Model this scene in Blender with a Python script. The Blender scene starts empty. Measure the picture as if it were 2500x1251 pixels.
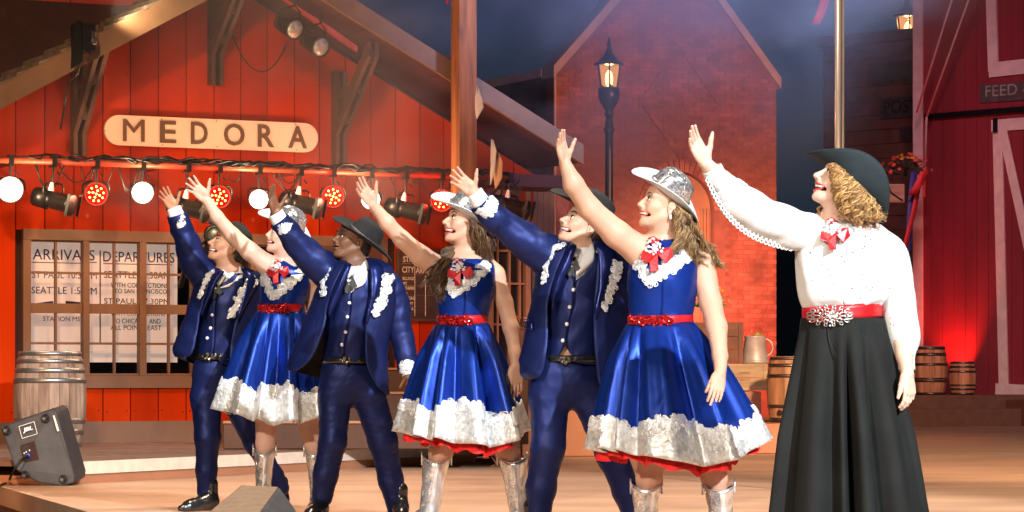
import bpy, math, random
import numpy as np
from mathutils import Vector, Matrix
sc = bpy.context.scene
COL = sc.collection
rnd = random.Random(7)
F_, H_, HY, CX = 7000.0, 0.85, 920.0, 1250.0      # focal length in photo pixels, eye height, horizon row, centre column

# ------------------------------------------------ camera, night sky, stage lights, exposure
cam = bpy.data.cameras.new('camera'); camo = bpy.data.objects.new('camera', cam); COL.objects.link(camo)
camo.location = (0, 0, H_); camo.rotation_euler = (math.pi/2, 0, 0)
cam.sensor_fit = 'HORIZONTAL'; cam.sensor_width = 36; cam.lens = F_/2500*36
cam.shift_y = (HY-625.5)/2500; cam.clip_start = .5; cam.clip_end = 2000
sc.camera = camo
w = bpy.data.worlds.new('World'); sc.world = w; w.use_nodes = True
wn = w.node_tree.nodes; wl = w.node_tree.links
bg = wn['Background']; bg.inputs[0].default_value = (.012, .020, .034, 1); bg.inputs[1].default_value = 1.0

def aim(o, tgt):
    o.rotation_euler = (Vector(tgt)-o.location).to_track_quat('-Z', 'Y').to_euler()
def spot(name, loc, tgt, power, col, size=30, rad=.25, blend=.5):
    l = bpy.data.lights.new(name, 'SPOT'); l.energy = power; l.color = col
    l.spot_size = math.radians(size); l.spot_blend = blend; l.shadow_soft_size = rad
    o = bpy.data.objects.new(name, l); COL.objects.link(o); o.location = loc; aim(o, tgt); return o
WARM = (1, .62, .36); COOL = (.86, .93, 1); RED = (1, .04, .02); VIO = (.42, .16, 1); BLUE = (.25, .4, 1)
spot('followspot_right', (10, -5, 12), (0.2, 15, .9), 42000, COOL, 22, .2, .3)
spot('followspot_front', (-8, -3, 9), (-.3, 15, 1.0), 11500, (1, .86, .72), 24, .2, .4)
spot('lead_spot', (4, -8, 9), (1.55, 12.5, 1.5), 4500, (1, .97, .93), 6.5, .15, .5)
spot('depot_wash', (-3, 8, 9), (-4.8, 29, 1.4), 8600, WARM, 44, .5, .8)
spot('depot_fill', (-8, 14, .4), (-4.0, 29, 1.0), 1500, (1, .5, .25), 50, .8, .8)
spot('floor_wash', (6, 12, 8), (5.4, 30, .3), 23000, (1, .66, .42), 36, .5, .8)
spot('front_floor_wash', (1, 17, 11), (.5, 17.5, 0), 5500, (1, .74, .52), 84, .5, .9)
spot('brick_wash', (9, 24, 6), (2, 41, 3), 7600, (1, .42, .26), 40, .6, .9)
spot('violet_wash', (3, 22, 10), (0, 32, 4.0), 1500, VIO, 40, .6, 1)
spot('barn_violet', (5.5, 38, 8), (8.8, 49, 4.2), 3000, (.95, .40, .55), 46, .6, .8)
spot('barn_uplight', (7.92, 51.05, .70), (7.86, 51.62, 2.3), 420, RED, 80, .05, .9)
spot('brick_uplight', (3.6, 39.0, .5), (3.3, 41.4, 1.6), 450, RED, 90, .1, .9)
spot('store_wash', (1, 36, 2), (7, 56, 4), 3600, (1, .5, .3), 30, .5, .9)
sc.view_settings.view_transform = 'Standard'; sc.view_settings.look = 'None'
sc.view_settings.exposure = 0.22; sc.view_settings.gamma = 1.0
sc.view_settings.use_curve_mapping = False
sc.cycles.max_bounces = 6; sc.cycles.transparent_max_bounces = 12
sc.cycles.sample_clamp_indirect = 4; sc.cycles.use_denoising = True

# ------------------------------------------------ materials
def pm(name, col, rough=.6, metal=0, var=.2, vs=6, bump=.15, bs=40, st=(1,1,1), emit=0, spec=.5, sheen=0, coat=0, dist=.01, gen=None, col2=None, detail=5):
    m = bpy.data.materials.new(name); m.use_nodes = True
    N = m.node_tree.nodes; L = m.node_tree.links; b = N['Principled BSDF']
    b.inputs['Roughness'].default_value = rough; b.inputs['Metallic'].default_value = metal
    b.inputs['Specular IOR Level'].default_value = spec
    b.inputs['Sheen Weight'].default_value = sheen; b.inputs['Coat Weight'].default_value = coat
    tc = N.new('ShaderNodeTexCoord'); mp = N.new('ShaderNodeMapping'); mp.inputs['Scale'].default_value = st
    L.new(tc.outputs['Object'], mp.inputs['Vector'])
    n = N.new('ShaderNodeTexNoise'); n.inputs['Scale'].default_value = vs; n.inputs['Detail'].default_value = detail
    L.new(mp.outputs[0], n.inputs['Vector'])
    r = N.new('ShaderNodeValToRGB'); r.color_ramp.elements[0].position = .32; r.color_ramp.elements[1].position = .68
    c1 = [max(0, c*(1-var)) for c in col]; c2 = [min(1, c*(1+var)) for c in (col2 or col)]
    r.color_ramp.elements[0].color = (*c1, 1); r.color_ramp.elements[1].color = (*c2, 1)
    L.new(n.outputs['Fac'], r.inputs['Fac']); L.new(r.outputs['Color'], b.inputs['Base Color'])
    if bump:
        if gen == 'voronoi':
            n2 = N.new('ShaderNodeTexVoronoi'); out = n2.outputs['Distance']
        else:
            n2 = N.new('ShaderNodeTexNoise'); n2.inputs['Detail'].default_value = 4; out = n2.outputs['Fac']
        n2.inputs['Scale'].default_value = bs; L.new(mp.outputs[0], n2.inputs['Vector'])
        bp = N.new('ShaderNodeBump'); bp.inputs['Strength'].default_value = bump; bp.inputs['Distance'].default_value = dist
        L.new(out, bp.inputs['Height']); L.new(bp.outputs[0], b.inputs['Normal'])
    if emit:
        b.inputs['Emission Color'].default_value = (*col, 1); b.inputs['Emission Strength'].default_value = emit
    return m
def glitter(name, c1, c2, scale=160, rough=.25):
    """small facets that tilt every which way and differ in tone: sequins, glitter leather"""
    m = bpy.data.materials.new(name); m.use_nodes = True
    N = m.node_tree.nodes; L = m.node_tree.links; b = N['Principled BSDF']
    tc = N.new('ShaderNodeTexCoord'); v = N.new('ShaderNodeTexVoronoi'); v.inputs['Scale'].default_value = scale
    L.new(tc.outputs['Object'], v.inputs['Vector'])
    r = N.new('ShaderNodeValToRGB'); r.color_ramp.elements[0].color = (*c1, 1); r.color_ramp.elements[1].color = (*c2, 1)
    sp = N.new('ShaderNodeSeparateColor'); L.new(v.outputs['Color'], sp.inputs[0]); L.new(sp.outputs[0], r.inputs['Fac'])
    L.new(r.outputs[0], b.inputs['Base Color']); b.inputs['Metallic'].default_value = .8; b.inputs['Roughness'].default_value = rough
    bp = N.new('ShaderNodeBump'); bp.inputs['Strength'].default_value = .9; bp.inputs['Distance'].default_value = .006
    L.new(sp.outputs[1], bp.inputs['Height']); L.new(bp.outputs[0], b.inputs['Normal'])
    return m
M = {}
M['red_board'] = pm('red board paint', (.42, .027, .0012), .85, var=.16, vs=2.2, bump=.25, bs=26, st=(1,1,.12), dist=.004, spec=.06)
M['red_board_b'] = pm('red board paint b', (.36, .022, .001), .85, var=.22, vs=3, bump=.4, bs=30, st=(1,1,.08), dist=.004, spec=.06); M['red_board_c'] = pm('red board paint c', (.46, .033, .0015), .85, var=.2, vs=2.6, bump=.35, bs=24, st=(1,1,.1), dist=.004, spec=.06)
M['red_upper'] = pm('upper red paint', (.36, .03, .012), .65, var=.2, vs=1.5, bump=.2, bs=20, dist=.004)
M['groove'] = pm('dark groove wood', (.03, .008, .005), .9, bump=0)
M['brown_trim'] = pm('brown painted trim', (.17, .085, .045), .6, var=.15, vs=4, bump=.2, bs=40, st=(1,1,.3), dist=.003)
M['rake_board'] = pm('rake board brown', (.20, .105, .05), .65, var=.2, vs=3, bump=.25, bs=30, dist=.004)
M['bracket'] = pm('dark bracket timber', (.075, .033, .018), .65, var=.25, vs=5, bump=.25, bs=30, dist=.004)
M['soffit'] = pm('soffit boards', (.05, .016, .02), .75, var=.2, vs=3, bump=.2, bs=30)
M['shingle'] = pm('weathered shingle', (.16, .12, .075), .75, var=.35, vs=7, bump=.5, bs=50, dist=.006)
M['cream'] = pm('cream sign paint', (.85, .60, .44), .5, var=.04, vs=3, bump=.05, bs=60)
M['letter'] = pm('brown letter paint', (.12, .06, .025), .55, var=.1, bump=.05)
M['board_cream'] = pm('timetable board', (.85, .68, .58), .6, var=.05, vs=2, bump=0, emit=.38)  # slight glow in the paint stands in for light from inside the depot
M['blue_letter'] = pm('blue letter paint', (.05, .05, .22), .6, var=.1, bump=0)
M['black_letter'] = pm('dark letter paint', (.035, .035, .06), .6, var=.1, bump=0)
M['chalk'] = pm('chalk', (.62, .52, .44), .9, var=.3, vs=60, bump=0)
M['slate'] = pm('chalkboard slate', (.045, .022, .016), .7, var=.4, vs=5, bump=0)
M['dark_in'] = pm('dark interior', (.035, .018, .012), .8, bump=0)
M['brick'] = pm('painted brick', (.30, .088, .058), .8, var=.34, vs=4, bump=.6, bs=45, dist=.006)
M['brick_b'] = pm('darker painted brick', (.25, .068, .045), .8, var=.34, vs=4, bump=.6, bs=45, dist=.006)
M['mortar'] = pm('brick mortar', (.22, .07, .05), .85, var=.2, vs=5, bump=.3)
M['coping'] = pm('pale coping stone', (.45, .28, .22), .7, var=.12, bump=.2)
M['sidewall'] = pm('grey side wall', (.10, .085, .085), .8, var=.3, vs=3, bump=.2)
M['arch_panel'] = pm('tan shutter paint', (.30, .14, .08), .6, var=.1, bump=.1)
M['post_wood'] = pm('rough sawn post', (.27, .09, .026), .75, var=.45, vs=5, bump=.5, bs=22, st=(3,3,.25), dist=.006)
M['deck'] = pm('deck plank', (.20, .12, .085), .7, var=.3, vs=3, bump=.35, bs=30, st=(.4,4,1), dist=.004)
M['white_edge'] = pm('white painted edge', (.80, .68, .55), .6, var=.08, vs=9, bump=.15)
M['step_dark'] = pm('brown step riser', (.085, .030, .013), .6, var=.15, vs=3, bump=.1)
M['block'] = pm('ochre stage block', (.42, .19, .10), .6, var=.1, vs=2, bump=.08)
M['floor'] = pm('sandy painted stage floor', (.55, .34, .215), .5, var=.20, vs=1.3, bump=.12, bs=16, st=(.45,1.1,1), dist=.004, detail=9)
M['stage_edge'] = pm('dark stage fascia', (.10, .04, .02), .7, var=.2, bump=.2)
M['black_steel'] = pm('black steel', (.010, .009, .010), .38, .4, var=.2, bump=.1)
M['black_paint'] = pm('matt black box', (.03, .03, .032), .6, var=.25, vs=12, bump=.4, bs=260, dist=.002)
M['pipe'] = pm('red oxide pipe', (.30, .05, .02), .45, .2, var=.25, bump=.1)
M['chrome'] = pm('polished pole', (.80, .70, .62), .28, .55, var=.05, bump=0)
M['hoop'] = pm('galvanised hoop', (.42, .42, .41), .38, .85, var=.25, vs=9, bump=.2)
M['hoop_dark'] = pm('dark iron hoop', (.13, .10, .085), .35, .8, var=.3, vs=9, bump=.2)
M['oak'] = pm('grey oak stave', (.36, .25, .18), .75, var=.4, vs=5, bump=.4, bs=30, st=(3,3,.4), dist=.004)
M['oak_warm'] = pm('warm oak stave', (.42, .20, .09), .65, var=.3, vs=5, bump=.35, bs=30, st=(3,3,.4), dist=.004)
M['barn'] = pm('barn red board', (.20, .018, .025), .75, var=.2, vs=2, bump=.2, bs=20, st=(1,1,.2))
M['barn_trim'] = pm('barn pale trim', (.62, .54, .46), .65, var=.1, bump=.1)
M['sign_dark'] = pm('dark faded sign', (.06, .055, .05), .7, var=.3, bump=.1)
M['sign_letter'] = pm('faded sign letter', (.25, .25, .2), .8, var=.3, bump=0)
M['store'] = pm('store brown siding', (.17, .085, .05), .75, var=.25, vs=3, bump=.2)
M['glass_dark'] = pm('dark window glass', (.02, .012, .01), .08, var=.1, bump=0, spec=.8)
M['metal_can'] = pm('galvanised can', (.50, .45, .41), .4, .3, var=.2, vs=8, bump=.2)
M['crate_wood'] = pm('pale crate wood', (.42, .31, .17), .75, var=.25, vs=5, bump=.4, bs=30, st=(.5,.5,3))
M['crate_dark'] = pm('brown crate wood', (.16, .065, .03), .7, var=.25, vs=5, bump=.3)
M['leaf'] = pm('leaf green', (.26, .42, .08), .6, var=.4, vs=20, bump=0)
M['leaf_dark'] = pm('dark leaf', (.05, .05, .03), .7, var=.4, vs=20, bump=0)
M['petal_red'] = pm('red orange petal', (.7, .10, .04), .6, var=.3, vs=30, bump=0)
M['petal_yellow'] = pm('yellow petal', (.75, .42, .06), .6, var=.3, vs=30, bump=0)
M['cloth_tan'] = pm('tan bunting cloth', (.62, .36, .2), .8, var=.1, bump=.2)
M['cloth_white'] = pm('white bunting cloth', (.6, .54, .52), .8, var=.1, bump=.2)
M['cloth_red'] = pm('red ribbon cloth', (.55, .03, .03), .6, var=.15, bump=.2)
M['cloth_blue'] = pm('blue ribbon cloth', (.05, .06, .22), .6, var=.15, bump=.2)
M['rope'] = pm('pale rope', (.40, .28, .24), .8, var=.1, bump=.2)
M['twig'] = pm('dry twig', (.25, .13, .07), .8, var=.3, bump=0)
M['lamp_white'] = pm('lit lamp lens', (1, .93, .78), .5, emit=14, var=0, bump=0)
M['lamp_led'] = pm('lit red diode', (1, .48, .10), .5, emit=9, var=0, bump=0)
M['led_face'] = pm('red lit face', (1, .004, .0), .4, emit=.55, var=0, bump=0); M['led_face'].node_tree.nodes['Principled BSDF'].inputs['Specular IOR Level'].default_value = 0; M['led_face'].node_tree.links.remove(M['led_face'].node_tree.nodes['Principled BSDF'].inputs['Base Color'].links[0]); M['led_face'].node_tree.nodes['Principled BSDF'].inputs['Base Color'].default_value = (.05,0,0,1)
M['flame'] = pm('lantern bulb', (1, .72, .30), .5, emit=12, var=0, bump=0)
M['lantern_glass'] = pm('lit lantern glass', (1, .40, .10), .4, emit=1.4, var=0, bump=0)
M['lens'] = pm('dark lamp lens', (.06, .055, .06), .06, .3, var=.1, bump=0, spec=1)
M['lens_pale'] = pm('ribbed lamp lens', (.5, .5, .46), .15, .5, var=.4, vs=30, bump=.5, bs=60)
M['tape'] = pm('white tape', (.7, .6, .52), .6, var=.1, bump=0)
M['signal_red'] = pm('red signal glass', (.35, .01, .01), .1, var=.1, bump=0, spec=1)
M['signal_green'] = pm('green signal glass', (.004, .03, .022), .4, var=.1, bump=0, spec=1)
M['jbl'] = pm('white print', (.85, .85, .85), .6, var=0, bump=0)
M['blue_plug'] = pm('blue plug', (.1, .12, .8), .4, var=0, bump=0)
def clear_glass():
    m = bpy.data.materials.new('window glass'); m.use_nodes = True
    N = m.node_tree.nodes; L = m.node_tree.links; N.remove(N['Principled BSDF'])
    t = N.new('ShaderNodeBsdfTransparent'); t.inputs[0].default_value = (.93, .9, .88, 1)
    g = N.new('ShaderNodeBsdfGlossy'); g.inputs['Roughness'].default_value = .05
    fr = N.new('ShaderNodeFresnel'); fr.inputs[0].default_value = 1.5
    nz = N.new('ShaderNodeTexNoise'); nz.inputs['Scale'].default_value = 3
    bp = N.new('ShaderNodeBump'); bp.inputs['Strength'].default_value = .05; L.new(nz.outputs[0], bp.inputs['Height'])
    L.new(bp.outputs[0], g.inputs['Normal'])
    mx = N.new('ShaderNodeMixShader'); L.new(fr.outputs[0], mx.inputs[0]); L.new(t.outputs[0], mx.inputs[1]); L.new(g.outputs[0], mx.inputs[2])
    L.new(mx.outputs[0], N['Material Output'].inputs[0]); return m
M['glass'] = clear_glass()

# ------------------------------------------------ objects
WP = {}                                  # world origin of things, so that geometry can be written in world metres
def org(o):
    return WP.get(o.name, Vector((0,0,0))) if o else Vector((0,0,0))
def thing(name, label, cat, loc, group=None, kind=None):
    o = bpy.data.objects.new(name, None); COL.objects.link(o); o.location = loc; o.empty_display_size = .1
    WP[o.name] = Vector(loc); tag(o, label, cat, group, kind); return o
def tag(o, label=None, cat=None, group=None, kind=None):
    if label: o['label'] = label
    if cat: o['category'] = cat
    if group: o['group'] = group
    if kind: o['kind'] = kind
    return o
def mk(name, V, Fc, mat, parent=None, smooth=False, mats=None, mi=None, at=None):
    """one mesh object from world coordinates; origin = parent's origin (or `at`)"""
    O = Vector(at) if at is not None else org(parent)
    V = np.asarray(V, dtype=float).reshape(-1, 3) - np.array(O)
    me = bpy.data.meshes.new(name); me.from_pydata(V.tolist(), [], [list(map(int, f)) for f in Fc]); me.update()
    for m_ in (mats or [mat]): me.materials.append(m_)
    if mi is not None: me.polygons.foreach_set('material_index', np.asarray(mi, dtype=np.int32))
    if smooth: me.polygons.foreach_set('use_smooth', np.ones(len(me.polygons), dtype=bool))
    o = bpy.data.objects.new(name, me); COL.objects.link(o)
    if parent: o.parent = parent; o.location = O - org(parent)
    else: o.location = O
    WP[o.name] = O; return o
def P(px, py, d): return Vector(((px-CX)/F_*d, d, H_+(HY-py)/F_*d))
def ray(px, py): return Vector(((px-CX)/F_, 1, (HY-py)/F_))
def on_z(px, py, z=0.0):
    d = (H_-z)*F_/(py-HY); return P(px, py, d)
def bevel(o, wd=.01, seg=2):
    b = o.modifiers.new('bevel', 'BEVEL'); b.width = wd; b.segments = seg; b.limit_method = 'ANGLE'; return o
def solid(o, t, off=0):
    s = o.modifiers.new('solid', 'SOLIDIFY'); s.thickness = t; s.offset = off; return s

class B:
    """collects primitives for ONE mesh object"""
    def __init__(s): s.v = []; s.f = []; s.mi = []
    def add(s, V, Fc, m=0):
        n = len(s.v); s.v += [tuple(p) for p in V]; s.f += [tuple(i+n for i in f) for f in Fc]; s.mi += [m]*len(Fc); return s
    def hexa(s, c, m=0):   # 8 corners: bottom 4 then top 4
        return s.add(c, [(0,3,2,1),(4,5,6,7),(0,1,5,4),(1,2,6,5),(2,3,7,6),(3,0,4,7)], m)
    def box(s, lo, hi, m=0, T=lambda x,y,z: (x,y,z)):
        x0,y0,z0 = lo; x1,y1,z1 = hi
        return s.hexa([T(x0,y0,z0),T(x1,y0,z0),T(x1,y1,z0),T(x0,y1,z0),T(x0,y0,z1),T(x1,y0,z1),T(x1,y1,z1),T(x0,y1,z1)], m)
    def tube(s, pts, r, n=8, m=0, cap=True, flat=None):
        pts = [Vector(p) for p in pts]; k = len(pts); rr = r if hasattr(r, '__len__') else [r]*k
        base = len(s.v); up = None
        for i, p in enumerate(pts):
            t = (pts[min(i+1,k-1)]-pts[max(i-1,0)]); t = t.normalized() if t.length > 1e-9 else Vector((0,0,1))
            if up is None:
                up = Vector((0,0,1)) if abs(t.z) < .9 else Vector((1,0,0))
            a = t.cross(up); a = a.normalized() if a.length > 1e-6 else Vector((1,0,0)); b = a.cross(t); up = b
            for j in range(n):
                th = 2*math.pi*j/n
                s.v.append(tuple(p + (a*math.cos(th)+b*math.sin(th)*(flat or 1))*rr[i]))
        for i in range(k-1):
            for j in range(n):
                q = base+i*n; j2 = (j+1) % n
                s.f.append((q+j, q+j2, q+n+j2, q+n+j)); s.mi.append(m)
        if cap:
            s.f.append(tuple(base+j for j in range(n))[::-1]); s.mi.append(m)
            s.f.append(tuple(base+(k-1)*n+j for j in range(n))); s.mi.append(m)
        return s
    def lathe(s, o, ax, prof, n=16, m=0):
        """profile (distance along axis, radius)"""
        o = Vector(o); ax = Vector(ax).normalized()
        return s.tube2([(o+ax*h, ax, r) for h, r in prof], n, m)
    def tube2(s, rings, n, m=0):
        ax = rings[0][1]; a = ax.cross(Vector((0,0,1)) if abs(ax.z) < .9 else Vector((1,0,0))).normalized(); b = a.cross(ax)
        base = len(s.v)
        for p, _, r in rings:
            for j in range(n):
                th = 2*math.pi*j/n; s.v.append(tuple(p+(a*math.cos(th)+b*math.sin(th))*r))
        for i in range(len(rings)-1):
            for j in range(n):
                q = base+i*n; j2 = (j+1) % n; s.f.append((q+j, q+j2, q+n+j2, q+n+j)); s.mi.append(m)
        s.f.append(tuple(base+j for j in range(n))[::-1]); s.mi.append(m)
        s.f.append(tuple(base+(len(rings)-1)*n+j for j in range(n))); s.mi.append(m)
        return s
    def prism(s, pts, off, m=0):
        """polygon (world points) extruded by vector off"""
        n = len(pts); off = Vector(off); A = [Vector(p) for p in pts]
        return s.add(A+[p+off for p in A], [tuple(range(n))[::-1], tuple(range(n, 2*n))]+[(i,(i+1)%n,n+(i+1)%n,n+i) for i in range(n)], m)
    def obj(s, name, mat, parent=None, smooth=False, mats=None, at=None):
        return mk(name, s.v, s.f, mat, parent, smooth, mats, s.mi if mats else None, at)
def box_px(name, x0, x1, d0, d1, z0, z1, mat, parent=None, at=None):
    """axis-parallel box whose front face spans columns x0..x1 of the photo at depth d0"""
    a = (x0-CX)/F_*d0; b = (x1-CX)/F_*d0
    return B().box((a, d0, z0), (b, d1, z1)).obj(name, mat, parent, at=at)
def text(name, s, o, ex, ez, height, width, mat, parent=None, ext=.004, off=0.0, res=3, at=None, space=1):
    """letters of the built-in font laid on a plane: lower left o, directions ex and ez, cap height, full width"""
    cu = bpy.data.curves.new(name, 'FONT'); cu.body = s; cu.size = 1; cu.extrude = 0; cu.offset = off; cu.resolution_u = res; cu.space_character = space
    t = bpy.data.objects.new(name, cu); COL.objects.link(t); bpy.context.view_layer.update()
    me = bpy.data.meshes.new_from_object(t); bpy.data.objects.remove(t)
    V = np.empty(len(me.vertices)*3); me.vertices.foreach_get('co', V); V = V.reshape(-1, 3)
    Fc = [tuple(p.vertices) for p in me.polygons]; bpy.data.meshes.remove(me)
    x0, x1 = V[:,0].min(), V[:,0].max(); y0, y1 = V[:,1].min(), V[:,1].max()
    u = (V[:,0]-x0)/(x1-x0)*width; v = (V[:,1]-y0)/(y1-y0)*height
    o = np.array(o); ex = np.array(ex); ez = np.array(ez); nn = np.cross(ex, ez); nn = nn/np.linalg.norm(nn)
    W = o + np.outer(u, ex) + np.outer(v, ez)
    n = len(W); W2 = np.vstack([W, W+nn*ext])
    ed = {}
    for f in Fc:
        for i in range(len(f)):
            a, b = f[i], f[(i+1) % len(f)]; ed[(a,b)] = 1
    sides = [(a, b, b+n, a+n) for (a,b) in ed if (b,a) not in ed]
    return mk(name, W2, [tuple(i+n for i in f) for f in Fc]+sides, mat, parent, at=at)

# ================================================ THE PLACE
TA = .51; AN = math.atan(TA); EU = Vector((math.cos(AN), math.sin(AN), 0)); EV = Vector((math.sin(AN), -math.cos(AN), 0)); EZ = Vector((0,0,1))
D0 = P(210, 920, 28.8); D0.z = 0
def dw(u, v, z): return D0 + EU*u + EV*v + EZ*z            # depot frame: along the wall, out from the wall, up
def dT(x, y, z): return tuple(dw(x, y, z))
def hit(px, py, v=0.0, O=None, N=None):
    O = (D0 + EV*v) if O is None else O; N = EV if N is None else N
    r = ray(px, py); c = Vector((0,0,H_)); t = (O-c).dot(N)/r.dot(N); return c + r*t
def uz(px, py, v=0.0):
    p = hit(px, py, v); return (p-D0).dot(EU), p.z

# ---- ground, stage, night hill
fl = B(); ol = [(-30,34),(-8.2,27),(-3.97,22.2),(-2.66,18),(-2.25,15),(-1.95,12.5),(-1.2,10.6),(.4,9.6),(2.6,9.4),(5,10.4),(7,13),(16,24),(30,60),(-30,60)]
fl.prism([(x,y,-.14) for x,y in ol], (0,0,.14)); fo = fl.obj('stage_floor', M['floor']); tag(fo, kind='structure')
ap = B()
for (x0,y0),(x1,y1) in zip(ol[:13], ol[1:13]):
    d = Vector((y1-y0, -(x1-x0), 0)).normalized()*(-.03) if False else Vector((0,0,0))
    ap.hexa([(x0,y0,-1.4),(x1,y1,-1.4),(x1,y1+.3,-1.4),(x0,y0+.3,-1.4),(x0,y0-.0,-.142),(x1,y1,-.142),(x1,y1+.3,-.142),(x0,y0+.3,-.142)])
tag(ap.obj('stage_fascia', M['stage_edge']), kind='structure')
tag(mk('ground', [(-300,-30,-1.4),(300,-30,-1.4),(300,500,-1.4),(-300,500,-1.4)], [(0,1,2,3)], pm('dark ground', (.03,.028,.02), .9, vs=.5)), kind='structure')
hv = []; hf = []
hr = random.Random(3)
for i in range(61):
    x = -150+5*i; h = 6+3*math.sin(i*.21)+1.5*math.sin(i*.57+1); hv += [(x,120,-1.4),(x,150+10*math.sin(i*.3),h),(x,230,h*.6)]
for i in range(60): hf += [(3*i,3*i+3,3*i+4,3*i+1),(3*i+1,3*i+4,3*i+5,3*i+2)]
tag(mk('badlands_hill', hv, hf, pm('night hillside', (.05,.045,.04), .95, vs=.1), smooth=True), kind='structure')

# ---- porch deck in front of the depot
dk = thing('porch_deck', 'low plank porch deck with white painted front edge before the red depot', 'deck', dw(0,1.5,0))
p0 = on_z(178, 1183, 0); p1 = on_z(1163, 1127, 0)             # foot of the painted edge
dd = (p1-p0).normalized(); dn = Vector((dd.y, -dd.x, 0))       # towards the audience
pl = p0 - dd*3.2; L_ = (p1-pl).length; DZ = .18
nb = 34
for i in range(nb):
    a = -.02 - i*.19; 
    pq = p0-dd*.25 if i < 6 else pl
    q = [pq+dn*a, p1+dn*a, p1+dn*(a-.182), pq+dn*(a-.182)]
    q = [v_+Vector((0,0,DZ-.04+.0015*(i%3))) for v_ in q]
    B().prism(q[::-1], (0,0,.04)).obj('plank', M['deck'], dk)
pq = p0-dd*.25
q = [pq, p1, p1-dn*.05, pq-dn*.05]
B().prism([v_+Vector((0,0,.075)) for v_ in q][::-1], (0,0,.10)).obj('painted_edge', M['white_edge'], dk)
q = [pq-dn*.012, p1-dn*.012, p1-dn*6.4, pl-dn*6.4, pl-dn*1.16, pq-dn*1.16]
B().prism([v_+Vector((0,0,.001)) for v_ in q][::-1], (0,0,.07)).obj('edge_beam', M['block'], dk)

# ---- depot
dep = thing('depot', 'red board and batten railway depot with brown gable roof and name sign', 'depot building', dw(0,0,0))
def rake(x): return .718*(x-830)+27          # lower edge of the right rake board (photo rows) in the plane v = 1.2
def rakeL(x): return 268-.527*x
OV = 1.2
uR0, zR0 = uz(830, 27, OV); uR1, zR1 = uz(1425, 402, OV); mR = (zR1-zR0)/(uR1-uR0)
uL0, zL0 = uz(0, 268, OV); uL1, zL1 = uz(497, 6, OV); mL = (zL1-zL0)/(uL1-uL0)
def zr(u): return zR0+mR*(u-uR0)
def zl(u): return zL0+mL*(u-uL0)
uA = (zR0-mR*uR0-zL0+mL*uL0)/(mL-mR); zA = zr(uA)
def roof_z(u): return min(zl(u), zr(u))
seams = [-180,-108,-36,36,107,178,249,316,384,452,520,585,650,716,777,840,902,962,1022,1080,1138,1196,1252,1300]
us = [uz(x, 500)[0] for x in seams]
wu0, wz1 = uz(57, 562); wu1, _ = uz(947, 575); wz0 = uz(210, 948)[1]; du0 = uz(1165,600)[0]; du1 = uz(1292,600)[0]; dz1 = uz(1230,560)[1]
BZ = DZ+.22
for a, b in zip(us[:-1], us[1:]):
    a += .006; b -= .006; segs = []
    zt = lambda u: roof_z(u)-.02
    mid = (a+b)/2
    if wu0 < mid < wu1:
        segs = [(BZ, wz0, 0), (wz1, None, 0)]
    elif du0 < mid < du1: segs = [(dz1, None, 0)]
    else: segs = [(BZ, None, 0)]
    for z0, z1, _ in segs:
        ta, tb = (zt(a), zt(b)) if z1 is None else (z1, z1)
        bb = B(); pk = [(a,z0),(b,z0),(b,tb)] + ([(uA, zt(uA))] if z1 is None and a < uA < b else []) + [(a,ta)]
        bb.prism([dw(u,.0,z) for u,z in pk], EV*.03); bb.obj('board', M[['red_board','red_board_b','red_board_c'][int(abs(a)*7.3+z0*3)%3]], dep)
nl = B()
for a, b in zip(us[:-1], us[1:]):
    for zz in (.5, 2.95, 3.9, 4.8):
        for u_ in (a+.04, b-.04):
            if zz < roof_z(u_)-.2 and not (zz < 1 and not wu0 < u_ < wu1 and False): nl.lathe(dw(u_+.004*math.sin(u_*31),.03,zz+.01*math.sin(u_*17)), EV, [(0,.009),(.003,.007)], 6)
tag(nl.obj('nail', M['groove'], dep), kind='stuff')
# battens' dark gaps: sheathing behind the boards, round the window and door openings
sh = B()
def shb(u0,u1,z0,z1): sh.box((u0,-.06,z0),(u1,-.012,z1), T=dT)
shb(us[0],wu0,DZ,5.0); shb(wu0,wu1,DZ,wz0); shb(wu0,wu1,wz1,4.6); shb(wu1,du0,DZ,4.3); shb(du0,du1,dz1,2.8); shb(du1,us[-1],DZ,2.2)
sh.obj('sheathing', M['groove'], dep)
B().box((us[0],.002,DZ+.002),(wu1+.6,.05,BZ), T=dT).obj('baseboard', M['brown_trim'], dep)
# interior behind the glass
it = B()
it.box((wu0-.2,-2.4,DZ),(us[-1],-2.3,4), T=dT); it.box((wu0-.3,-2.3,DZ),(wu0-.2,-.07,3.4), T=dT); it.box((us[-1]-.1,-2.3,DZ),(us[-1],-.07,3.4), T=dT)
it.box((wu0-.3,-2.3,DZ-.0),(us[-1],-.07,DZ+.1), T=dT); it.box((wu0-.3,-2.3,3.3),(us[-1],-.07,3.4), T=dT)
it.obj('interior', M['dark_in'], dep)

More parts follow.
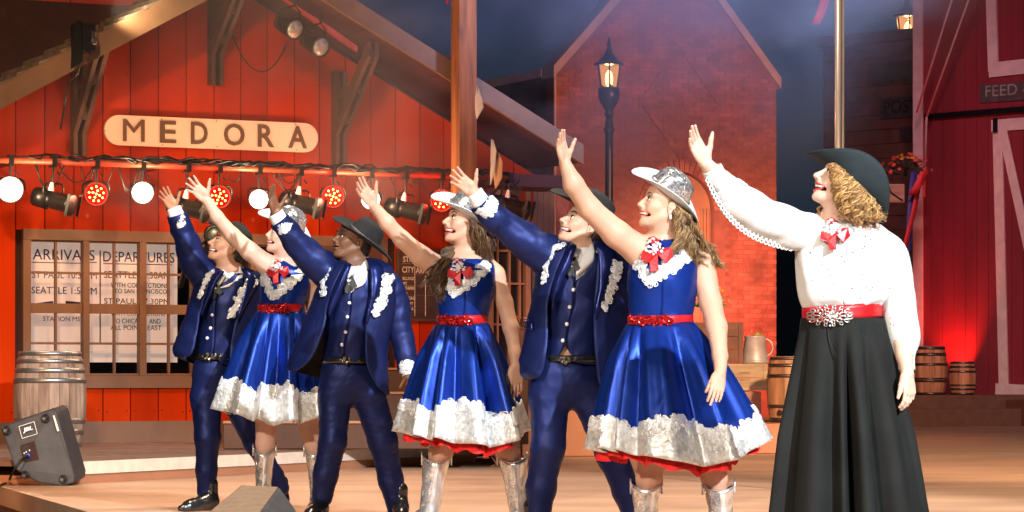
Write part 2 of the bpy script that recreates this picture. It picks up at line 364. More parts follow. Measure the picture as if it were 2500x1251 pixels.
# window band: frame, three glazed sashes, two dark ones
def wrect(name, x0, x1, y0, y1, v0, v1, mat, parent):
    u0, z1 = uz(x0, y0, v1); u1, _ = uz(x1, y0, v1); z0 = uz(x0, y1, v1)[1]
    return B().box((u0,v0,z0),(u1,v1,z1), T=dT).obj(name, mat, parent)
win = thing('window_part', None, None, (0,0,0)); bpy.data.objects.remove(win)
def sub_empty(name, parent):
    o = bpy.data.objects.new(name, None); COL.objects.link(o); o.parent = parent; WP[o.name] = org(parent).copy(); return o
fr = B()
zs = lambda x,y: uz(x,y,.06)
def fb(x0,x1,y0,y1,v0=-.04,v1=.06):
    u0 = uz(x0, 750, v1)[0]; u1 = uz(x1, 750, v1)[0]; fr.box((u0,v0,uz(210,y1,v1)[1]),(u1,v1,uz(210,y0,v1)[1]), T=dT)
fb(57,947,562,588); fb(57,947,918,948); fb(57,76,588.5,917.5); fb(204,219,588.5,917.5,-.04,.058); fb(342,358,588.5,917.5,-.04,.058); fb(470,486,588.5,917.5,-.04,.058); fb(612,626,588.5,917.5,-.04,.058); fb(745,947,588.5,917.5,-.04,.054)
wfr = fr.obj('window_frame', M['brown_trim'], dep)
def slope(x): return (x-210)*.026
for (x0,x1,xm,glz) in [(76,204,137,1),(219,342,280,1),(358,470,413,1),(486,612,549,0),(626,745,686,0)]:
    ws = sub_empty('window', dep); m_ = B()
    def mb(a0,a1,b0,b1,v0=-.035,v1=.02):
        sl = slope((a0+a1)/2)*0
        m_.box((uz(a0,750,v1)[0],v0,uz(210,b1,v1)[1]),(uz(a1,750,v1)[0],v1,uz(210,b0,v1)[1]), T=dT)
    mb(x0,x1,742,766); mb(x0,x1,588.5,593,-.035,.018); mb(x0,x1,912,917.5,-.035,.018)
    for (b0,b1) in ((593,742),(766,912)):
        mb(xm-2.5,xm+2.5,b0,b1,-.03,.010); mb(x0,x1,(b0+b1)/2-2.8,(b0+b1)/2+2.8,-.032,.012)
    m_.obj('sash', M['brown_trim'], ws)
    for (c0,c1) in ((x0,xm-2.5),(xm+2.5,x1)):
        for (b0,b1) in ((593,742),(766,912)):
            for (e0,e1) in ((b0,(b0+b1)/2-2.8),((b0+b1)/2+2.8,b1)):
                u0 = uz(c0,750)[0]; u1 = uz(c1,750)[0]; z1 = uz(210,e0)[1]; z0 = uz(210,e1)[1]
                mk('pane', [dw(u0,-.015,z0),dw(u1,-.015,z0),dw(u1,-.015,z1),dw(u0,-.015,z1)], [(0,1,2,3)], M['glass'] if glz else M['glass_dark'], ws)
# raised panels right of the windows
for (x0,x1) in ((762,842),(852,932)):
    wrect('door_panel', x0, x1, 600, 740, .0545, .07, M['bracket'], dep)
    wrect('door_panel', x0, x1, 752, 905, .0545, .07, M['bracket'], dep)
# tall glazed door beyond the porch post
dr = sub_empty('glazed_door', dep)
g = B()
def gb(x0,x1,y0,y1,v1=.05): 
    g.box((uz(x0,700,v1)[0],-.03,uz(1230,y1,v1)[1]),(uz(x1,700,v1)[0],v1,uz(1230,y0,v1)[1]), T=dT)
gb(1165,1205,560,905); gb(1284,1296,450,905); gb(1205,1284,560,566,.048)
g.obj('door_frame', M['arch_panel'], dr)
g = B(); gb(1213,1218,566,905,.02); gb(1243,1247,566,905,.02); gb(1268,1272,566,905,.02); gb(1205,1284,610,615,.018); gb(1205,1284,690,695,.018); gb(1205,1284,790,795,.018)
g.obj('glazing_bar', M['arch_panel'], dr)
mk('pane', [dw(du0,-.02,DZ),dw(du1,-.02,DZ),dw(du1,-.02,dz1),dw(du0,-.02,dz1)], [(0,1,2,3)], M['glass_dark'], dr)

# timetable board hanging inside, seen through the glass
tb = thing('timetable_board', 'cream arrivals and departures board with blue lettering behind the depot window', 'sign', hit(250, 880, -.3))
VB = -.3
u0,z1 = uz(60, 580, VB); u1,_ = uz(433, 580, VB); z0 = uz(250, 885, VB)[1]
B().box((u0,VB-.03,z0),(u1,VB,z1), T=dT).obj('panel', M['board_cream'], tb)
def wtext(s, x0, x1, yb, h, mat, par, v, name='lettering', ext=.003, off=0.0, yr=None, space=1):
    """text on a plane of the depot: columns x0..x1, baseline row yb (at x0), letter height h in photo pixels"""
    a = hit(x0, yb, v); b = hit(x1, yb, v); wd = (b-a).dot(EU)
    hh = h/F_*a.y
    return text(name, s, dw((a-D0).dot(EU), v, a.z), EU, EZ, hh, wd, mat, par, ext, off, space=space)
BL, KL = M['blue_letter'], M['black_letter']
VT = VB+.001
wtext('ARRIVALS', 80, 231, 634, 26, BL, tb, VT); wtext('DEPARTURES', 252, 426, 639, 25, BL, tb, VT)
wtext('ST PAUL 10:30PM', 78, 236, 679, 17, BL, tb, VT); wtext('SEATTLE 1:50PM', 77, 236, 717, 17, BL, tb, VT); wtext('STATION MSTR', 105, 215, 784, 11, BL, tb, VT)
wtext('SEATTLE 11:30AM', 254, 413, 679, 17, KL, tb, VT); wtext('WITH CONNECTIONS', 270, 410, 702, 12, KL, tb, VT); wtext('TO SAN FRANCISCO', 279, 407, 716, 11, KL, tb, VT)
wtext('ST PAUL   7:30PM', 254, 413, 742, 14, KL, tb, VT); wtext('WITH CONNECTIONS', 270, 403, 771, 11, KL, tb, VT); wtext('TO CHICAGO  AND', 275, 392, 790, 12, KL, tb, VT); wtext('ALL POINTS EAST', 270, 394, 806, 12, KL, tb, VT)
for (x0,x1,y,h) in ((77,205,640,2),(218,236,640,2),(252,420,643,2),(243,246,612,228)):
    uu0,zz1 = uz(x0,y,VT); uu1 = uz(x1,y,VT)[0]; zz0 = uz(x0,y+h,VT)[1]
    B().box((uu0,VB+.001,zz0),(uu1,VB+.003,zz1), T=dT).obj('rule', KL, tb)
mk('arrow', [hit(78,742,VT),hit(130,735,VT),hit(130,742,VT),hit(78,746,VT)], [(0,3,2,1)], BL, tb)
mk('arrow', [hit(160,735,VT),hit(196,738,VT),hit(196,742,VT),hit(160,742,VT)], [(0,3,2,1)], KL, tb)

# station name sign
sg = thing('station_sign', 'long cream sign with rounded ends reading MEDORA in brown letters', 'sign', hit(517, 370, .1))
VS = .12; cu0 = hit(291, 318, VS); cu1 = hit(744, 336, VS); rr_ = 37/F_*cu0.y
ua, za = (cu0-D0).dot(EU), cu0.z; ub = (cu1-D0).dot(EU); zb = cu1.z
o_ = []
for i in range(17): th = math.pi/2+math.pi*i/16; o_.append((ua+rr_*math.cos(th), za+rr_*math.sin(th)))
for i in range(17): th = -math.pi/2+math.pi*i/16; o_.append((ub+rr_*math.cos(th), za+rr_*math.sin(th)))
bevel(B().prism([dw(u,VS-.04,z) for u,z in o_], EV*.04).obj('panel', M['cream'], sg), .004)
for ch, x0, x1, yb in (('M',300,352,345),('E',390,429,349),('D',466,506,352),('O',546,596,355.5),('R',629,668,358.5),('A',704,748,361.5)):
    wtext(ch, x0, x1, yb, 54, M['letter'], sg, VS+.001, 'letter', .018, .012 if ch != 'M' else .0)
for (x,y) in ((258,320),(395,291),(397,354),(528,296),(530,359),(722,304),(724,366)):
    B().lathe(hit(x,y,VS), EV, [(0,.007),(.004,.005)], 8).obj('screw', M['bracket'], sg)

# roof: rake boards, soffit, shingles
def plank_vz(name, u0,z0,u1,z1,h,v0,v1,mat):
    return B().hexa([dw(u0,v0,z0),dw(u1,v0,z1),dw(u1,v1,z1),dw(u0,v1,z0),dw(u0,v0,z0+h),dw(u1,v0,z1+h),dw(u1,v1,z1+h),dw(u0,v1,z0+h)]).obj(name, mat, dep)
hb = 49/F_*29.4
plank_vz('rake_board', uA+.003, zA, uR1, zR1, hb, OV-.05, OV, M['rake_board'])
ue = -8.0
plank_vz('rake_board', ue, zl(ue), uA-.003, zA, hb*1.1, OV-.05, OV, M['rake_board'])
# soffit planks run back to the wall
for side in (0,1):
    n = 13
    for i in range(n):
        if side: ua_, ub_ = uA+(uR1-uA)*i/n, uA+(uR1-uA)*(i+1)/n
        else: ua_, ub_ = ue+(uA-ue)*i/n, ue+(uA-ue)*(i+1)/n
        f = zr if side else zl
        a, b = ua_+.004, ub_-.004
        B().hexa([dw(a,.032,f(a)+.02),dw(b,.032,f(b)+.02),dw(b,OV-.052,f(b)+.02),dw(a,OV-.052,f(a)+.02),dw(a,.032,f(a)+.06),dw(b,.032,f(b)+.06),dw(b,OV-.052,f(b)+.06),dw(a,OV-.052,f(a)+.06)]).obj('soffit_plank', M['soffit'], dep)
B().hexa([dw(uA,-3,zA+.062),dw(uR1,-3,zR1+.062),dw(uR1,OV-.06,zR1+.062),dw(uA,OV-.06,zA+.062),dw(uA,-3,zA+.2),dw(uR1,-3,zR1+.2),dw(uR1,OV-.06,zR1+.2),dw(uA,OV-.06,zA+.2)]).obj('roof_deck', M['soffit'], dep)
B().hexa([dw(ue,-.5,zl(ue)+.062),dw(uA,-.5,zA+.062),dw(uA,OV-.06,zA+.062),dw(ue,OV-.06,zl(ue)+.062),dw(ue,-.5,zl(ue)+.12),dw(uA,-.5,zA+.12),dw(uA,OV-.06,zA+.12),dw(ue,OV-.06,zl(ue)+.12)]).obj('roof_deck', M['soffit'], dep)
cl = math.atan(mL); n = 44; Lr = (uA-ue)/n
for i in range(n):
    ua_ = ue+Lr*i; ub_ = ua_+Lr*1.12
    for k in range(5):
        v0 = -.45+k*.33+(.16 if i%2 else 0); v1 = v0+.322; v0 = max(v0,-.44); v1 = min(v1, OV+.0)
        if v1-v0 < .04: continue
        t = hb*1.1+.002; th = .03+.006*rnd.random(); zz = lambda u, e: zl(u)+t+e
        B().hexa([dw(ua_,v0,zz(ua_,.004)),dw(ub_,v0,zz(ub_,-.012)),dw(ub_,v1,zz(ub_,-.012)),dw(ua_,v1,zz(ua_,.004)),
                  dw(ua_,v0,zz(ua_,.004)+th),dw(ub_,v0,zz(ub_,-.012)+.014),dw(ub_,v1,zz(ub_,-.012)+.014),dw(ua_,v1,zz(ua_,.004)+th)]).obj('shingle', M['shingle'], dep)
# upper wall above the shingles
for i in range(10):
    a = ue+i*1.0; b = a+.985
    B().prism([dw(a,-.5,zl(a)+.1),dw(b,-.5,zl(b)+.1),dw(b,-.5,8),dw(a,-.5,8)], EV*.03).obj('upper_board', M['red_upper'], dep)
# trim with red light put into its colour, and eave beam, under the right slope
ta, tz = uz(682, -6, .5); tb_, tz2 = uz(870, 128, .5)
plank_vz('soffit_trim', ta, tz, tb_, tz2, .06, .47, .53, pm('red glow trim', (.55,.06,.05), .5))
e0,ez0 = uz(1168,452,.9); e1,ez1 = uz(1402,444,.9)
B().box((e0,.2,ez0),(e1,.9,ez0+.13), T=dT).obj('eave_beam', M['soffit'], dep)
# timber brackets: two-ply post, diagonal and spacer blocks
def bracket(xc, ytop, ybot, ydb, ydt, reach):
    br = sub_empty('bracket', dep); u, zb_ = uz(xc, ybot, .1); zt_ = min(uz(xc, ytop, .1)[1], roof_z(u)-.0)
    for s_ in (-1,1):
        B().box((u+s_*.045-.022,.031,zb_),(u+s_*.045+.022,.15,zt_), T=dT).obj('post_ply', M['bracket'], br)
    z0 = uz(xc, ydb, .15)[1]; z1 = uz(xc, ydt, reach)[1]
    for s_ in (-1,1):
        c = u+s_*.045; B().hexa([dw(c-.022,.152,z0),dw(c+.022,.152,z0),dw(c+.022,.152,z0+.16),dw(c-.022,.152,z0+.16),
                  dw(c-.022,reach,z1),dw(c+.022,reach,z1),dw(c+.022,reach,z1+.16),dw(c-.022,reach,z1+.16)]).obj('brace_ply', M['bracket'], br)
    for t in (.12,.5,.9):
        v = .152+(reach-.152)*t; z = z0+(z1-z0)*t
        B().box((u-.0225,v-.06,z+.02),(u+.0225,v+.06,z+.15), T=dT).obj('spacer_block', M['bracket'], br)
    zh = z0+(z1-z0)*.5
    B().box((u-.0215,.151,zh+.0),(u+.0215,.152+(reach-.152)*.5-.062,zh+.12), T=dT).obj('tie_block', M['bracket'], br)
bracket(192, 120, 381, 325, 90, .95); bracket(527, 2, 208, 135, -60, .95); bracket(829, 175, 412, 330, 135, .95)
# knots left on the wall boards
for (x,y) in ((213,528),(617,537)):
    B().lathe(hit(x,y,.03), EV, [(0,.022),(.006,.02),(.007,.012)], 10).obj('knot', M['red_upper'], dep)

# ---- chalkboard
cb = thing('chalkboard', 'station chalkboard listing cities and arrivals hung on red wall', 'chalkboard', hit(1025, 778, .05))
wr = lambda x,y,v=.05: hit(x,y,v)
u0,z1 = uz(974,615,.05); u1 = uz(1082,615,.05)[0]; z0 = uz(974,778,.05)[1]
B().box((u0,.031,z0),(u1,.05,z1), T=dT).obj('slate', M['slate'], cb)
ff = B(); ff.box((u0-.03,.031,z0-.03),(u0,.062,z1+.03), T=dT); ff.box((u1,.031,z0-.03),(u1+.03,.062,z1+.03), T=dT); ff.box((u0,.031,z0-.03),(u1,.0615,z0), T=dT); ff.box((u0,.031,z1),(u1,.0615,z1+.03), T=dT)
ff.obj('frame', M['bracket'], cb)
CH = M['chalk']; VC = .051
for s_, x0, x1, yb, h in (('STATION',984,1042,640,14),('CITY',982,1011,666,15),('ARRIVALS',1015,1072,668,15),('BILLINGS',983,1011,684,8),('MT',984,994,696,7),('DENVER',983,1011,708,8),('CO',984,994,720,7),('KANSAS',983,1011,732,8),('CITY MO',984,1008,744,7),('ST PAUL',984,1010,757,8),('MN',985,995,767,7)):
    wtext(s_, x0, x1, yb, h, CH, cb, VC, 'chalk_lettering', .001, .012)
for (x0,y0,x1,y1) in ((982,644,1075,645.5),(982,671,1075,672.5),(982,698,1075,699.2),(982,721,1075,722.2),(982,746,1075,747.2),(1012,648,1013.5,772),(1038,673,1039.5,772)):
    a,b_ = uz(x0,y0,VC); c,d_ = uz(x1,y1,VC)
    B().box((a,.0505,min(b_,d_)),(c,.0515,max(b_,d_)), T=dT).obj('chalk_rule', CH, cb)

# ---- rough porch post in front of the gable
pp = hit(1143, 700, 1.55); u = (pp-D0).dot(EU)
pst = thing('porch_post', 'tall rough sawn square timber post in front of the depot gable', 'post', dw(u,1.45,DZ))
bevel(B().box((u-.10,1.35,DZ+.02),(u+.10,1.55,6.2), T=dT).obj('timber', M['post_wood'], pst), .008)
bevel(B().box((u-.13,1.32,DZ+.001),(u+.13,1.58,DZ+.02), T=dT).obj('foot_plate', M['black_steel'], pst), .004)

# ---- lighting pipe with lamps
VP = .95
pu0, pz0 = uz(-30, 389, VP); pu1, pz1 = uz(1252, 425, VP)
lp = thing('lighting_pipe', 'long red pipe carrying stage lamps and cables across the depot front', 'lighting pipe', dw(pu0,VP,pz0))
B().tube([dw(pu0,VP,pz0), dw(pu1,VP,pz0)], .034, 14).obj('pipe', M['pipe'], lp, True)
for x in (60, 420, 760, 1100):
    uu = uz(x,400,VP)[0]; B().tube([dw(uu,.05,pz0),dw(uu,VP-.03,pz0)], .022, 8).obj('wall_arm', M['pipe'], lp, True)
cbm = B(); cr = random.Random(11)
for k in range(9):
    a = pu0+cr.random()*(pu1-pu0)*.3; pts = []; ln = (pu1-pu0)*(.45+.5*cr.random()); n = 46; ph = cr.random()*9
    for i in range(n):
        t = i/(n-1); uu = a+ln*t
        if uu > pu1: break
        pts.append(dw(uu, VP+.05*math.sin(t*40+ph)+.02*math.sin(t*91), pz0+.03+.022*math.sin(t*33+ph*2)+.018*math.sin(t*77+ph)+.02*cr.random()))
    cbm.tube(pts, .011, 6)
for k in range(16):
    uu = pu0+.4+cr.random()*(pu1-pu0-.6); w_ = .15+.25*cr.random(); dz = .12+.2*cr.random()
    cbm.tube([dw(uu+w_*t, VP-.06+.02*math.sin(t*7+k), pz0+.02-dz*4*t*(1-t)) for t in [i/10 for i in range(11)]], .007, 6)
cbm.obj('cable_bundle', M['black_steel'], lp, True)

def yoke(b, c, r, top, m=0):
    """u-shaped hanger from the clamp (top) to both sides of the lamp at c"""
    pts = [c+EU*r]; pts += [dw((c-D0).dot(EU)+r, (c-D0).dot(EV), c.z+(top-c.z)*.72)]
    for i in range(5): th = math.pi/2*i/4; pts.append(dw((c-D0).dot(EU)+r*.55+r*.45*math.cos(th), (c-D0).dot(EV), c.z+(top-c.z)*.72+r*.35*math.sin(th)))
    q = [dw(2*(c-D0).dot(EU)-(p-D0).dot(EU), (c-D0).dot(EV), p.z) for p in pts][::-1]
    b.tube(pts+q, .011, 6, m)
def clamp(t, u_):
    b = B(); b.tube([dw(u_,VP,pz0-.22),dw(u_,VP,pz0-.05)], .012, 8); b.box((u_-.022,VP-.05,pz0-.06),(u_+.022,VP+.05,pz0+.05), T=dT)
    b.tube([dw(u_+.03,VP+.03,pz0-.10),dw(u_+.05,VP+.06,pz0-.14)], .008, 6); b.obj('clamp', M['black_steel'], t)
PARL = {25:'left end of the pipe', 348:'above the arrivals board', 632:'behind the raised dark hand', 905:'behind the bare raised hand of the long-haired woman'}
for x, wl_ in PARL.items():
    y = {25:463, 348:471, 632:487, 905:488}[x]; r = {25:.122, 348:.105, 632:.095, 905:.095}[x]
    c = hit(x, y, VP); u_ = (c-D0).dot(EU)
    t = thing('par_lamp', 'glaring white round lamp on the pipe, '+wl_, 'stage lamp', c, 'lit white stage lamps on the pipe')
    fd = (Vector((x*.0004-.9,8,1.2))-c).normalized()
    B().lathe(c-fd*.26, fd, [(0,.05),(.04,.085),(.12,r*.95),(.24,r*1.02),(.262,r*1.08),(.27,r*1.08),(.262,r*.98)], 24).obj('can', M['black_steel'], t, True)
    B().lathe(c+fd*.001, fd, [(-.004,r*.97),(.012,r*.9),(.02,r*.5),(.022,.01)], 24).obj('lens', M['lamp_white'], t, True)
    b = B(); yoke(b, c-fd*.12, r*1.2, pz0-.2); b.obj('yoke', M['black_steel'], t, True); clamp(t, u_)
    l = bpy.data.lights.new('par_glow', 'POINT'); l.energy = 44; l.color = (1,.66,.36); l.shadow_soft_size = .1
    lo = bpy.data.objects.new('par_glow', l); COL.objects.link(lo); lo.location = c+fd*.2
LEDL = {235:'between the dark spotlight and the white lamp', 535:'right of the splayed bare hand', 813:'above the black hat', 1078:'beside the rough post'}
for x, wl_ in LEDL.items():
    y = {235:474, 535:481, 813:480, 1078:490}[x]; r = .10
    c = hit(x, y, VP); u_ = (c-D0).dot(EU)
    t = thing('led_lamp', 'red diode lamp on the pipe, '+wl_, 'stage lamp', c, 'red diode lamps on the pipe')
    fd = (Vector((x*.0004-.6,8,1.2))-c).normalized()
    B().lathe(c-fd*.2, fd, [(0,.06),(.05,.1),(.15,r*1.22),(.2,r*1.25),(.215,r*1.25),(.2,r*1.1)], 24).obj('can', M['black_steel'], t, True)
    B().lathe(c, fd, [(-.006,r*1.08),(.0,r*1.0),(.002,.01)], 24).obj('face', M['led_face'], t)
    e = fd.cross(EZ).normalized(); e2 = e.cross(fd)
    pos = [(0,0)]+[(.4*math.cos(a*math.pi/2+.4), .4*math.sin(a*math.pi/2+.4)) for a in range(4)]+[(.82*math.cos(a*math.pi/4.5+.2), .82*math.sin(a*math.pi/4.5+.2)) for a in range(9)]
    for (a,b_) in pos:
        B().lathe(c+(e*a+e2*b_)*r*.86+fd*.003, fd, [(0,.0105),(.008,.0105),(.014,.006)], 8).obj('diode', M['lamp_led'], t, True)
    b = B(); yoke(b, c-fd*.1, r*1.35, pz0-.2); b.obj('yoke', M['black_steel'], t, True); clamp(t, u_)
    l = bpy.data.lights.new('led_glow', 'POINT'); l.energy = 14; l.color = RED; l.shadow_soft_size = .08
    lo = bpy.data.objects.new('led_glow', l); COL.objects.link(lo); lo.location = c+fd*.16
SPL = {130:('first','left of the red diode lamp'), 458:('second','behind the lowest raised hand'), 733:('third','right of the white and silver hat'), 990:('fourth','above the chalkboard'), 1243:('last','at the right end of the pipe')}
for x, (o1, wl_) in SPL.items():
    y = {130:490, 458:508, 733:498, 990:513, 1243:505}[x]
    c = hit(x, y, VP); u_ = (c-D0).dot(EU)
    t = thing('spotlight', 'unlit black spotlight on the pipe, '+wl_, 'stage lamp', c, 'unlit spotlights on the pipe')
    fd = (EU*.62+EV*.72+EZ*(-.22)).normalized()
    B().lathe(c-fd*.22, fd, [(0,.06),(.02,.095),(.16,.10),(.17,.075),(.21,.07),(.22,.085),(.40,.088),(.41,.105),(.43,.107),(.435,.09)], 20).obj('barrel', M['black_steel'], t, True)
    B().lathe(c+fd*.2, fd, [(0,.08),(.012,.06),(.016,.01)], 20).obj('lens', M['lens'], t, True)
    e = fd.cross(EZ).normalized(); e2 = e.cross(fd); q = c+fd*.212
    b = B(); w2 = .105
    for s1 in (-1,1):
        b.prism([q+e*s1*w2+e2*w2, q+e*s1*w2-e2*w2, q+e*s1*(w2+.004)-e2*w2, q+e*s1*(w2+.004)+e2*w2], fd*.03); 
    b.prism([q-e*w2-e2*w2, q+e*w2-e2*w2, q+e*w2-e2*(w2+.004), q-e*w2-e2*(w2+.004)], fd*.03)
    b.obj('colour_frame', M['black_steel'], t)
    B().prism([c-fd*.05+e*.02+e2*.09, c-fd*.0+e*.02+e2*.09, c-fd*.02+e*.02+e2*.17, c-fd*.04+e*.02+e2*.17], e*.03).obj('white_tag', M['tape'], t)
    B().prism([c-fd*.15-e*.09, c-fd*.08-e*.09, c-fd*.10-e*.13, c-fd*.15-e*.13], e2*.03).obj('white_tag', M['tape'], t)
    b = B(); yoke(b, c, .10, pz0-.2); b.obj('yoke', M['black_steel'], t, True); clamp(t, u_)
# two spotlights under the right rake, and one lamp with barn doors on the left rake
for (x,y,wl_) in ((720,72,'upper of the two by the central bracket'),(783,115,'lower one nearer the right bracket')):
    c = hit(x,y,.9); fd = (EU*.25+EV*.9+EZ*(-.35)).normalized()
    t = thing('flood_lamp', 'black flood lamp under the gable soffit, '+wl_, 'stage lamp', c, 'flood lamps under the gable')
    B().lathe(c-fd*.3, fd, [(0,.04),(.04,.08),(.2,.10),(.3,.115),(.31,.115),(.3,.1)], 20).obj('can', M['black_steel'], t, True)
    B().lathe(c+fd*.0, fd, [(0,.1),(.02,.08),(.03,.02)], 20).obj('lens', M['lens_pale'], t, True)
    b = B(); b.tube([c-fd*.12+EU*.12, c-fd*.12+EU*.13+EZ*.15, c+EZ*.24, c-fd*.12-EU*.13+EZ*.15, c-fd*.12-EU*.12], .01, 6); b.tube([c+EZ*.24, c+EZ*.5], .015, 6); b.obj('yoke', M['black_steel'], t, True)
b = B(); c0, c1 = hit(568,88,.2), hit(700,110,.5)
b.tube([c0.lerp(c1, t)+Vector((0,0,-.32*4*t*(1-t))) for t in [i/14 for i in range(15)]], .008, 6)
tag(b.obj('loose_cable', M['black_steel'], smooth=True, at=c0), 'thin black cable sagging between gable bracket and flood lamp', 'cable')
c = hit(203,95,1.35)
t = thing('barn_door_lamp', 'black stage lamp with open barn doors mounted on the left rake', 'stage lamp', c)
fd = (EU*.75+EV*.25+EZ*.45).normalized()
B().box((-.07,-.16,-.12),(.09,.10,.14), T=lambda x,y,z: tuple(c+EU*x+EV*y+EZ*z)).obj('housing', M['black_steel'], t)
for q in ([(172,170),(178,58),(196,48),(202,150)],[(200,52),(222,80),(222,135),(202,120)]):
    B().prism([hit(x,y,1.5) for x,y in q][::-1], EV*.008).obj('barn_door', M['black_steel'], t)
l = bpy.data.lights.new('barn_door_beam', 'SPOT'); l.energy = 75; l.color = (1,.78,.5); l.spot_size = 1.7; l.spot_blend = .8; l.shadow_soft_size = .05
lo = bpy.data.objects.new('barn_door_beam', l); COL.objects.link(lo); lo.location = c+EU*.25+EV*.1+EZ*.25; aim(lo, c+EU*1.5-EV*.6+EZ*.75)
B().lathe(c+EV*.05+EU*.04, (EU*.8+EV*.5+EZ*.1), [(0,.08),(.07,.075),(.08,.03)], 18).obj('lens', M['lens'], t, True)
b = B(); b.tube([c+EZ*(-.1), hit(190,180,1.3), hit(168,200,1.0)], .012, 6); b.tube([hit(168,195,1.0), hit(148,316,.6)], .011, 6); b.obj('mount_arm', M['black_steel'], t, True)

# ---- signal lamp between the window and the first dancer
c = hit(485, 620, .35); t = thing('railway_signal', 'round railway signal lamp with green and red lenses by the depot window', 'signal lamp', c)
for (x,y,mt) in ((520,575,'signal_green'),(457,642,'signal_red')):
    q = hit(x,y,.4); B().lathe(q, EV, [(0,.10),(.02,.11),(.03,.10),(.031,.088)], 24).obj('lens_ring', M['black_steel'], t, True)
    B().lathe(q+EV*.028, EV, [(0,.088),(.015,.07),(.024,.03)], 24).obj('lens', M[mt], t, True)
B().tube([hit(520,575,.37), hit(457,642,.37), hit(440,700,.1)], .03, 8).obj('bracket_arm', M['black_steel'], t, True)

# ---- stage blocks and steps
st = thing('steps', 'brown painted stage steps rising to the depot platform', 'steps', P(950, 1100, 27))
def blk(name, x0, x1, d0, d1, z0, z1, mat, par, seam=True):
    o = box_px(name, x0, x1, d0, d1, z0, z1, mat, par); bevel(o, .008); return o
blk('step', 545, 1165, 26.3, 27.1, DZ+.006, .42, M['step_dark'], st); blk('step', 560, 1270, 27.1+.002, 28.1, DZ+.006, .684, M['step_dark'], st); blk('step', 600, 1290, 28.102, 30.6, DZ+.006, .915, M['step_dark'], st)
for (z_, d_, x0, x1) in ((.42,26.3,545,1165),(.684,27.1,560,1270),(.915,28.1,600,1290)):
    B().box(((x0-CX)/F_*d_, d_-.02, z_+.001), ((x1-CX)/F_*d_, d_+.25, z_+.022)).obj('tread_nosing', M['block'], st)
sb = thing('stage_block', 'plain ochre stage block standing beside the brown steps', 'stage block', P(1380, 1110, 30.5), 'ochre stage blocks')
blk('box', 1275, 1500, 30.5, 33, .004, .62, M['block'], sb)
sb = thing('stage_block', 'tall ochre stage block carrying the crates and flower pots', 'stage block', P(1680, 1060, 32.5), 'ochre stage blocks')
blk('box', 1503, 1858, 33.1, 36, .004, .68, M['block'], sb)
sb = thing('stage_block', 'low ochre stage block carrying the upright warm oak barrel', 'stage block', P(1740, 1100, 31.5), 'ochre stage blocks')
blk('box', 1503, 2010, 31.5, 33.08, .004, .335, M['block'], sb)
B().box(((1858-CX)/F_*33.1, 33.1, .004),((2010-CX)/F_*33.1, 37, .33)).obj('rear_box', M['block'], sb)

# ---- barrels
def barrel(label, c, h, r, nst, hoops, mo, mh, group, bung=None):
    t = thing('barrel', label, 'barrel', c, group); c = Vector(c)
    prof = lambda z: r*(1-.17*(2*z/h-1)**2)
    for i in range(nst):
        a0 = 2*math.pi*i/nst; a1 = 2*math.pi*(i+1)/nst-.012; rr = 1+.004*rnd.uniform(-1,1); V = []; Fq = []
        for k in range(9):
            z = h*k/8
            for a in (a0,(a0+a1)/2,a1): V.append(c+Vector((math.cos(a)*prof(z)*rr, math.sin(a)*prof(z)*rr, z)))
            for a in (a1,(a0+a1)/2,a0): V.append(c+Vector((math.cos(a)*(prof(z)-.025), math.sin(a)*(prof(z)-.025), z)))
        for k in range(8):
            for j in range(6): Fq.append((k*6+j, k*6+(j+1)%6, k*6+6+(j+1)%6, k*6+6+j))
        Fq += [(5,4,3,2,1,0), tuple(48+j for j in range(6))]
        o = mk('stave', V, Fq, mo[i % len(mo)], t, False)
    for (z0,z1) in hoops:
        z0 *= h; z1 *= h; b = B(); n = 40; V = []; Fq = []
        for j in range(n):
            a = 2*math.pi*j/n; e = Vector((math.cos(a), math.sin(a), 0))
            for (z,dr) in ((z0,.001),(z0,.008),(z1,.008),(z1,.001)): V.append(c+e*(prof(z)+dr)+Vector((0,0,z)))
        for j in range(n):
            for k in range(4): Fq.append((j*4+k, ((j+1)%n)*4+k, ((j+1)%n)*4+(k+1)%4, j*4+(k+1)%4))
        mk('hoop', V, Fq, mh, t, True)
    B().lathe(c+Vector((0,0,h*.965)), (0,0,1), [(0,prof(h)-.027),(.012,prof(h)-.027)], 28).obj('head', mo[0], t)
    B().lathe(c+Vector((0,0,.03)), (0,0,1), [(0,prof(0)-.027),(.012,prof(0)-.027)], 28).obj('head', mo[0], t)
    if bung: B().lathe(c+Vector(bung)*1.0, Vector((bung[0],bung[1],0)), [(-.03,.03),(.004,.03),(.006,.02)], 12).obj('bung', M['groove'], t, True)
    return t
o3 = [M['oak'], pm('grey oak stave b', (.30,.20,.14), .8, var=.45, vs=5, bump=.4, bs=30, st=(3,3,.4)), pm('grey oak stave c', (.42,.30,.22), .75, var=.35, vs=5, bump=.4, bs=30, st=(3,3,.4))]
w3 = [M['oak_warm'], pm('warm oak stave b', (.34,.16,.07), .65, var=.35, vs=5, bump=.35, bs=30, st=(3,3,.4)), pm('warm oak stave c', (.48,.25,.12), .65, var=.3, vs=5, bump=.35, bs=30, st=(3,3,.4))]
BC = P(122, 1078, 27.3); BC.z = DZ+.006
barrel('large weathered grey oak barrel with galvanised hoops on the porch', BC, .905, .345, 22, [(.0,.065),(.13,.18),(.245,.295),(.67,.72),(.775,.825),(.875,.92),(.955,.997)], o3, M['hoop'], 'oak barrels')
b2 = P(1927, 1020, 31.9+.45); b2.z = .337
barrel('narrow warm oak barrel with open bung hole standing on low block', b2, .74, .255, 20, [(.0,.07),(.22,.27),(.68,.73),(.84,.89),(.95,.99)], w3, M['hoop_dark'], 'oak barrels', (-.13,-.215,.11))

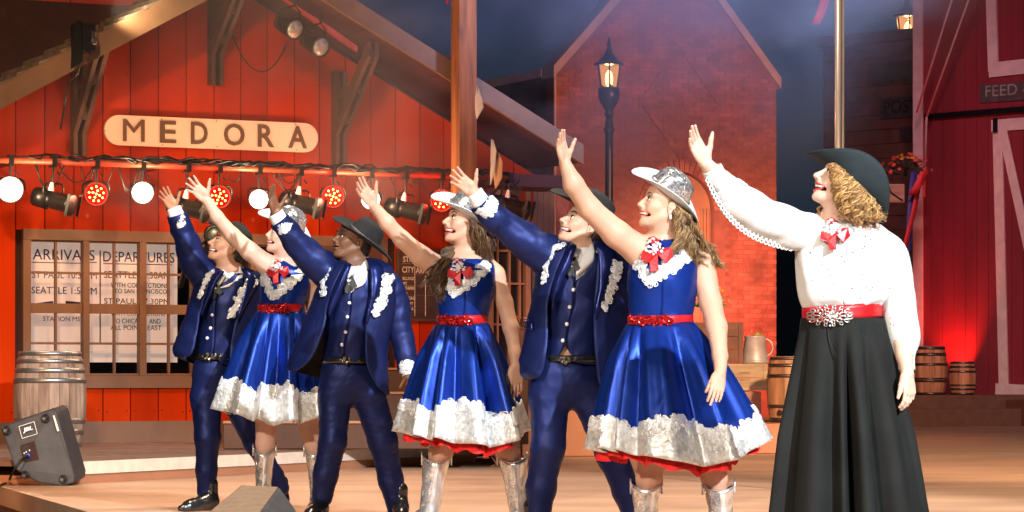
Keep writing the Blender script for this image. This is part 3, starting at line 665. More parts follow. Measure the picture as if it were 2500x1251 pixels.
# ---- crates, milk can, flowers on the tall block
def crate(label, x0,x1,d,z0,h,mat,nb,dep_=.5, words_=None):
    t = thing('crate', label, 'crate', P((x0+x1)/2, 920, d+dep_/2)*1.0); t.location.z = z0; WP[t.name] = Vector(t.location)
    a = (x0-CX)/F_*d; b_ = (x1-CX)/F_*d; hh = h/nb
    for i in range(nb):
        zz = z0+.003+i*hh
        B().box((a,d,zz+.004),(b_,d+.02,zz+hh-.004)).obj('slat', mat, t); B().box((a,d+dep_-.02,zz+.004),(b_,d+dep_,zz+hh-.004)).obj('slat', mat, t)
        B().box((a+.001,d+.021,zz+.004),(a+.02,d+dep_-.021,zz+hh-.004)).obj('slat', mat, t); B().box((b_-.02,d+.021,zz+.004),(b_-.001,d+dep_-.021,zz+hh-.004)).obj('slat', mat, t)
    for xx in (a+.0,b_-.05):
        B().box((xx,d-.014,z0+.003),(xx+.05,d-.001,z0+h-.003)).obj('corner_batten', mat, t)
    B().box((a+.001,d+.001,z0+h-.003),(b_-.001,d+dep_-.001,z0+h+.014)).obj('lid', mat, t)
    return t
cz = .684
ct = crate('pale wooden crate with faded stencil supporting the milk can', 1700, 1874, 33.3, cz, .30, M['crate_wood'], 2)
for s_, x0, x1, yb, h in (('STANDARD',1804,1832,914,6),('FRUIT CO',1806,1830,930,5)):
    a = P(x0,yb,33.3-.003); text('stencil', s_, a, (1,0,0), (0,0,1), h/F_*33.3, (x1-x0)/F_*33.3, pm('faded stencil', (.22,.13,.07), .8), ct, .001)
crate('dark brown crate stacked on the pale crate under the flower pot', 1690, 1814, 33.45, cz+.316, .47, M['crate_dark'], 3, .4)
def frustum(c, r0, r1, h, n=24): return [(0,r0),(0,r0)]
mc = P(1843, 920, 33.6); mc.z = cz+.316
can = thing('milk_can', 'grey galvanised can with handle filled with small flowers on crate', 'milk can', mc, 'flower holders')
B().lathe(mc+Vector((0,0,.002)), (0,0,1), [(0,.158),(.03,.162),(.035,.154),(.05,.154),(.3,.118),(.31,.124),(.325,.124),(.318,.11),(.25,.11)], 32).obj('can_body', M['metal_can'], can, True)
hc = [mc+Vector((.12+.09*math.sin(a), 0, .19+.10*math.cos(a))) for a in [math.pi*i/10 for i in range(11)]]
B().tube(hc, .011, 8).obj('handle', M['metal_can'], can, True)
def flowers(label, c, rx, rz, n, grp, petals=('petal_red','petal_yellow'), leafm='leaf', seed=1, par=None, leafy=1.0):
    r = random.Random(seed); t = thing('flower_bunch', label, 'flowers', c, grp); c = Vector(c)
    lf = B(); 
    for i in range(int(n*3*leafy)):
        a = r.random()*6.28; e = r.uniform(.1,1.3); L = r.uniform(.5,1)*rz; d = Vector((math.cos(a)*math.cos(e)*rx/rz, math.sin(a)*math.cos(e)*rx/rz*.7, math.sin(e)))
        p1 = c+d*L; w_ = d.cross(Vector((r.random(),r.random(),r.random()))).normalized()*rz*.06; m_ = c+d*L*.5+Vector((0,0,.1*rz))
        lf.add([c, m_+w_, p1, m_-w_], [(0,1,2,3)])
    lf.obj('leaves', M[leafm], t); t.children[-1]['kind'] = 'stuff' if n > 60 else 'thing'
    for i in range(n):
        a = r.random()*6.28; e = r.uniform(.15,1.45); L = r.uniform(.75,1.05)*rz; d = Vector((math.cos(a)*math.cos(e)*rx/rz, math.sin(a)*math.cos(e)*rx/rz*.7, math.sin(e)))
        p = c+d*L; fb_ = B(); nn = (d+Vector((0,-.6,.2))).normalized(); e1 = nn.cross(Vector((0,0,1))).normalized(); e2 = e1.cross(nn); s_ = rz*r.uniform(.09,.15)
        V = [p]
        for k in range(10):
            th = k*math.pi/5; rr = s_*(1 if k%2==0 else .45); V.append(p+(e1*math.cos(th)+e2*math.sin(th))*rr+nn*(s_*.3 if k%2==0 else 0))
        fb_.add(V, [(0,k+1,(k+1)%10+1) for k in range(10)]); fb_.obj('blossom', M[petals[0] if r.random()<.75 else petals[1]], t)
    return t
flowers('small red and yellow flowers standing in the galvanised can', mc+Vector((0,0,.30)), .15, .10, 26, 'stage flowers', seed=4, leafy=.5)
pc = P(1733, 920, 33.65); pc.z = cz+.316+.486
pot = thing('flower_pot', 'terracotta coloured pot on dark crate beside the front dancer arm', 'flower pot', pc, 'flower holders')
B().lathe(pc+Vector((0,0,.002)), (0,0,1), [(0,.06),(.13,.085),(.135,.095),(.165,.095),(.165,.08),(.13,.075)], 24).obj('pot_body', M['crate_wood'], pot, True)
flowers('orange and red flowers with long leaves in the clay pot', pc+Vector((0,0,.15)), .32, .28, 40, 'stage flowers', seed=9)
fc = P(1272, 790, 29.3); fp = thing('planter_stand', 'dark wooden plant stand on the steps platform', 'plant stand', (fc.x, fc.y, .937), 'flower holders')
B().box((fc.x-.12,fc.y-.1,.938),(fc.x+.12,fc.y+.1,fc.z-.06)).obj('stand_box', M['crate_dark'], fp)
B().box((fc.x-.14,fc.y-.12,fc.z-.06),(fc.x+.14,fc.y+.12,fc.z-.04)).obj('stand_top', M['crate_dark'], fp)
flowers('red flower cluster behind the third man and long-haired woman', fc+Vector((0,0,-.04)), .15, .12, 18, 'stage flowers', ('petal_red','petal_red'), 'leaf_dark', 5, leafy=.5)

# ---- dry tumbleweed by the steps
r5 = random.Random(5); b = B(); tc_ = P(1208, 1085, 26.8); tc_.z = .155
for i in range(46):
    a = r5.random()*6.28; e = r5.uniform(-1.2,1.4); a2 = a+r5.uniform(-1.2,1.2); e2 = e+r5.uniform(-.8,.8); pts = []
    for k in range(6):
        t_ = k/5; aa = a+(a2-a)*t_; ee = e+(e2-e)*t_; R_ = .15*(.55+.45*t_); pts.append(tc_+Vector((math.cos(aa)*math.cos(ee)*R_*1.3, math.sin(aa)*math.cos(ee)*R_, math.sin(ee)*R_)))
    b.tube(pts, .0035, 4)
tag(b.obj('tumbleweed', M['twig'], at=tc_), 'dry twiggy tumbleweed lying at the end of the porch edge', 'tumbleweed')

# ---- brick gable building
BO = P(1355, 920, 40.0); BO.z = 0
def bw(u, v, z): return BO+EU*u+EV*v+EZ*z
def bT(x,y,z): return tuple(bw(x,y,z))
def buz(px, py, v=0):
    p = hit(px, py, O=BO+EV*v); return (p-BO).dot(EU), p.z
bk = thing('brick_house', 'painted red brick gable front with pale coping and arched opening', 'brick building', bw(1.8,0,0))
UW = buz(1895,400)[0]
lx, lz = buz(1355,181); l2 = buz(1505,8); mlb = (l2[1]-lz)/(l2[0]-lx); rz_ = buz(1895,208)[1]; r2 = buz(1752,8); mrb = (r2[1]-rz_)/(r2[0]-UW)
def gz(u): return min(lz+mlb*u, rz_+mrb*(u-UW))
uG = (rz_-mrb*UW-lz)/(mlb-mrb)
# arched opening
au0 = buz(1583,520)[0]; au1 = buz(1743,520)[0]; auc = (au0+au1)/2; azs = buz(1663,500)[1]; ar = (au1-au0)/2
azs = buz(1663,420)[1]-ar
def in_arch(u,z,m=0): return (abs(u-auc) < ar+m and z < azs) or (math.hypot(u-auc, z-azs) < ar+m and z >= azs)
op = [(0,0),(au0,0),(au0,azs)]+[(auc-ar*math.cos(t_), azs+ar*math.sin(t_)) for t_ in [math.pi*i/16 for i in range(1,16)]]+[(au1,azs),(au1,0),(UW,0),(UW,gz(UW)),(uG,gz(uG)),(0,gz(0))]
B().prism([bw(u,0,z) for u,z in op], EV*(-.25)).obj('mortar_wall', M['mortar'], bk)
BH, BW_ = .0655, .205; cnt = 0; stuff = B(); br_ = random.Random(2); bricks = []
nr = int(gz(uG)/BH)
for j in range(nr):
    z0 = j*BH; off = (BW_/2 if j%2 else 0)
    for i in range(-1, 20):
        u0 = i*BW_+off+.004; u1 = u0+BW_-.008; u0 = max(u0,.002); u1 = min(u1,UW-.002)
        if u1-u0 < .05: continue
        z1 = z0+BH-.008
        if z1 > min(gz(u0),gz(u1))-.02: continue
        if in_arch((u0+u1)/2, (z0+z1)/2, .19) or in_arch(u0,z1,.16) or in_arch(u1,z1,.16): continue
        bricks.append((u0,u1,z0,z1))
bm = {}
vis = sorted(bricks, key=lambda q: abs(q[2]-3.6)+abs(q[0]-1.6)*.4)
for k, (u0,u1,z0,z1) in enumerate(vis):
    d_ = .004+.006*br_.random()
    if k < 300 and u1-u0 > BW_-.02:
        key = 'b%d' % (k%4)
        if key not in bm:
            b = B(); dd_ = .003+.001*(k%4); b.box((0,0,0),(BW_-.008,dd_,BH-.008), T=lambda x,y,z: tuple(EU*x+EV*y+EZ*z))
            me = bpy.data.meshes.new('brick'); me.from_pydata(b.v, [], b.f); me.materials.append(M['brick'] if k%2 else M['brick_b']); bm[key] = me
        o = bpy.data.objects.new('brick', bm[key]); COL.objects.link(o); o.parent = bk; o.location = bw(u0,.0005,z0)-org(bk)
    else: stuff.box((u0,.0005,z0),(u1,d_,z1), br_.randrange(2), T=bT)
tag(stuff.obj('brickwork', M['brick'], bk, mats=[M['brick'],M['brick_b']]), kind='stuff')
for i in range(23):                                            # arch ring voussoirs
    a0 = math.pi*i/23+.01; a1 = math.pi*(i+1)/23-.01; r0, r1 = ar+.004, ar+.17
    B().prism([bw(auc-r*math.cos(a), .001, azs+r*math.sin(a)) for r,a in ((r0,a0),(r0,a1),(r1,a1),(r1,a0))][::-1], EV*.022).obj('brick', M['brick'], bk)
for s_ in (-1,1):                                              # raised diamond of slanted bricks above the arch
    for k in range(9):
        for top in (0,1):
            cu_ = auc + s_*(.14*k+.07)*.55; cz_ = azs+ar+.98+(1.0-.14*k*.9)*.75*(1 if top else -1)
            e = Vector((s_*.5,-.86)) if top else Vector((s_*.5,.86)); e.normalize(); w_ = Vector((-e.y,e.x))
            pts = [Vector((cu_,cz_))+e*a+w_*b_ for a,b_ in ((-.06,-.04),(.06,-.04),(.06,.04),(-.06,.04))]
            B().prism([bw(p.x,.010,p.y) for p in pts], EV*.012).obj('brick', M['brick_b'], bk)
pn = [(au0+.02,0)]+[(auc-(ar-.02)*math.cos(t_), azs+(ar-.02)*math.sin(t_)) for t_ in [math.pi*i/16 for i in range(0,17)]]+[(au1-.02,0)]
B().prism([bw(u,-.06,z) for u,z in pn][::-1], EV*(-.05)).obj('arch_shutter', M['arch_panel'], bk)
for x_ in (1598,1606,1614,1716,1724,1732):
    uu = buz(x_,520)[0]; B().box((uu-.018,-.06,0),(uu+.018,-.035,azs+.02), T=bT).obj('pilaster_strip', M['arch_panel'], bk)
for (ua_,ub_) in ((-.05,uG),(uG,UW+.05)):
    za_, zb_ = (lz+mlb*ua_, gz(uG)) if ua_ < uG-.01 else (gz(uG), rz_+mrb*(ub_-UW))
    B().hexa([bw(ua_,-.3,za_),bw(ub_,-.3,zb_),bw(ub_,.06,zb_),bw(ua_,.06,za_),bw(ua_,-.3,za_+.16),bw(ub_,-.3,zb_+.16),bw(ub_,.06,zb_+.16),bw(ua_,.06,za_+.16)]).obj('coping', M['coping'], bk)
# left side wall runs back
B().box((0.0,-6,0),(.2,-.26,gz(0)-.02), T=bT).obj('side_wall', M['sidewall'], bk)
B().box((-.06,-6,gz(0)-.018),(.2,-.31,gz(0)+.1), T=bT).obj('side_coping', M['coping'], bk)
B().box((-.03,-.0,0),(-.002,.04,gz(0)), T=bT).obj('corner_edge', M['coping'], bk)

# low brown wall joining the depot and the brick house
jw = thing('link_wall', 'dark brown boarded wall between depot door and brick house', 'wall', P(1330,920,33.5)*Vector((1,1,0)) if False else Vector((.4,33.5,0)))
for i in range(4):
    x0 = 1299+i*14; B().box(((x0-CX)/F_*33.5,33.5,0),((x0+13.3-CX)/F_*33.5,33.6,H_+(920-446)/F_*33.5)).obj('board', M['store'], jw)
x0 = 1357; B().box(((x0-CX)/F_*33.7,33.7,0),((x0+32-CX)/F_*33.7,33.9,H_+(920-440)/F_*33.7)).obj('brick_pier', M['brick'], jw)

# ---- street lamps
def lamp(label, c, z0, s, par_group):
    t = thing('street_lamp', label, 'street lamp', (c.x, c.y, z0), par_group); X = Vector((c.x,c.y,0))
    at = lambda z: X+Vector((0,0,z))
    zc = c.z     # height of lantern bottom
    B().tube2([(at(z), Vector((0,0,1)), r) for z,r in ((z0,.12*s),(z0+.1,.12*s),(z0+.14,.07*s),(zc-.9*s,.055*s),(zc-.62*s,.055*s),(zc-.6*s,.075*s),(zc-.56*s,.075*s),(zc-.54*s,.06*s),(zc-.44*s,.05*s),(zc-.40*s,.045*s))], 16).obj('pole', M['black_steel'], t, True)
    B().tube2([(at(zc+h*s), Vector((0,0,1)), r*s) for h,r in ((-.40,.03),(-.37,.075),(-.33,.05),(-.30,.06),(-.2,.125),(-.12,.15),(.0,.152),(.012,.13))], 12).obj('cup', M['black_steel'], t, True)
    n = 6; r0, r1, hh = .125*s, .17*s, .32*s
    for k in range(n):
        a = 2*math.pi*k/n+math.pi/6; a2 = a+2*math.pi/n
        pt = lambda r, a_, z: X+Vector((r*math.cos(a_), r*math.sin(a_), z))
        mk('pane', [pt(r0*.98,a,zc),pt(r0*.98,a2,zc),pt(r1*.98,a2,zc+hh),pt(r1*.98,a,zc+hh)], [(0,1,2,3)], LG, t)
        B().tube([pt(r0,a,zc-.01), pt(r1,a,zc+hh)], .012*s, 6).obj('bar', M['black_steel'], t)
        # pointed foot ornament
        B().prism([pt(r0*1.03,a,zc), pt(r0*1.03,(a+a2)/2,zc), pt(r0*1.08,a,zc+.07*s)], Vector((math.cos(a),math.sin(a),0))*.006).obj('leaf_ornament', M['black_steel'], t)
    B().tube2([(at(zc+h*s), Vector((0,0,1)), r*s) for h,r in ((.32,.17),(.325,.215),(.345,.215),(.36,.17),(.40,.13),(.46,.075),(.52,.04),(.54,.045),(.56,.022),(.62,.035),(.64,.02),(.72,.004))], 12).obj('roof', M['black_steel'], t, True)
    B().tube2([(at(zc+h*s), Vector((0,0,1)), r*s) for h,r in ((.02,.02),(.05,.045),(.13,.055),(.2,.045),(.25,.01))], 12).obj('bulb', M['flame'], t, True)
    l = bpy.data.lights.new('lantern_glow', 'POINT'); l.energy = 26*s*s; l.color = (1,.55,.25); l.shadow_soft_size = .06
    lo = bpy.data.objects.new('lantern_glow', l); COL.objects.link(lo); lo.location = at(zc+.28*s)
    return t
def lantern_glass():
    m = bpy.data.materials.new('amber lantern glass'); m.use_nodes = True; N = m.node_tree.nodes; L = m.node_tree.links; N.remove(N['Principled BSDF'])
    e = N.new('ShaderNodeEmission'); e.inputs[0].default_value = (1,.42,.13,1); e.inputs[1].default_value = 1.0
    t_ = N.new('ShaderNodeBsdfTransparent'); t_.inputs[0].default_value = (1,.8,.5,1); mx = N.new('ShaderNodeMixShader'); mx.inputs[0].default_value = .45
    L.new(e.outputs[0], mx.inputs[1]); L.new(t_.outputs[0], mx.inputs[2]); L.new(mx.outputs[0], N['Material Output'].inputs[0]); return m
LG = lantern_glass()
lc = P(1487, 216, 37.2); lamp('black street lamp with glowing lantern in front of the brick gable', lc, 0.0, .93, 'lit street lamps')
lc = P(2216, 98, 58); lamp('street lamp glowing behind the white corner board of barn', lc, 0.0, 1.45, 'lit street lamps')

# ---- steel mast
fp = P(2052, 900, 20.5); mt = thing('steel_mast', 'tall polished steel mast rising behind the black hat of the lead singer', 'mast', (fp.x,fp.y,0))
B().tube([(fp.x-.016,20.5,.0),(fp.x-.016,20.5,6.5)], .024, 20).obj('tube', M['chrome'], mt, True)
B().tube([(fp.x+.022,20.53,.0),(fp.x+.012,20.53,6.5)], .014, 16).obj('cable_conduit', M['chrome'], mt, True)
B().lathe((fp.x,20.5,.003), (0,0,1), [(0,.12),(.02,.12),(.03,.05)], 20).obj('base_plate', M['black_steel'], mt)

# ---- barn at the right, general store behind
AB = math.atan(.875); BU = Vector((math.cos(AB), -math.sin(AB), 0)); BV = Vector((-math.sin(AB), -math.cos(AB), 0))
BA = P(2246, 920, 52.0); BA.z = 0
def rw(u,v,z): return BA+BU*u+BV*v+EZ*z
def rT(x,y,z): return tuple(rw(x,y,z))
def ruz(px,py,v=0):
    p = hit(px,py,O=BA+BV*v,N=BV); return (p-BA).dot(BU), p.z
ba = thing('barn', 'dark red plank barn with pale trim and braced sliding door', 'barn', rw(1.5,0,0))
u = 0.0
ub_end = ruz(2620,900)[0]
while u < ub_end:
    B().box((u+.004,-.08,0),(u+.236,0,8.5), T=rT).obj('board', M['barn'], ba); u += .24
B().box((-.02,-.3,0),(ub_end,-.081,8.5), T=rT).obj('backing', M['groove'], ba)
B().box((-.13,-.05,.5),(.07,.035,8.5), T=rT).obj('corner_board', M['barn_trim'], ba)
def rbar(x0,y0,x1,y1,wd,name='door_trim',v0=.036,v1=.07,mat='barn_trim'):
    """flat board between two photo points on the barn wall"""
    a = Vector(ruz(x0,y0,v1)); b_ = Vector(ruz(x1,y1,v1)); d = (b_-a).normalized(); n = Vector((-d.y,d.x))*wd/2
    pts = [a-n, b_-n, b_+n, a+n]
    return B().prism([rw(p.x,v0,p.y) for p in pts], BV*(v1-v0)).obj(name, M[mat], ba)
rbar(2434,298,2450,962,.19,v0=.002,v1=.036); rbar(2420,308,2520,300,.21,v0=.037,v1=.06); rbar(2430,950,2520,955,.2,v0=.037,v1=.06); rbar(2447,318,2530,700,.17,v0=.061,v1=.085)
rbar(2522,300,2530,960,.2,v0=.002,v1=.036)
rbar(2418,-20,2424,175,.2,'window_trim',.002,.05); rbar(2414,172,2520,160,.26,'window_trim',.051,.08)
B().box((ruz(2436,300)[0]-.03,.086,ruz(2440,325)[1]),(ruz(2436,300)[0]+.05,.12,ruz(2440,290)[1]), T=rT).obj('door_roller', M['black_steel'], ba)
rbar(2255,286,2560,262,.10,'door_track',.09,.12,'black_steel')
sgn = thing('feed_sign', 'dark faded sign lettered FEED over the barn door', 'sign', rw(ruz(2440,225)[0],.06,ruz(2440,225)[1]))
a = Vector(ruz(2392,252,.06)); b_ = Vector(ruz(2560,252-.09*160,.06))
zb0 = ruz(2392,252,.06)[1]; zb1 = ruz(2392,208,.06)[1]
B().box((a.x,.002,zb0),(b_.x,.06,zb1), T=rT).obj('panel', M['sign_dark'], sgn)
p_ = rw(ruz(2406,246,.061)[0],.061,zb0+.10); text('lettering', 'FEED - SEED', p_, BU, EZ, (zb1-zb0)*.62, (ruz(2600,246,.061)[0]-ruz(2406,246,.061)[0]), M['sign_letter'], sgn, .003)
# stay ropes on the barn corner
b = B()
for (x0,y0,x1,y1) in ((2330,-20,2238,275),(2372,-20,2262,287),(2262,287,2256,480)):
    d0,d1 = (49.5,51.0); b = B(); b.tube([P(x0,y0,d0),P(x1,y1,d1)], .02, 6)
    tag(b.obj('stay_rope', M['rope'], smooth=True, at=P(x1,y1,d1)), {2330:'pale stay rope crossing the barn corner, left one',2372:'pale stay rope slanting down the barn wall, right one',2262:'short rope hanging down along the barn corner board'}[x0], 'rope', 'ropes at the barn corner')
# riser under the barn
tag(B().box((ruz(2150,960)[0],.0,.004),(ub_end,1.4,.45), T=lambda x,y,z: tuple(rw(x,y,z))).obj('barn_platform', M['step_dark']), kind='structure')
tag(B().box(((2130-CX)/F_*49.2,49.2,.004),((2700-CX)/F_*49.2,50.6,.535)).obj('barn_riser', M['stage_edge']), kind='structure')
tag(B().box(((2130-CX)/F_*49.0,49.0,.004),((2700-CX)/F_*49.0,49.18,.30)).obj('barn_riser_step', M['stage_edge']), kind='structure')
b3 = P(2270, 965, 49.6); b3.z = .537
barrel('larger of the two brown barrels before the barn wall', b3, .84, .30, 18, [(.0,.05),(.26,.31),(.32,.35),(.60,.65),(.8,.86),(.93,.99)], w3, M['hoop_dark'], 'oak barrels')
b4 = P(2350, 965, 49.65); b4.z = .537
barrel('small squat keg beside the larger barn barrel', b4, .58, .235, 16, [(.0,.06),(.14,.2),(.26,.31),(.66,.72),(.8,.86),(.93,.99)], w3, M['hoop_dark'], 'oak barrels')
# stairs behind the singer
sr = thing('stage_stairs', 'steep stairs with red lit nosings left of the barn corner', 'stairs', P(2225, 920, 51.5)*Vector((1,1,0)) if False else Vector((7.2,51.5,.0)))
for i in range(11):
    z = .5+i*.205; y0 = 50.9+i*.16; x0 = (2195-CX)/F_*y0; x1 = (2247-i*.5-CX)/F_*y0-.02
    B().box((x0,y0,z),(x1,y0+.17,z+.19)).obj('riser', M['step_dark'], sr); B().box((x0,y0-.02,z+.191),(x1,y0+.2,z+.204)).obj('tread', pm('red lit tread', (.6,.12,.08), .5) if i == 0 else bpy.data.materials['red lit tread'], sr)  # treads coloured red in place of red light falling on them
# store
so = P(2011, 920, 59.0); so.z = 0
def sw(u,v,z): return so+BU*u+BV*v+EZ*z
def sT(x,y,z): return tuple(sw(x,y,z))
def suz(px,py,v=0):
    p = hit(px,py,O=so+BV*v,N=BV); return (p-so).dot(BU), p.z
gs = thing('general_store', 'shadowy brown clapboard store front with dark sign boards', 'store building', sw(1.5,0,0))
zt = suz(2012,117)[1]; ue2 = suz(2290,117)[0]; n = 26
for i in range(n):
    z0 = zt*i/n; B().hexa([sw(0,-.1,z0),sw(ue2,-.1,z0),sw(ue2,.03,z0),sw(0,.03,z0),sw(0,-.1,z0+zt/n-.01),sw(ue2,-.1,z0+zt/n-.01),sw(ue2,.0,z0+zt/n-.01),sw(0,.0,z0+zt/n-.01)]).obj('clapboard', M['store'], gs)
B().box((-.1,-.12,zt+.002),(ue2,.10,zt+.22), T=sT).obj('cornice', M['store'], gs)
for (x0,x1,y0,y1,wd) in ((2122,2232,150,208,'BUTCHER'),(2148,2232,235,292,'POST'),(2196,2232,305,345,'OFFICE')):
    a = suz(x0,y1,.08); c_ = suz(x1+50,y1,.08); z1_ = suz(x0,y0+6,.08)[1]
    sx = sub_empty('sign_board', gs); B().box((a[0],.031,a[1]),(c_[0],.08,z1_), T=sT).obj('panel', M['sign_dark'], sx)
    if wd == 'POST': text('lettering', wd, sw(a[0]+.1,.081,a[1]+.1), BU, EZ, (z1_-a[1])*.62, (c_[0]-a[0])*.62, M['groove'], sx, .003)
# flower box and ribbons
fbx = P(2182, 485, 50.2); fb2 = thing('flower_box', 'tan wooden flower box hung high beside the barn corner', 'flower box', fbx)
B().box((fbx.x-.26,50.0,fbx.z-.08),(fbx.x+.16,50.35,fbx.z+.24)).obj('box', M['crate_wood'], fb2)
B().tube([P(2168,448,49.97),P(2175,470,49.96),P(2195,484,49.96),P(2204,490,49.97)], .012, 6).obj('cord', M['groove'], fb2, True)
flowers('dark wilted flowers with red and yellow blooms over the hung box', P(2215,432,49.9), .50, .42, 46, 'stage flowers', ('petal_red','petal_yellow'), 'leaf_dark', 12)
def ribbon(label, pts, wd, mat, group=None, name='ribbon', d=49.6):
    V = []; n = len(pts)
    for i,(x,y) in enumerate(pts):
        dy = .05*math.sin(i*2.1); V += [P(x-wd/2,y,d+dy), P(x+wd/2,y,d+dy+.05)]
    o = mk(name, V, [(2*i,2*i+1,2*i+3,2*i+2) for i in range(n-1)], M[mat], smooth=True, at=P(pts[0][0],pts[0][1],d)); solid(o,.008)
    return tag(o, label, 'ribbon', group)
ribbon('blue bunting tail hanging under the barn flowers', [(2232,420),(2226,470),(2222,530),(2218,600),(2212,640)], 16, 'cloth_blue', 'ribbons under the barn flowers')
ribbon('long red bunting tail hanging beside the blue one', [(2248,425),(2240,470),(2230,520),(2212,590),(2206,620)], 12, 'cloth_red', 'ribbons under the barn flowers', d=49.5)
ribbon('short bright red bow tail crossing the barn corner', [(2258,418),(2250,436),(2236,462),(2228,476)], 22, 'cloth_red', 'ribbons under the barn flowers', d=49.3)
ribbon('faint red streamer hanging high beside the steel mast', [(2018,-10),(2008,20),(2000,40),(1990,60)], 22, 'cloth_red', d=40)

# ---- pennants round the post
def penn(label, ptL, ptR, mat, d):
    V = []; n = len(ptL)
    for i in range(n):
        (x0,y0),(x1,y1) = ptL[i], ptR[i]
        for k in range(5):
            t_ = k/4; V.append(P(x0+(x1-x0)*t_, y0+(y1-y0)*t_, d+.05*math.sin(t_*3+i*.9)))
    Fq = [(i*5+k,i*5+k+1,i*5+6+k,i*5+5+k) for i in range(n-1) for k in range(4)]
    o = mk('pennant', V, Fq, M[mat], smooth=True, at=P(*ptL[0],d)); solid(o,.004); return tag(o, label, 'pennant', 'cloth pennants')
penn('white cloth pennant hanging beside the tall post', [(1165,210),(1160,238),(1160,265),(1163,290)], [(1168,212),(1178,245),(1181,262),(1165,291)], 'cloth_white', 28.0)
penn('pale front leaf of the tan pennant below the rake', [(1199,340),(1198,370),(1197,420),(1197,452)], [(1204,342),(1212,368),(1208,420),(1199,450)], 'cloth_white', 27.9)
penn('orange tan pennant below the rake beside the raised cuff', [(1208,372),(1206,400),(1206,435),(1209,461)], [(1218,375),(1227,395),(1226,435),(1211,461)], 'cloth_tan', 28.0)
penn('tiny red pennant tip at the top edge beside the post', [(1084,-20),(1086,-5),(1090,6),(1092,12)], [(1100,-20),(1097,-4),(1094,7),(1093,12)], 'cloth_red', 27.9)
# fan of dark metallic bunting by the eave
b = B(); c = hit(1228,448,.85)
for k in range(9):
    a = math.pi*(.08+.84*k/8)+math.pi; e = Vector((math.cos(a),0,math.sin(a))); e = EU*e.x+EZ*e.z; s_ = EV*(.03 if k%2 else -.03)
    a2 = math.pi*(.08+.84*(k+1)/8)+math.pi; e2_ = EU*math.cos(a2)+EZ*math.sin(a2); s2 = EV*(.03 if (k+1)%2 else -.03)
    b.add([c, c+e*.24+s_, c+e2_*.24+s2], [(0,1,2)])
tag(b.obj('bunting_fan', pm('dark satin bunting', (.14,.07,.05), .35, .3), at=c), 'dark pleated bunting fan under the eave beam', 'bunting')

# ---- stage monitors
mo = thing('stage_monitor', 'black wedge loudspeaker showing its underside and white logo at stage edge', 'loudspeaker', on_z(110,1190))
MD = 22.3
ol2 = [(0,1042),(128,999),(137,1003),(182,1162),(180,1180),(150,1188),(92,1180),(40,1150),(33,1135)]
q = [P(x,y,MD+(.10 if y<1050 else 0.0)) for x,y in ol2]
dirn = Vector((.12,1,.10)).normalized()*.34
bevel(B().prism(q, dirn).obj('cabinet', M['black_paint'], mo), .015, 2)
def mface(x,y,e=.0): 
    t_ = (1188-y)/188; return P(x,y,MD+.075*max(0,min(1,t_*1.25-.05))-.012-e)
fz = (mface(60,1030)-mface(60,1080)).normalized(); fx = (mface(110,1040)-mface(60,1055)).normalized()
b = B(); cs = [(46,1042),(83,1030),(91,1060),(54,1071)]
for i in range(4):
    a, c = mface(*cs[i],.003), mface(*cs[(i+1)%4],.003); b.tube([a,c], .0022, 4)
b.obj('logo_frame', M['jbl'], mo)
text('logo_lettering', 'JBL', mface(57,1059,.004), fx, fz, 13/F_*MD, 24/F_*MD, M['jbl'], mo, .002, .03)
for (x,y) in ((17,1050),(112,1021),(155,1170),(62,1160)):
    nrm = fx.cross(fz).normalized(); b = B(); b.lathe(mface(x,y,.0), nrm, [(0,.034),(.006,.034),(.008,.026),(.004,.022)], 18); b.obj('rubber_foot', M['black_steel'], mo, True)
rc = B(); rc.prism([mface(*p,.001) for p in ((50,1087),(84,1077),(95,1122),(58,1130))][::-1], -fx.cross(fz).normalized()*-.002); rc.obj('connector_recess', M['groove'], mo)
b = B(); b.prism([mface(*p,.004) for p in ((53,1092),(70,1087),(76,1118),(60,1124))][::-1], fx.cross(fz).normalized()*.004); b.obj('connector_plate', M['black_steel'], mo)
b = B(); b.lathe(mface(70,1113,.008), fx.cross(fz), [(0,.014),(.03,.012)], 12); b.obj('blue_plug', M['blue_plug'], mo, True)
for (x,y) in ((59,1107),(64,1104),(72,1100)): B().lathe(mface(x,y,.008), fx.cross(fz), [(0,.006),(.004,.004)], 8).obj('screw', M['jbl'], mo)
b = B(); b.prism([mface(*p,.002) for p in ((129,1016),(133,1014),(145,1052),(140,1054))][::-1], fx.cross(fz).normalized()*.003); b.obj('pale_strip', M['tape'], mo)
cbl = [mface(69,1113,.03), mface(50,1125,.12), mface(36,1145,.14), mface(28,1160,.1), on_z(20,1178,.01), on_z(-2,1186,.01), on_z(-60,1192,.01)]
tag(B().tube(cbl, .010, 8).obj('speaker_cable', M['black_steel'], smooth=True, at=on_z(20,1178,.01)), 'black cable plugged into the wedge loudspeaker and trailing off left', 'cable')
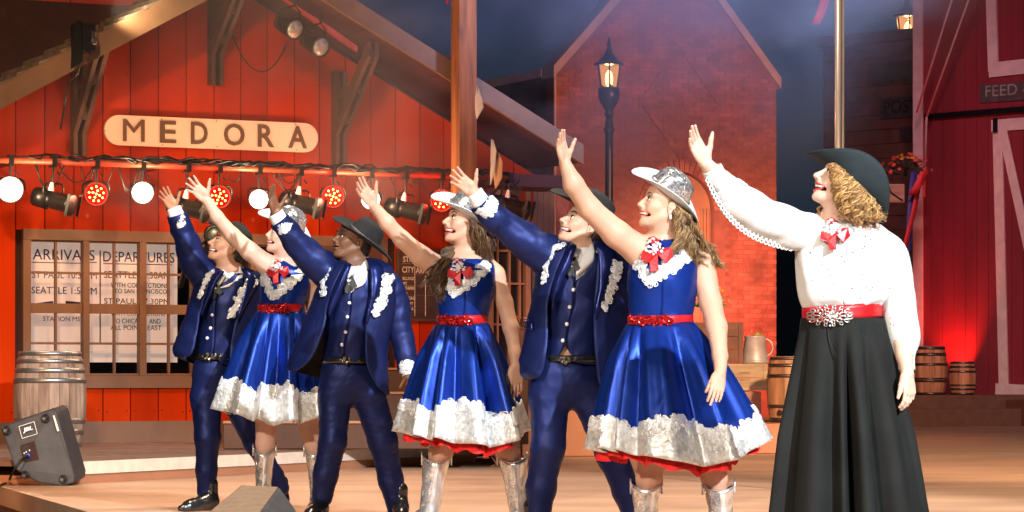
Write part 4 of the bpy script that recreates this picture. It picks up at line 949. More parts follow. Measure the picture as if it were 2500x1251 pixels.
# wedge monitor near the front edge, seen from above its back
mo2 = thing('stage_monitor', 'small black wedge monitor box with brown sloping top at front edge', 'loudspeaker', (-1.33,14.4,0))
def mm(px,py,d): return P(px,py,d)
A_ = [mm(510,1262,14.3), mm(636,1262,14.0), mm(728,1252,14.5)]
tl, tr = P(588,1187,14.75), P(683,1190,14.7)
z0 = .003
V = [(-1.52,14.1,z0),(-1.27,14.0,z0),(-1.07,14.45,z0),(-1.36,14.9,z0), (-1.55,14.12,.16),(-1.29,13.98,.155), tuple(P(728,1255,14.5)), tuple(tr), tuple(tl)]
V = [(-1.53,14.1,z0),(-1.215,13.98,z0),(-1.05,14.5,z0),(-1.38,14.8,z0),
     tuple(P(505,1256,14.1)), tuple(P(632,1262,13.98)), tuple(P(730,1256,14.5)), tuple(P(684,1190,14.7)), tuple(P(588,1186,14.8))]
bevel(mk('cabinet', V, [(0,3,2,1),(4,5,7,8),(5,6,7),(0,1,5,4),(1,2,6,5),(2,3,8,7,6),(3,0,4,8)], M['black_paint'], mo2), .012)
tp = B(); nn = (Vector(V[5])-Vector(V[4])).cross(Vector(V[8])-Vector(V[4])).normalized(); c = (Vector(V[4])+Vector(V[5])+Vector(V[7])+Vector(V[8]))/4
tp.prism([c+(Vector(V[i])-c)*.93+nn*.002 for i in (4,5,7,8)], nn*.005); tp.obj('brown_cover', pm('brown carpet cover', (.20,.13,.08), .85, var=.15, vs=20, bump=.4, bs=200), mo2)

# ================================================ FIGURES: a small distance-field modeller, cloth lofts, hair
class Field:
    def __init__(s, lo, hi, res):
        s.lo = np.array(lo, float); s.res = res; s.n = np.ceil((np.array(hi)-s.lo)/res).astype(int)+1
        s.f = np.full(s.n, .5, np.float32); s.ax = [s.lo[i]+res*np.arange(s.n[i]) for i in range(3)]
    def blk(s, lo, hi):
        a = np.clip(np.floor((np.array(lo)-s.lo)/s.res).astype(int), 0, s.n); b = np.clip(np.ceil((np.array(hi)-s.lo)/s.res).astype(int)+1, 0, s.n)
        if (b <= a).any(): return None
        sl = tuple(slice(a[i], b[i]) for i in range(3))
        X = s.ax[0][sl[0]][:,None,None]; Y = s.ax[1][sl[1]][None,:,None]; Z = s.ax[2][sl[2]][None,None,:]
        return sl, X, Y, Z
    def put(s, sl, d, k, op):
        f = s.f[sl]
        if op == 'sub':
            d = -d; h = np.maximum(k-np.abs(f-d), 0)/k; s.f[sl] = np.maximum(f, d)+h*h*k*.25
        else:
            h = np.maximum(k-np.abs(f-d), 0)/k; s.f[sl] = np.minimum(f, d)-h*h*k*.25
    def cone(s, a, b, ra, rb, k=.01, op='add'):
        a = np.array(a, float); b = np.array(b, float); m = max(ra, rb)+k+3*s.res
        q = s.blk(np.minimum(a,b)-m, np.maximum(a,b)+m)
        if q is None: return
        sl, X, Y, Z = q; ba = b-a; L2 = float(ba@ba)+1e-12
        h = np.clip(((X-a[0])*ba[0]+(Y-a[1])*ba[1]+(Z-a[2])*ba[2])/L2, 0, 1)
        d = np.sqrt((X-a[0]-ba[0]*h)**2+(Y-a[1]-ba[1]*h)**2+(Z-a[2]-ba[2]*h)**2)-(ra+(rb-ra)*h)
        s.put(sl, d, k, op)
    def ell(s, c, r, R=None, k=.01, op='add'):
        c = np.array(c, float); r = np.array(r, float); m = r.max()+k+3*s.res; q = s.blk(c-m, c+m)
        if q is None: return
        sl, X, Y, Z = q; X = X-c[0]; Y = Y-c[1]; Z = Z-c[2]
        R = np.eye(3) if R is None else np.array(R, float)      # columns = axes
        u = X*R[0,0]+Y*R[1,0]+Z*R[2,0]; v = X*R[0,1]+Y*R[1,1]+Z*R[2,1]; w_ = X*R[0,2]+Y*R[1,2]+Z*R[2,2]
        k0 = np.sqrt((u/r[0])**2+(v/r[1])**2+(w_/r[2])**2); k1 = np.sqrt((u/r[0]**2)**2+(v/r[1]**2)**2+(w_/r[2]**2)**2)+1e-9
        s.put(sl, k0*(k0-1)/k1, k, op)
    def cut(s, O, U, rad):
        """trim what stands above the plane through O with normal U, within rad of O (the part of a head inside its hat)"""
        q = s.blk(np.array(O)-rad, np.array(O)+rad)
        if q is None: return
        sl, X, Y, Z = q; g = ((X-O[0])*U[0]+(Y-O[1])*U[1]+(Z-O[2])*U[2]).astype(np.float32); s.f[sl] = np.maximum(s.f[sl], g)
    def mesh(s):
        f = s.f; lo, res = s.lo, s.res; n = np.array(f.shape)-1; ins = f < 0
        c = np.zeros(n, np.int8)
        for i in (0,1):
            for j in (0,1):
                for k in (0,1): c += ins[i:n[0]+i, j:n[1]+j, k:n[2]+k]
        act = (c > 0) & (c < 8); idx = np.argwhere(act); m = len(idx)
        pos = np.zeros((m,3)); cnt = np.zeros(m)
        cor = [(i,j,k) for i in (0,1) for j in (0,1) for k in (0,1)]
        vals = {q: f[idx[:,0]+q[0], idx[:,1]+q[1], idx[:,2]+q[2]] for q in cor}
        for q in cor:
            for a in range(3):
                if q[a]: continue
                q2 = list(q); q2[a] = 1; q2 = tuple(q2); f0, f1 = vals[q], vals[q2]; cr_ = (f0 < 0) != (f1 < 0)
                t = np.where(cr_, f0/np.where(cr_, f0-f1, 1), 0); p = np.tile(np.array(q, float), (m,1)); p[:,a] += t
                pos += p*cr_[:,None]; cnt += cr_
        V = lo+res*(idx+pos/cnt[:,None]); num = -np.ones(n, np.int64); num[act] = np.arange(m); Fs = []
        for a in range(3):
            b_, c_ = (a+1) % 3, (a+2) % 3; sl0 = [slice(None)]*3; sl1 = [slice(None)]*3; sl0[a] = slice(0,-1); sl1[a] = slice(1,None)
            i0, i1 = ins[tuple(sl0)], ins[tuple(sl1)]; e = np.argwhere(i0 != i1); flip = i0[tuple(e.T)]
            ok = (e[:,b_] > 0) & (e[:,c_] > 0) & (e[:,b_] < n[b_]) & (e[:,c_] < n[c_]); e = e[ok]; flip = flip[ok]
            def g(db, dc):
                q = e.copy(); q[:,b_] -= db; q[:,c_] -= dc; return num[tuple(q.T)]
            Q = np.stack([g(1,1), g(0,1), g(0,0), g(1,0)], 1); Q[~flip] = Q[~flip][:,::-1]; Fs.append(Q)
        return V, np.vstack(Fs)
def sines(seed, fr, n=7):
    r = random.Random(seed)
    w_ = [(np.array([r.gauss(0,1)*fr[0], r.gauss(0,1)*fr[1], r.gauss(0,1)*fr[2]]), r.random()*6.28, r.uniform(.5,1)) for _ in range(n)]
    def f(p, ridged=False):
        q = p + .02*np.sin(p[:, [1,2,0]]*9+seed)
        o = 0; 
        for k, ph, a in w_:
            v = np.sin(q@k+ph); o = o+a*((1-2*np.abs(v)) if ridged else v)
        return o/n*1.6
    return f
def folds(o, amp, fr, seed=0, ridged=True, mask=None):
    me = o.data; n = len(me.vertices); V = np.empty(n*3); me.vertices.foreach_get('co', V); V = V.reshape(-1,3)
    N = np.empty(n*3); me.vertex_normals.foreach_get('vector', N); N = N.reshape(-1,3)
    g = sines(seed, fr)(V, ridged)*amp
    if mask is not None: g = g*mask(V)
    me.vertices.foreach_set('co', (V+N*g[:,None]).ravel()); me.update(); return o

class Person:
    def __init__(s, label, px, d, cat='person', group=None):
        s.d = d; s.s = F_/d; s.px = px; s.hatp = None; s.root = thing('person', label, cat, ((px-CX)/F_*d, d, 0), group)
    def J(s, px, py, dy=0.0): return P(px, py, s.d+dy)
    def r(s, px): return px/s.s
    def mk(s, name, V, Fc, mat, smooth=True, **kw): return mk(name, V, Fc, mat, s.root, smooth, **kw)

def head_axes(pitch, yaw, roll=0):
    """face direction: to the left of the picture, turned by yaw towards the audience and raised by pitch"""
    t, f = math.radians(pitch), math.radians(yaw)
    Fv = Vector((-math.cos(f)*math.cos(t), -math.sin(f)*math.cos(t), math.sin(t)))
    U = Vector((math.cos(f)*math.sin(t), math.sin(f)*math.sin(t), math.cos(t)))
    S = U.cross(Fv)
    if roll:
        R = Matrix.Rotation(math.radians(roll), 3, Fv); U = R@U; S = R@S
    return Fv, S, U        # S points away from the audience when yaw = 0 ... checked by side()
def add_head(fl, O, ax, hs, male=True, smile=1.0, neck=None, jaw=1.0, nose=1.0, mouth_open=.5):
    Fv, S, U = ax; R = np.array([[Fv[i], S[i], U[i]] for i in range(3)]); c = .01*hs
    T = lambda x,y,z: np.array(O+Fv*(x*c)+S*(y*c)+U*(z*c))
    E = lambda p, r, k=1.0, op='add': fl.ell(T(*p), np.array(r)*c, R, k*c, op)
    C = lambda a, b, ra, rb, k=1.0, op='add': fl.cone(T(*a), T(*b), ra*c, rb*c, k*c, op)
    E((-1.2,0,5.0),(9.6,7.5,8.3)); E((3.2,0,-1.2),(6.4,6.0,7.8),k=2)
    E((3.6,0,4.4),(5.2,6.6,5.0),k=2)                                     # forehead
    for y in (-1,1):
        C((.2,y*5.3,-3.6),(6.6,y*2.2,-8.2),1.7*jaw,1.7*jaw,2.2)              # jaw
        E((6.0,y*4.3,-1.2),(2.5,2.0,1.9),1.8)                            # cheekbone
        if smile: E((6.6,y*3.6,-3.0),(1.9,1.5,1.6),1.6)
        C((8.2,y*1.0,3.2),(7.0,y*4.6,3.1),1.0 if male else .7,.8,1.2)      # brow
    E((7.6,0,-8.6),(1.9,2.2,1.6),k=1.6)                                   # chin
    C((8.7,0,2.0),(11.2*nose+.1,0,-1.3),.75,.95,1.0); E((11.1*nose+.1,0,-1.7),(1.15,1.1,.95),k=.6)  # nose
    for y in (-1,1): E((10.1,y*1.25,-2.2),(1.05,.75,.75),k=.5); E((10.6,y*.75,-2.85),(.5,.35,.4),k=.2,op='sub')
    E((8.6,0,-4.6),(1.75,2.9,2.6),k=1.4)                                  # muzzle
    for y in (-1,1): E((9.2,y*3.1,1.5),(1.5,1.6,1.1),k=1.2,op='sub')       # eye sockets
    for y in (-1,1):
        E((7.65,y*3.0,1.5),(1.35,1.5,1.3),k=.3)                           # lids over the eyeballs
        E((9.1,y*3.2,1.35),(1.0,1.25,.42),k=.25,op='sub')
    mo_ = mouth_open
    g_ = .25+1.15*mo_
    E((10.0-1.9*smile,0,-4.7-.5*mo_),(2.8+.9*smile,2.7+2.1*smile,g_),k=.35,op='sub')             # open mouth
    if mo_ < .3: C((9.9,-1.9,-3.95),(9.9,1.9,-3.95),.42,.42,.4); C((9.6,-1.6,-6.0),(9.6,1.6,-6.0),.55,.55,.4)
    for y in (-1,1):                                                       # ears
        E((-.9,y*7.1,-.3),(1.8,.75,3.0),k=.6); E((-.6,y*7.75,.2),(1.0,.5,1.7),k=.5,op='sub'); E((-.8,y*7.3,-2.9),(.9,.6,.9),k=.5)
        E((-.0,y*7.3,-.5),(.5,.6,.7),k=.3)
    if neck is not None:
        fl.cone(T(-2.2,0,-2.5), T(-1.8,0,-4.5), 5.2*c, 5.4*c, 2.5*c); fl.cone(T(-1.2,0,-5.0), np.array(neck[0]), 5.3*c*(1 if male else .9), neck[1], 2.5*c)
        fl.cone(T(2.5,0,-7.0), T(-.5,0,-8), 3.6*c, 4.6*c*(1 if male else .9), 2.5*c)
    return T
def hand_geo(fl, W, X, Y, hs, palm, spread=1.0, curl=(8,10,8), thumb=(50,10), right=True, lens=(7.2,7.9,7.4,5.8), shape=None):
    """W wrist; X towards fingers; Y towards thumb; palm = palm side normal"""
    X = Vector(X).normalized(); Y = (Vector(Y)-X*Vector(Y).dot(X)).normalized(); Z = X.cross(Y)
    if Z.dot(Vector(palm)) < 0: Z = -Z
    c = .01*hs; T = lambda p: np.array(Vector(W)+X*(p[0]*c)+Y*(p[1]*c)+Z*(p[2]*c))
    R = np.array([[X[i],Y[i],Z[i]] for i in range(3)])
    C = lambda a,b,ra,rb,k=.5: fl.cone(T(a),T(b),ra*c,rb*c,k*c)
    C((-5.5,0,0),(-.5,0,0),2.5,2.25,1.2); 
    ks = [(9.0,2.9,0),(9.4,.95,.15),(9.0,-1.0,.1),(8.2,-2.8,-.1)]; rb = [.98,1.0,.95,.85]
    for q, r0 in zip(ks, rb): C((.6,q[1]*.55,0),q,1.45,r0+.12,1.1)
    fl.ell(T((5.0,.2,.05)), np.array((4.6,3.9,1.15))*c, R, 1.0*c)
    fl.ell(T((3.2,2.2,.8)), np.array((3.0,1.7,1.3))*c, R, 1.0*c)                       # thenar
    fl.ell(T((4.0,-2.4,.6)), np.array((3.2,1.3,1.1))*c, R, .9*c)
    sp = [9*spread, 1*spread, -8*spread, -17*spread]
    cl_ = curl if hasattr(curl[0],'__len__') else [curl, tuple(x*1.15 for x in curl), tuple(x*1.35 for x in curl), tuple(x*1.6 for x in curl)]
    for q, a, L_, r0, cu in zip(ks, sp, lens, rb, cl_):
        p = Vector(q); a = math.radians(a); th = 0; rr = r0*.92
        for seg, dth in zip((.46,.30,.24), cu):
            th += math.radians(dth); d_ = Vector((math.cos(a)*math.cos(th), math.sin(a)*math.cos(th), math.sin(th)))
            p2 = p+d_*L_*seg; C(p, p2, rr, rr*.9, .35); p = p2; rr *= .9
    a = math.radians(thumb[0]); up = math.radians(thumb[1])
    p = Vector((1.6,2.0,.5)); d0 = Vector((math.cos(a)*math.cos(up), math.sin(a)*math.cos(up), math.sin(up)))
    p1 = p+d0*4.4; a2 = a-math.radians(thumb[2] if len(thumb)>2 else 12); d1 = Vector((math.cos(a2)*math.cos(up), math.sin(a2)*math.cos(up), math.sin(up)))
    p2 = p1+d1*3.2; a3 = a2-math.radians(thumb[3] if len(thumb)>3 else -8); d2 = Vector((math.cos(a3)*math.cos(up), math.sin(a3)*math.cos(up), math.sin(up))); p3 = p2+d2*2.6
    C(p,p1,1.55,1.2,.9); C(p1,p2,1.15,1.0,.4); C(p2,p3,1.0,.72,.4)
    return T
def build_body(P_, coarse, head, hands, mat, name='body', res=.0075):
    """coarse(field) adds torso and limbs; head and hands are re-meshed at fine pitch inside their own boxes"""
    def full(f):
        coarse(f); head['fn'](f)
        for h in hands: h['fn'](f)
    boxes = [(np.array(b['lo']), np.array(b['hi']), b.get('res', .0028)) for b in [head]+hands]
    lo = np.array(P_.lo); hi = np.array(P_.hi); f = Field(lo, hi, res); full(f); V, Q = f.mesh()
    for bl, bh, r_ in boxes:
        inside = ((V > bl+res*1.2) & (V < bh-res*1.2)).all(1); Q = Q[~inside[Q].all(1)]
    VV = [V]; FF = [Q]; n = len(V)
    for bl, bh, r_ in boxes:
        f = Field(bl, bh, r_); full(f); v, q = f.mesh(); VV.append(v); FF.append(q+n); n += len(v)
    V = np.vstack(VV); Q = np.vstack(FF); used = np.zeros(len(V), bool); used[Q.ravel()] = True; mp_ = np.cumsum(used)-1
    return P_.mk(name, V[used], mp_[Q], mat)
def sdf_mesh(P_, name, prims, mat, res=.008, smooth=True, pad=.02, parent=None):
    pts = [];
    for p in prims:
        if p[0] == 'c': pts += [np.array(p[1])-p[3], np.array(p[1])+p[3], np.array(p[2])-p[4], np.array(p[2])+p[4]]
        elif p[-1] != 'sub': pts += [np.array(p[1])-max(p[2]), np.array(p[1])+max(p[2])]
    pts = np.array(pts); f = Field(pts.min(0)-pad, pts.max(0)+pad, res)
    for p in prims:
        if p[0] == 'c': f.cone(p[1], p[2], p[3], p[4], p[5])
        else: f.ell(p[1], p[2], p[3], p[4], p[5] if len(p) > 5 else 'add')
    V, Q = f.mesh(); return mk(name, V, Q, mat, parent or P_.root, smooth)
def cr(pts, n):
    """Catmull-Rom through tuples, n samples per span"""
    pts = [np.array(p, float) for p in pts]; q = [2*pts[0]-pts[1]]+pts+[2*pts[-1]-pts[-2]]; out = []
    for i in range(1, len(q)-2):
        for k in range(n):
            t = k/n; a,b,c,d = q[i-1:i+3]
            out.append(.5*((2*b)+(-a+c)*t+(2*a-5*b+4*c-d)*t*t+(-a+3*b-3*c+d)*t**3))
    out.append(pts[-1]); return np.array(out)
def sleeve(P_, name, pts, mat, n=28, sub=7, th=.006, flat=1.0, cap=False, fold=.006, fr=(14,14,40), seed=1, parent=None):
    """tube of cloth: (px, py, dy, radius px)"""
    S_ = cr(pts, sub); c = [P_.J(p[0],p[1],p[2]) for p in S_]; r_ = [P_.r(p[3]) for p in S_]
    b = B(); b.tube(c, r_, n, cap=cap, flat=flat); o = mk(name, b.v, b.f, mat, parent or P_.root, True)
    if fold: folds(o, fold, fr, seed)
    if not cap: solid(o, th, 0)
    return o
def garment(P_, name, rings, mat, n=72, sub=5, th=.006, fold=0, fr=(20,20,10), seed=1, lining=None, parent=None):
    """rings (yL, yR, xl, xr, x_open_left, x_open_right, half depth, centre dy); runs from the opening round the back"""
    R_ = cr(rings, sub); V = []
    for (yL,yR,xl,xr,ol_,or_,hd,cy) in R_:
        cx, hw = (xl+xr)/2, (xr-xl)/2
        a = math.acos(max(-.999,min(.999,(ol_-cx)/hw))); b_ = math.acos(max(-.999,min(.999,(or_-cx)/hw)))
        for k in range(n+1):
            ph = -a-(2*math.pi+b_-a)*k/n; x = cx+hw*math.cos(ph); y = yL+(yR-yL)*(x-xl)/(xr-xl)
            V.append(P_.J(x, y, cy+hd*math.sin(ph)))
    m = len(R_); Q = [(i*(n+1)+k, i*(n+1)+k+1, (i+1)*(n+1)+k+1, (i+1)*(n+1)+k) for i in range(m-1) for k in range(n)]
    o = mk(name, V, Q, mat, parent or P_.root, True)
    if fold: folds(o, fold, fr, seed)
    s_ = solid(o, th, 0)
    if lining: o.data.materials.append(lining); s_.material_offset = 1
    return o
class Front:
    """front surface of the torso from rings (y, xl, xr, half depth, centre dy)"""
    def __init__(s, P_, rings): s.P = P_; s.R = sorted(rings)
    def dy(s, px, py, off=0):
        ys = [r[0] for r in s.R]; g = lambda k: float(np.interp(py, ys, [r[k] for r in s.R])); xl, xr, hd, cy = g(1), g(2), g(3), g(4)
        t = (px-(xl+xr)/2)/((xr-xl)/2); return cy-hd*math.sqrt(max(0, 1-min(1,t*t*.97)))-off
    def at(s, px, py, off=0): return s.P.J(px, py, s.dy(px, py, off))
def sheet(P_, name, L_, R_, fr, off, mat, nc=6, sub=4, th=.004, bulge=0, parent=None, fold=0, seed=1, frq=(30,30,30)):
    """strip of cloth between two pixel polylines laid on a front surface"""
    a, b = cr(L_, sub), cr(R_, sub); V = []; n = len(a)
    for p, q in zip(a, b):
        for k in range(nc+1):
            t = k/nc; x, y = p[:2]+(q[:2]-p[:2])*t; V.append(fr(x, y, off+bulge*math.sin(math.pi*t)))
    Q = [(i*(nc+1)+k, (i+1)*(nc+1)+k, (i+1)*(nc+1)+k+1, i*(nc+1)+k+1) for i in range(n-1) for k in range(nc)]
    o = mk(name, V, Q, mat, parent or P_.root, True)
    if fold: folds(o, fold, frq, seed)
    solid(o, th, 0); return o
def scroll_lace(P_, name, spine, fr, mat, off=.006, dens=1.0, rad=(5,9), tube=.0032, seed=3, parent=None, base=True, pxs=1.0):
    tube = tube*.8
    """silver braid: curls of cord along a spine of (px, py, half width px) on a surface fr(px, py, off)"""
    r = random.Random(seed); S_ = cr(spine, 10); b = B(); L_ = 0
    if base:
        V = []; n = len(S_); nc = 6
        for i, p in enumerate(S_):
            t = S_[min(i+1,n-1)][:2]-S_[max(i-1,0)][:2]; t = t/(np.linalg.norm(t)+1e-9); q = np.array([-t[1], t[0]])
            for k in range(nc+1):
                u_ = (k/nc*2-1)*(.78+.16*math.sin(i*1.3+(0 if k<3 else 2))); x, y = p[:2]+q*p[2]*u_; V.append(fr(x,y,off*.75))
        b.add(V, [(i*(nc+1)+k, (i+1)*(nc+1)+k, (i+1)*(nc+1)+k+1, i*(nc+1)+k+1) for i in range(n-1) for k in range(nc)])
    for i in range(len(S_)-1):
        p, q_ = S_[i], S_[i+1]; L_ += np.linalg.norm(q_[:2]-p[:2])*p[2]
    N = int(L_/60*dens)
    for c in range(N):
        i = r.randrange(len(S_)); p = S_[i]; t = S_[min(i+1,len(S_)-1)][:2]-S_[max(i-1,0)][:2]; t = t/(np.linalg.norm(t)+1e-9); q = np.array([-t[1], t[0]])
        x, y = p[:2]+q*p[2]*r.uniform(-1,1)+t*r.uniform(-3,3); R0 = r.uniform(*rad)*pxs; s0 = r.choice((-1,1)); ph = r.random()*6.28; pts = []
        for k in range(11):
            th = ph+s0*k*.95; rr = R0*(1-k/13); pts.append(fr(x+rr*math.cos(th), y+rr*math.sin(th), off+.002*math.sin(k)))
        b.tube(pts, [tube*(.75+.5*math.sin(math.pi*min(1,(k+1)/11))) for k in range(11)], 5, cap=False)
    return mk(name, b.v, b.f, mat, parent or P_.root, True)
def gems(P_, name, pts, size, mat, seed=1, parent=None, normal=Vector((0,-1,0))):
    r = random.Random(seed); b = B()
    for p in pts:
        s = size*r.uniform(.6,1.15); n = (normal+Vector((r.uniform(-.7,.7), r.uniform(-.3,.3), r.uniform(-.7,.7)))).normalized()
        e = n.cross(Vector((0,0,1))).normalized(); e2 = e.cross(n); p = Vector(p); k = 6
        b.add([p+(e*math.cos(a)+e2*math.sin(a))*s for a in [i*math.pi/3 for i in range(6)]]+[p+n*s*.5+(e*math.cos(a)+e2*math.sin(a))*s*.55 for a in [i*math.pi/3 for i in range(6)]],
              [(i,(i+1)%6,6+(i+1)%6,6+i) for i in range(6)]+[tuple(range(6,12))])
    return mk(name, b.v, b.f, mat, parent or P_.root)
def hair_locks(P_, name, guides, mats, n=160, spread=10, wave=3, wl=28, th=1.3, seed=1, clump=.6, flare=.5, sides=5, gsz=1):
    """locks of hair round guide lines [(px, py, dy, spread factor) ...]"""
    r = random.Random(seed); b = B()
    gs_ = [cr(g, 8) for g in guides]
    for i in range(n):
        g = gs_[(i//gsz) % len(gs_)]; m = len(g)
        if i % gsz == 0: G0 = (r.gauss(0,1), r.gauss(0,1), r.gauss(0,1), r.gauss(0,.9), r.gauss(0,.9), r.uniform(.9,1.12), r.uniform(.62,1))
        j_ = 0 if gsz == 1 else .22
        ox, oy, oz = (G0[q]+r.gauss(0,j_) for q in range(3)); ph = G0[3]+r.gauss(0,j_); ph2 = G0[4]+r.gauss(0,j_)
        L_ = G0[6]*r.uniform(.9,1); wv = wave*r.uniform(.5,1.3); t0 = r.uniform(0,.12); pts = []; rr = []; acc = 0
        k0, k1 = int(t0*m), int(t0*m)+max(4,int(L_*(m-1)*(1-t0)))
        k1 = min(k1, m); lw = wl*G0[5]
        for k in range(k0, k1):
            p = g[k]; t = k/(m-1); f_ = (clump+flare*t)*(p[3])
            if k > k0: acc += np.linalg.norm(p[:2]-g[k-1][:2])
            a = acc/lw*6.28
            pts.append(P_.J(p[0]+ox*spread*f_+wv*math.sin(a+ph), p[1]+oy*spread*f_*.6+wv*.5*math.cos(a+ph2), p[2]+(oz*spread*f_*.8+wv*math.cos(a+ph))/P_.s))
            if P_.hatp is not None and (pts[-1]-P_.hatp[0]).dot(P_.hatp[1]) > .0 and (pts[-1]-P_.hatp[0]).length < .2: pts.pop(); continue
            u_ = (k-k0)/max(1,k1-k0-1); rr.append(P_.r(th)*r.uniform(.8,1.2)*(.35+1.0*math.sin(math.pi*min(1,.18+u_*.80))))
        if len(pts) > 3: b.tube(pts, rr, sides, r.randrange(len(mats)), cap=True)
    return mk(name, b.v, b.f, mats[0], P_.root, True, mats=mats, mi=b.mi)
def cowboy_hat(P_, O, ax, hs, mat, band, Rf=19, Rb=19, Rs=16, curl=5, dip=2.5, crown=11, mat_crown=None, creased=True, pinch=1.0, droop=0, edge=None, cpow=1.7):
    Fv, S, U = ax; c = .01*hs; T = lambda x,y,z: O+Fv*(x*c)+S*(y*c)+U*(z*c)
    n = 72; m = 12; V = []
    for j in range(m+1):
        w_ = j/m
        for i in range(n):
            a = 2*math.pi*i/n; ca, sa = math.cos(a), math.sin(a); Rx = Rf if ca > 0 else Rb
            x = ca*(9.6+(Rx-9.6)*w_*(1-.0*abs(sa))); y = sa*(7.9+(Rs-7.9)*w_*(1-.22*(curl/6)*abs(sa)*w_))
            z = curl*abs(sa)**2.2*w_**cpow - dip*abs(ca)**3*w_**1.6 - (droop*max(0,-ca)**2*w_**1.5)
            V.append(T(x,y,z))
    Q = [(j*n+i, j*n+(i+1)%n, (j+1)*n+(i+1)%n, (j+1)*n+i) for j in range(m) for i in range(n)]
    h = bpy.data.objects.new('hat', None); COL.objects.link(h); h.parent = P_.root; WP[h.name] = org(P_.root).copy()
    o = mk('brim', V, Q, mat, h, True); solid(o, .0042, 0)
    b = B(); pts = [V[m*n+i] for i in range(n)]; b.tube(pts+[pts[0],pts[1]], .0032, 6, cap=False); mk('brim_binding', b.v, b.f, edge or mat, h, True)
    prof = [(0,1.0),(.12,.99),(.35,.94),(.6,.875),(.8,.82),(.93,.75),(1.0,.62),(1.03,.45),(1.02,.25),(1.01,.0)]
    V = []
    for (zf, rf) in prof:
        for i in range(n):
            a = 2*math.pi*i/n; ca, sa = math.cos(a), math.sin(a)
            x = ca*9.7*rf; y = sa*8.0*rf*(1-pinch*.28*zf*max(0,ca)**2); z = crown*zf
            if creased and zf > .75: z -= 2.6*math.exp(-(y/2.3)**2)*min(1,(zf-.75)*5)*(1 if x > -7 else .4); 
            z += .12*crown*zf*(-.0+.5*ca*rf if zf > .5 else 0)
            V.append(T(x,y,z))
    Q = [(j*n+i, j*n+(i+1)%n, (j+1)*n+(i+1)%n, (j+1)*n+i) for j in range(len(prof)-1) for i in range(n)]
    mk('crown', V, Q, mat_crown or mat, h, True)
    V = [T(math.cos(a)*9.85, math.sin(a)*8.15*(1-.02*0), z) for z in (.15,2.2) for a in [2*math.pi*i/n for i in range(n)]]
    o = mk('hat_band', V, [(i,(i+1)%n,n+(i+1)%n,n+i) for i in range(n)], band, h, True); solid(o,.002,1)
    return h
def face_parts(P_, T, c, skin_lip, brow_mat, male=True, mouth_open=.5, smile=1.0, lash=True, look=(0,0)):
    """eyes, brows, lips and teeth on a head whose local frame is T (centimetres)"""
    Vt = lambda *p: Vector(T(*p))
    for y in (-1,1):
        b = B(); cen = Vt(7.75,y*3.0,1.42); n, m = 12, 8; V = []; r_ = 1.28*c
        for j in range(m+1):
            for i in range(n): V.append(cen+Vector((math.sin(math.pi*j/m)*math.cos(2*math.pi*i/n), math.sin(math.pi*j/m)*math.sin(2*math.pi*i/n), math.cos(math.pi*j/m)))*r_)
        e = mk('eye', V, [(j*n+i,j*n+(i+1)%n,(j+1)*n+(i+1)%n,(j+1)*n+i) for j in range(m) for i in range(n)], EYE, P_.root, True)
        d_ = (Vt(1,y*.15+look[0],.15+look[1])-Vt(0,0,0)).normalized(); B().lathe(cen+d_*r_*.90, d_, [(0,.62*c),(.1*c,.5*c),(.16*c,.2*c)], 14).obj('iris', IRIS, e, True)
        b = B(); b.tube([Vt(8.55,y*1.75,1.55),Vt(9.05,y*2.5,2.02),Vt(9.0,y*3.3,2.12),Vt(8.6,y*4.1,1.95),Vt(8.0,y*4.75,1.6)], [.10*c,.2*c,.24*c,.22*c,.12*c], 6)
        if not male: b.tube([Vt(8.7,y*3.0,2.1),Vt(9.2,y*3.6,2.6),Vt(8.7,y*4.7,2.6),Vt(8.2,y*5.1,2.2)], [.1*c,.2*c,.2*c,.1*c], 5)
        b.obj('eyelashes', LASH, P_.root, True)
        b = B(); b.tube([Vt(9.25,y*1.5,3.4),Vt(9.3,y*2.6,4.0),Vt(8.9,y*3.9,4.15),Vt(7.9,y*5.2,3.6)], [.26*c,.36*c,.32*c,.12*c] if male else [.2*c,.26*c,.22*c,.08*c], 6); b.obj('eyebrow', brow_mat, P_.root, True)
    mo_ = mouth_open; k = smile; zt, zb = -4.2+.2*mo_, -5.3-1.6*mo_
    cn = 7.6-.75*k; yc = 2.9+1.2*k; zc_ = -4.8+1.0*k
    up = [Vt(cn,-yc,zc_),Vt(8.9,-2.5,zt-.2),Vt(10.2,-.7,zt+.1),Vt(10.2,.7,zt+.1),Vt(8.9,2.5,zt-.2),Vt(cn,yc,zc_)]
    lo = [Vt(cn,-yc,zc_),Vt(8.4,-2.7,(zb+zc_)/2-.6),Vt(9.75-.3*mo_,-.7,zb),Vt(9.75-.3*mo_,.7,zb),Vt(8.4,2.7,(zb+zc_)/2-.6),Vt(cn,yc,zc_)]
    w_ = .42*c
    b = B(); b.tube(up,[w_*.3,w_*.85,w_,w_,w_*.85,w_*.3],8); b.tube(lo,[w_*.3,w_*.95,w_*1.2,w_*1.2,w_*.95,w_*.3],8); b.obj('lips', skin_lip, P_.root, True)
    if mo_ > .25:
        th_ = .34+.2*mo_
        b = B(); b.tube([Vt(cn+.1,-yc*.9,zc_-.2),Vt(8.5,-2.35,zt-.8),Vt(9.65,0,zt-.75),Vt(8.5,2.35,zt-.8),Vt(cn+.1,yc*.9,zc_-.2)],[.25*c,th_*c,th_*c,th_*c,.25*c],8); b.obj('teeth', TEETH, P_.root, True)
        b = B(); b.tube([Vt(6.6,-2.0,-5.2),Vt(7.9,0,-5.6),Vt(6.6,2.0,-5.2)],[1.0*c,1.3*c,1.0*c],8); b.obj('mouth_inside', MOUTH, P_.root, True)

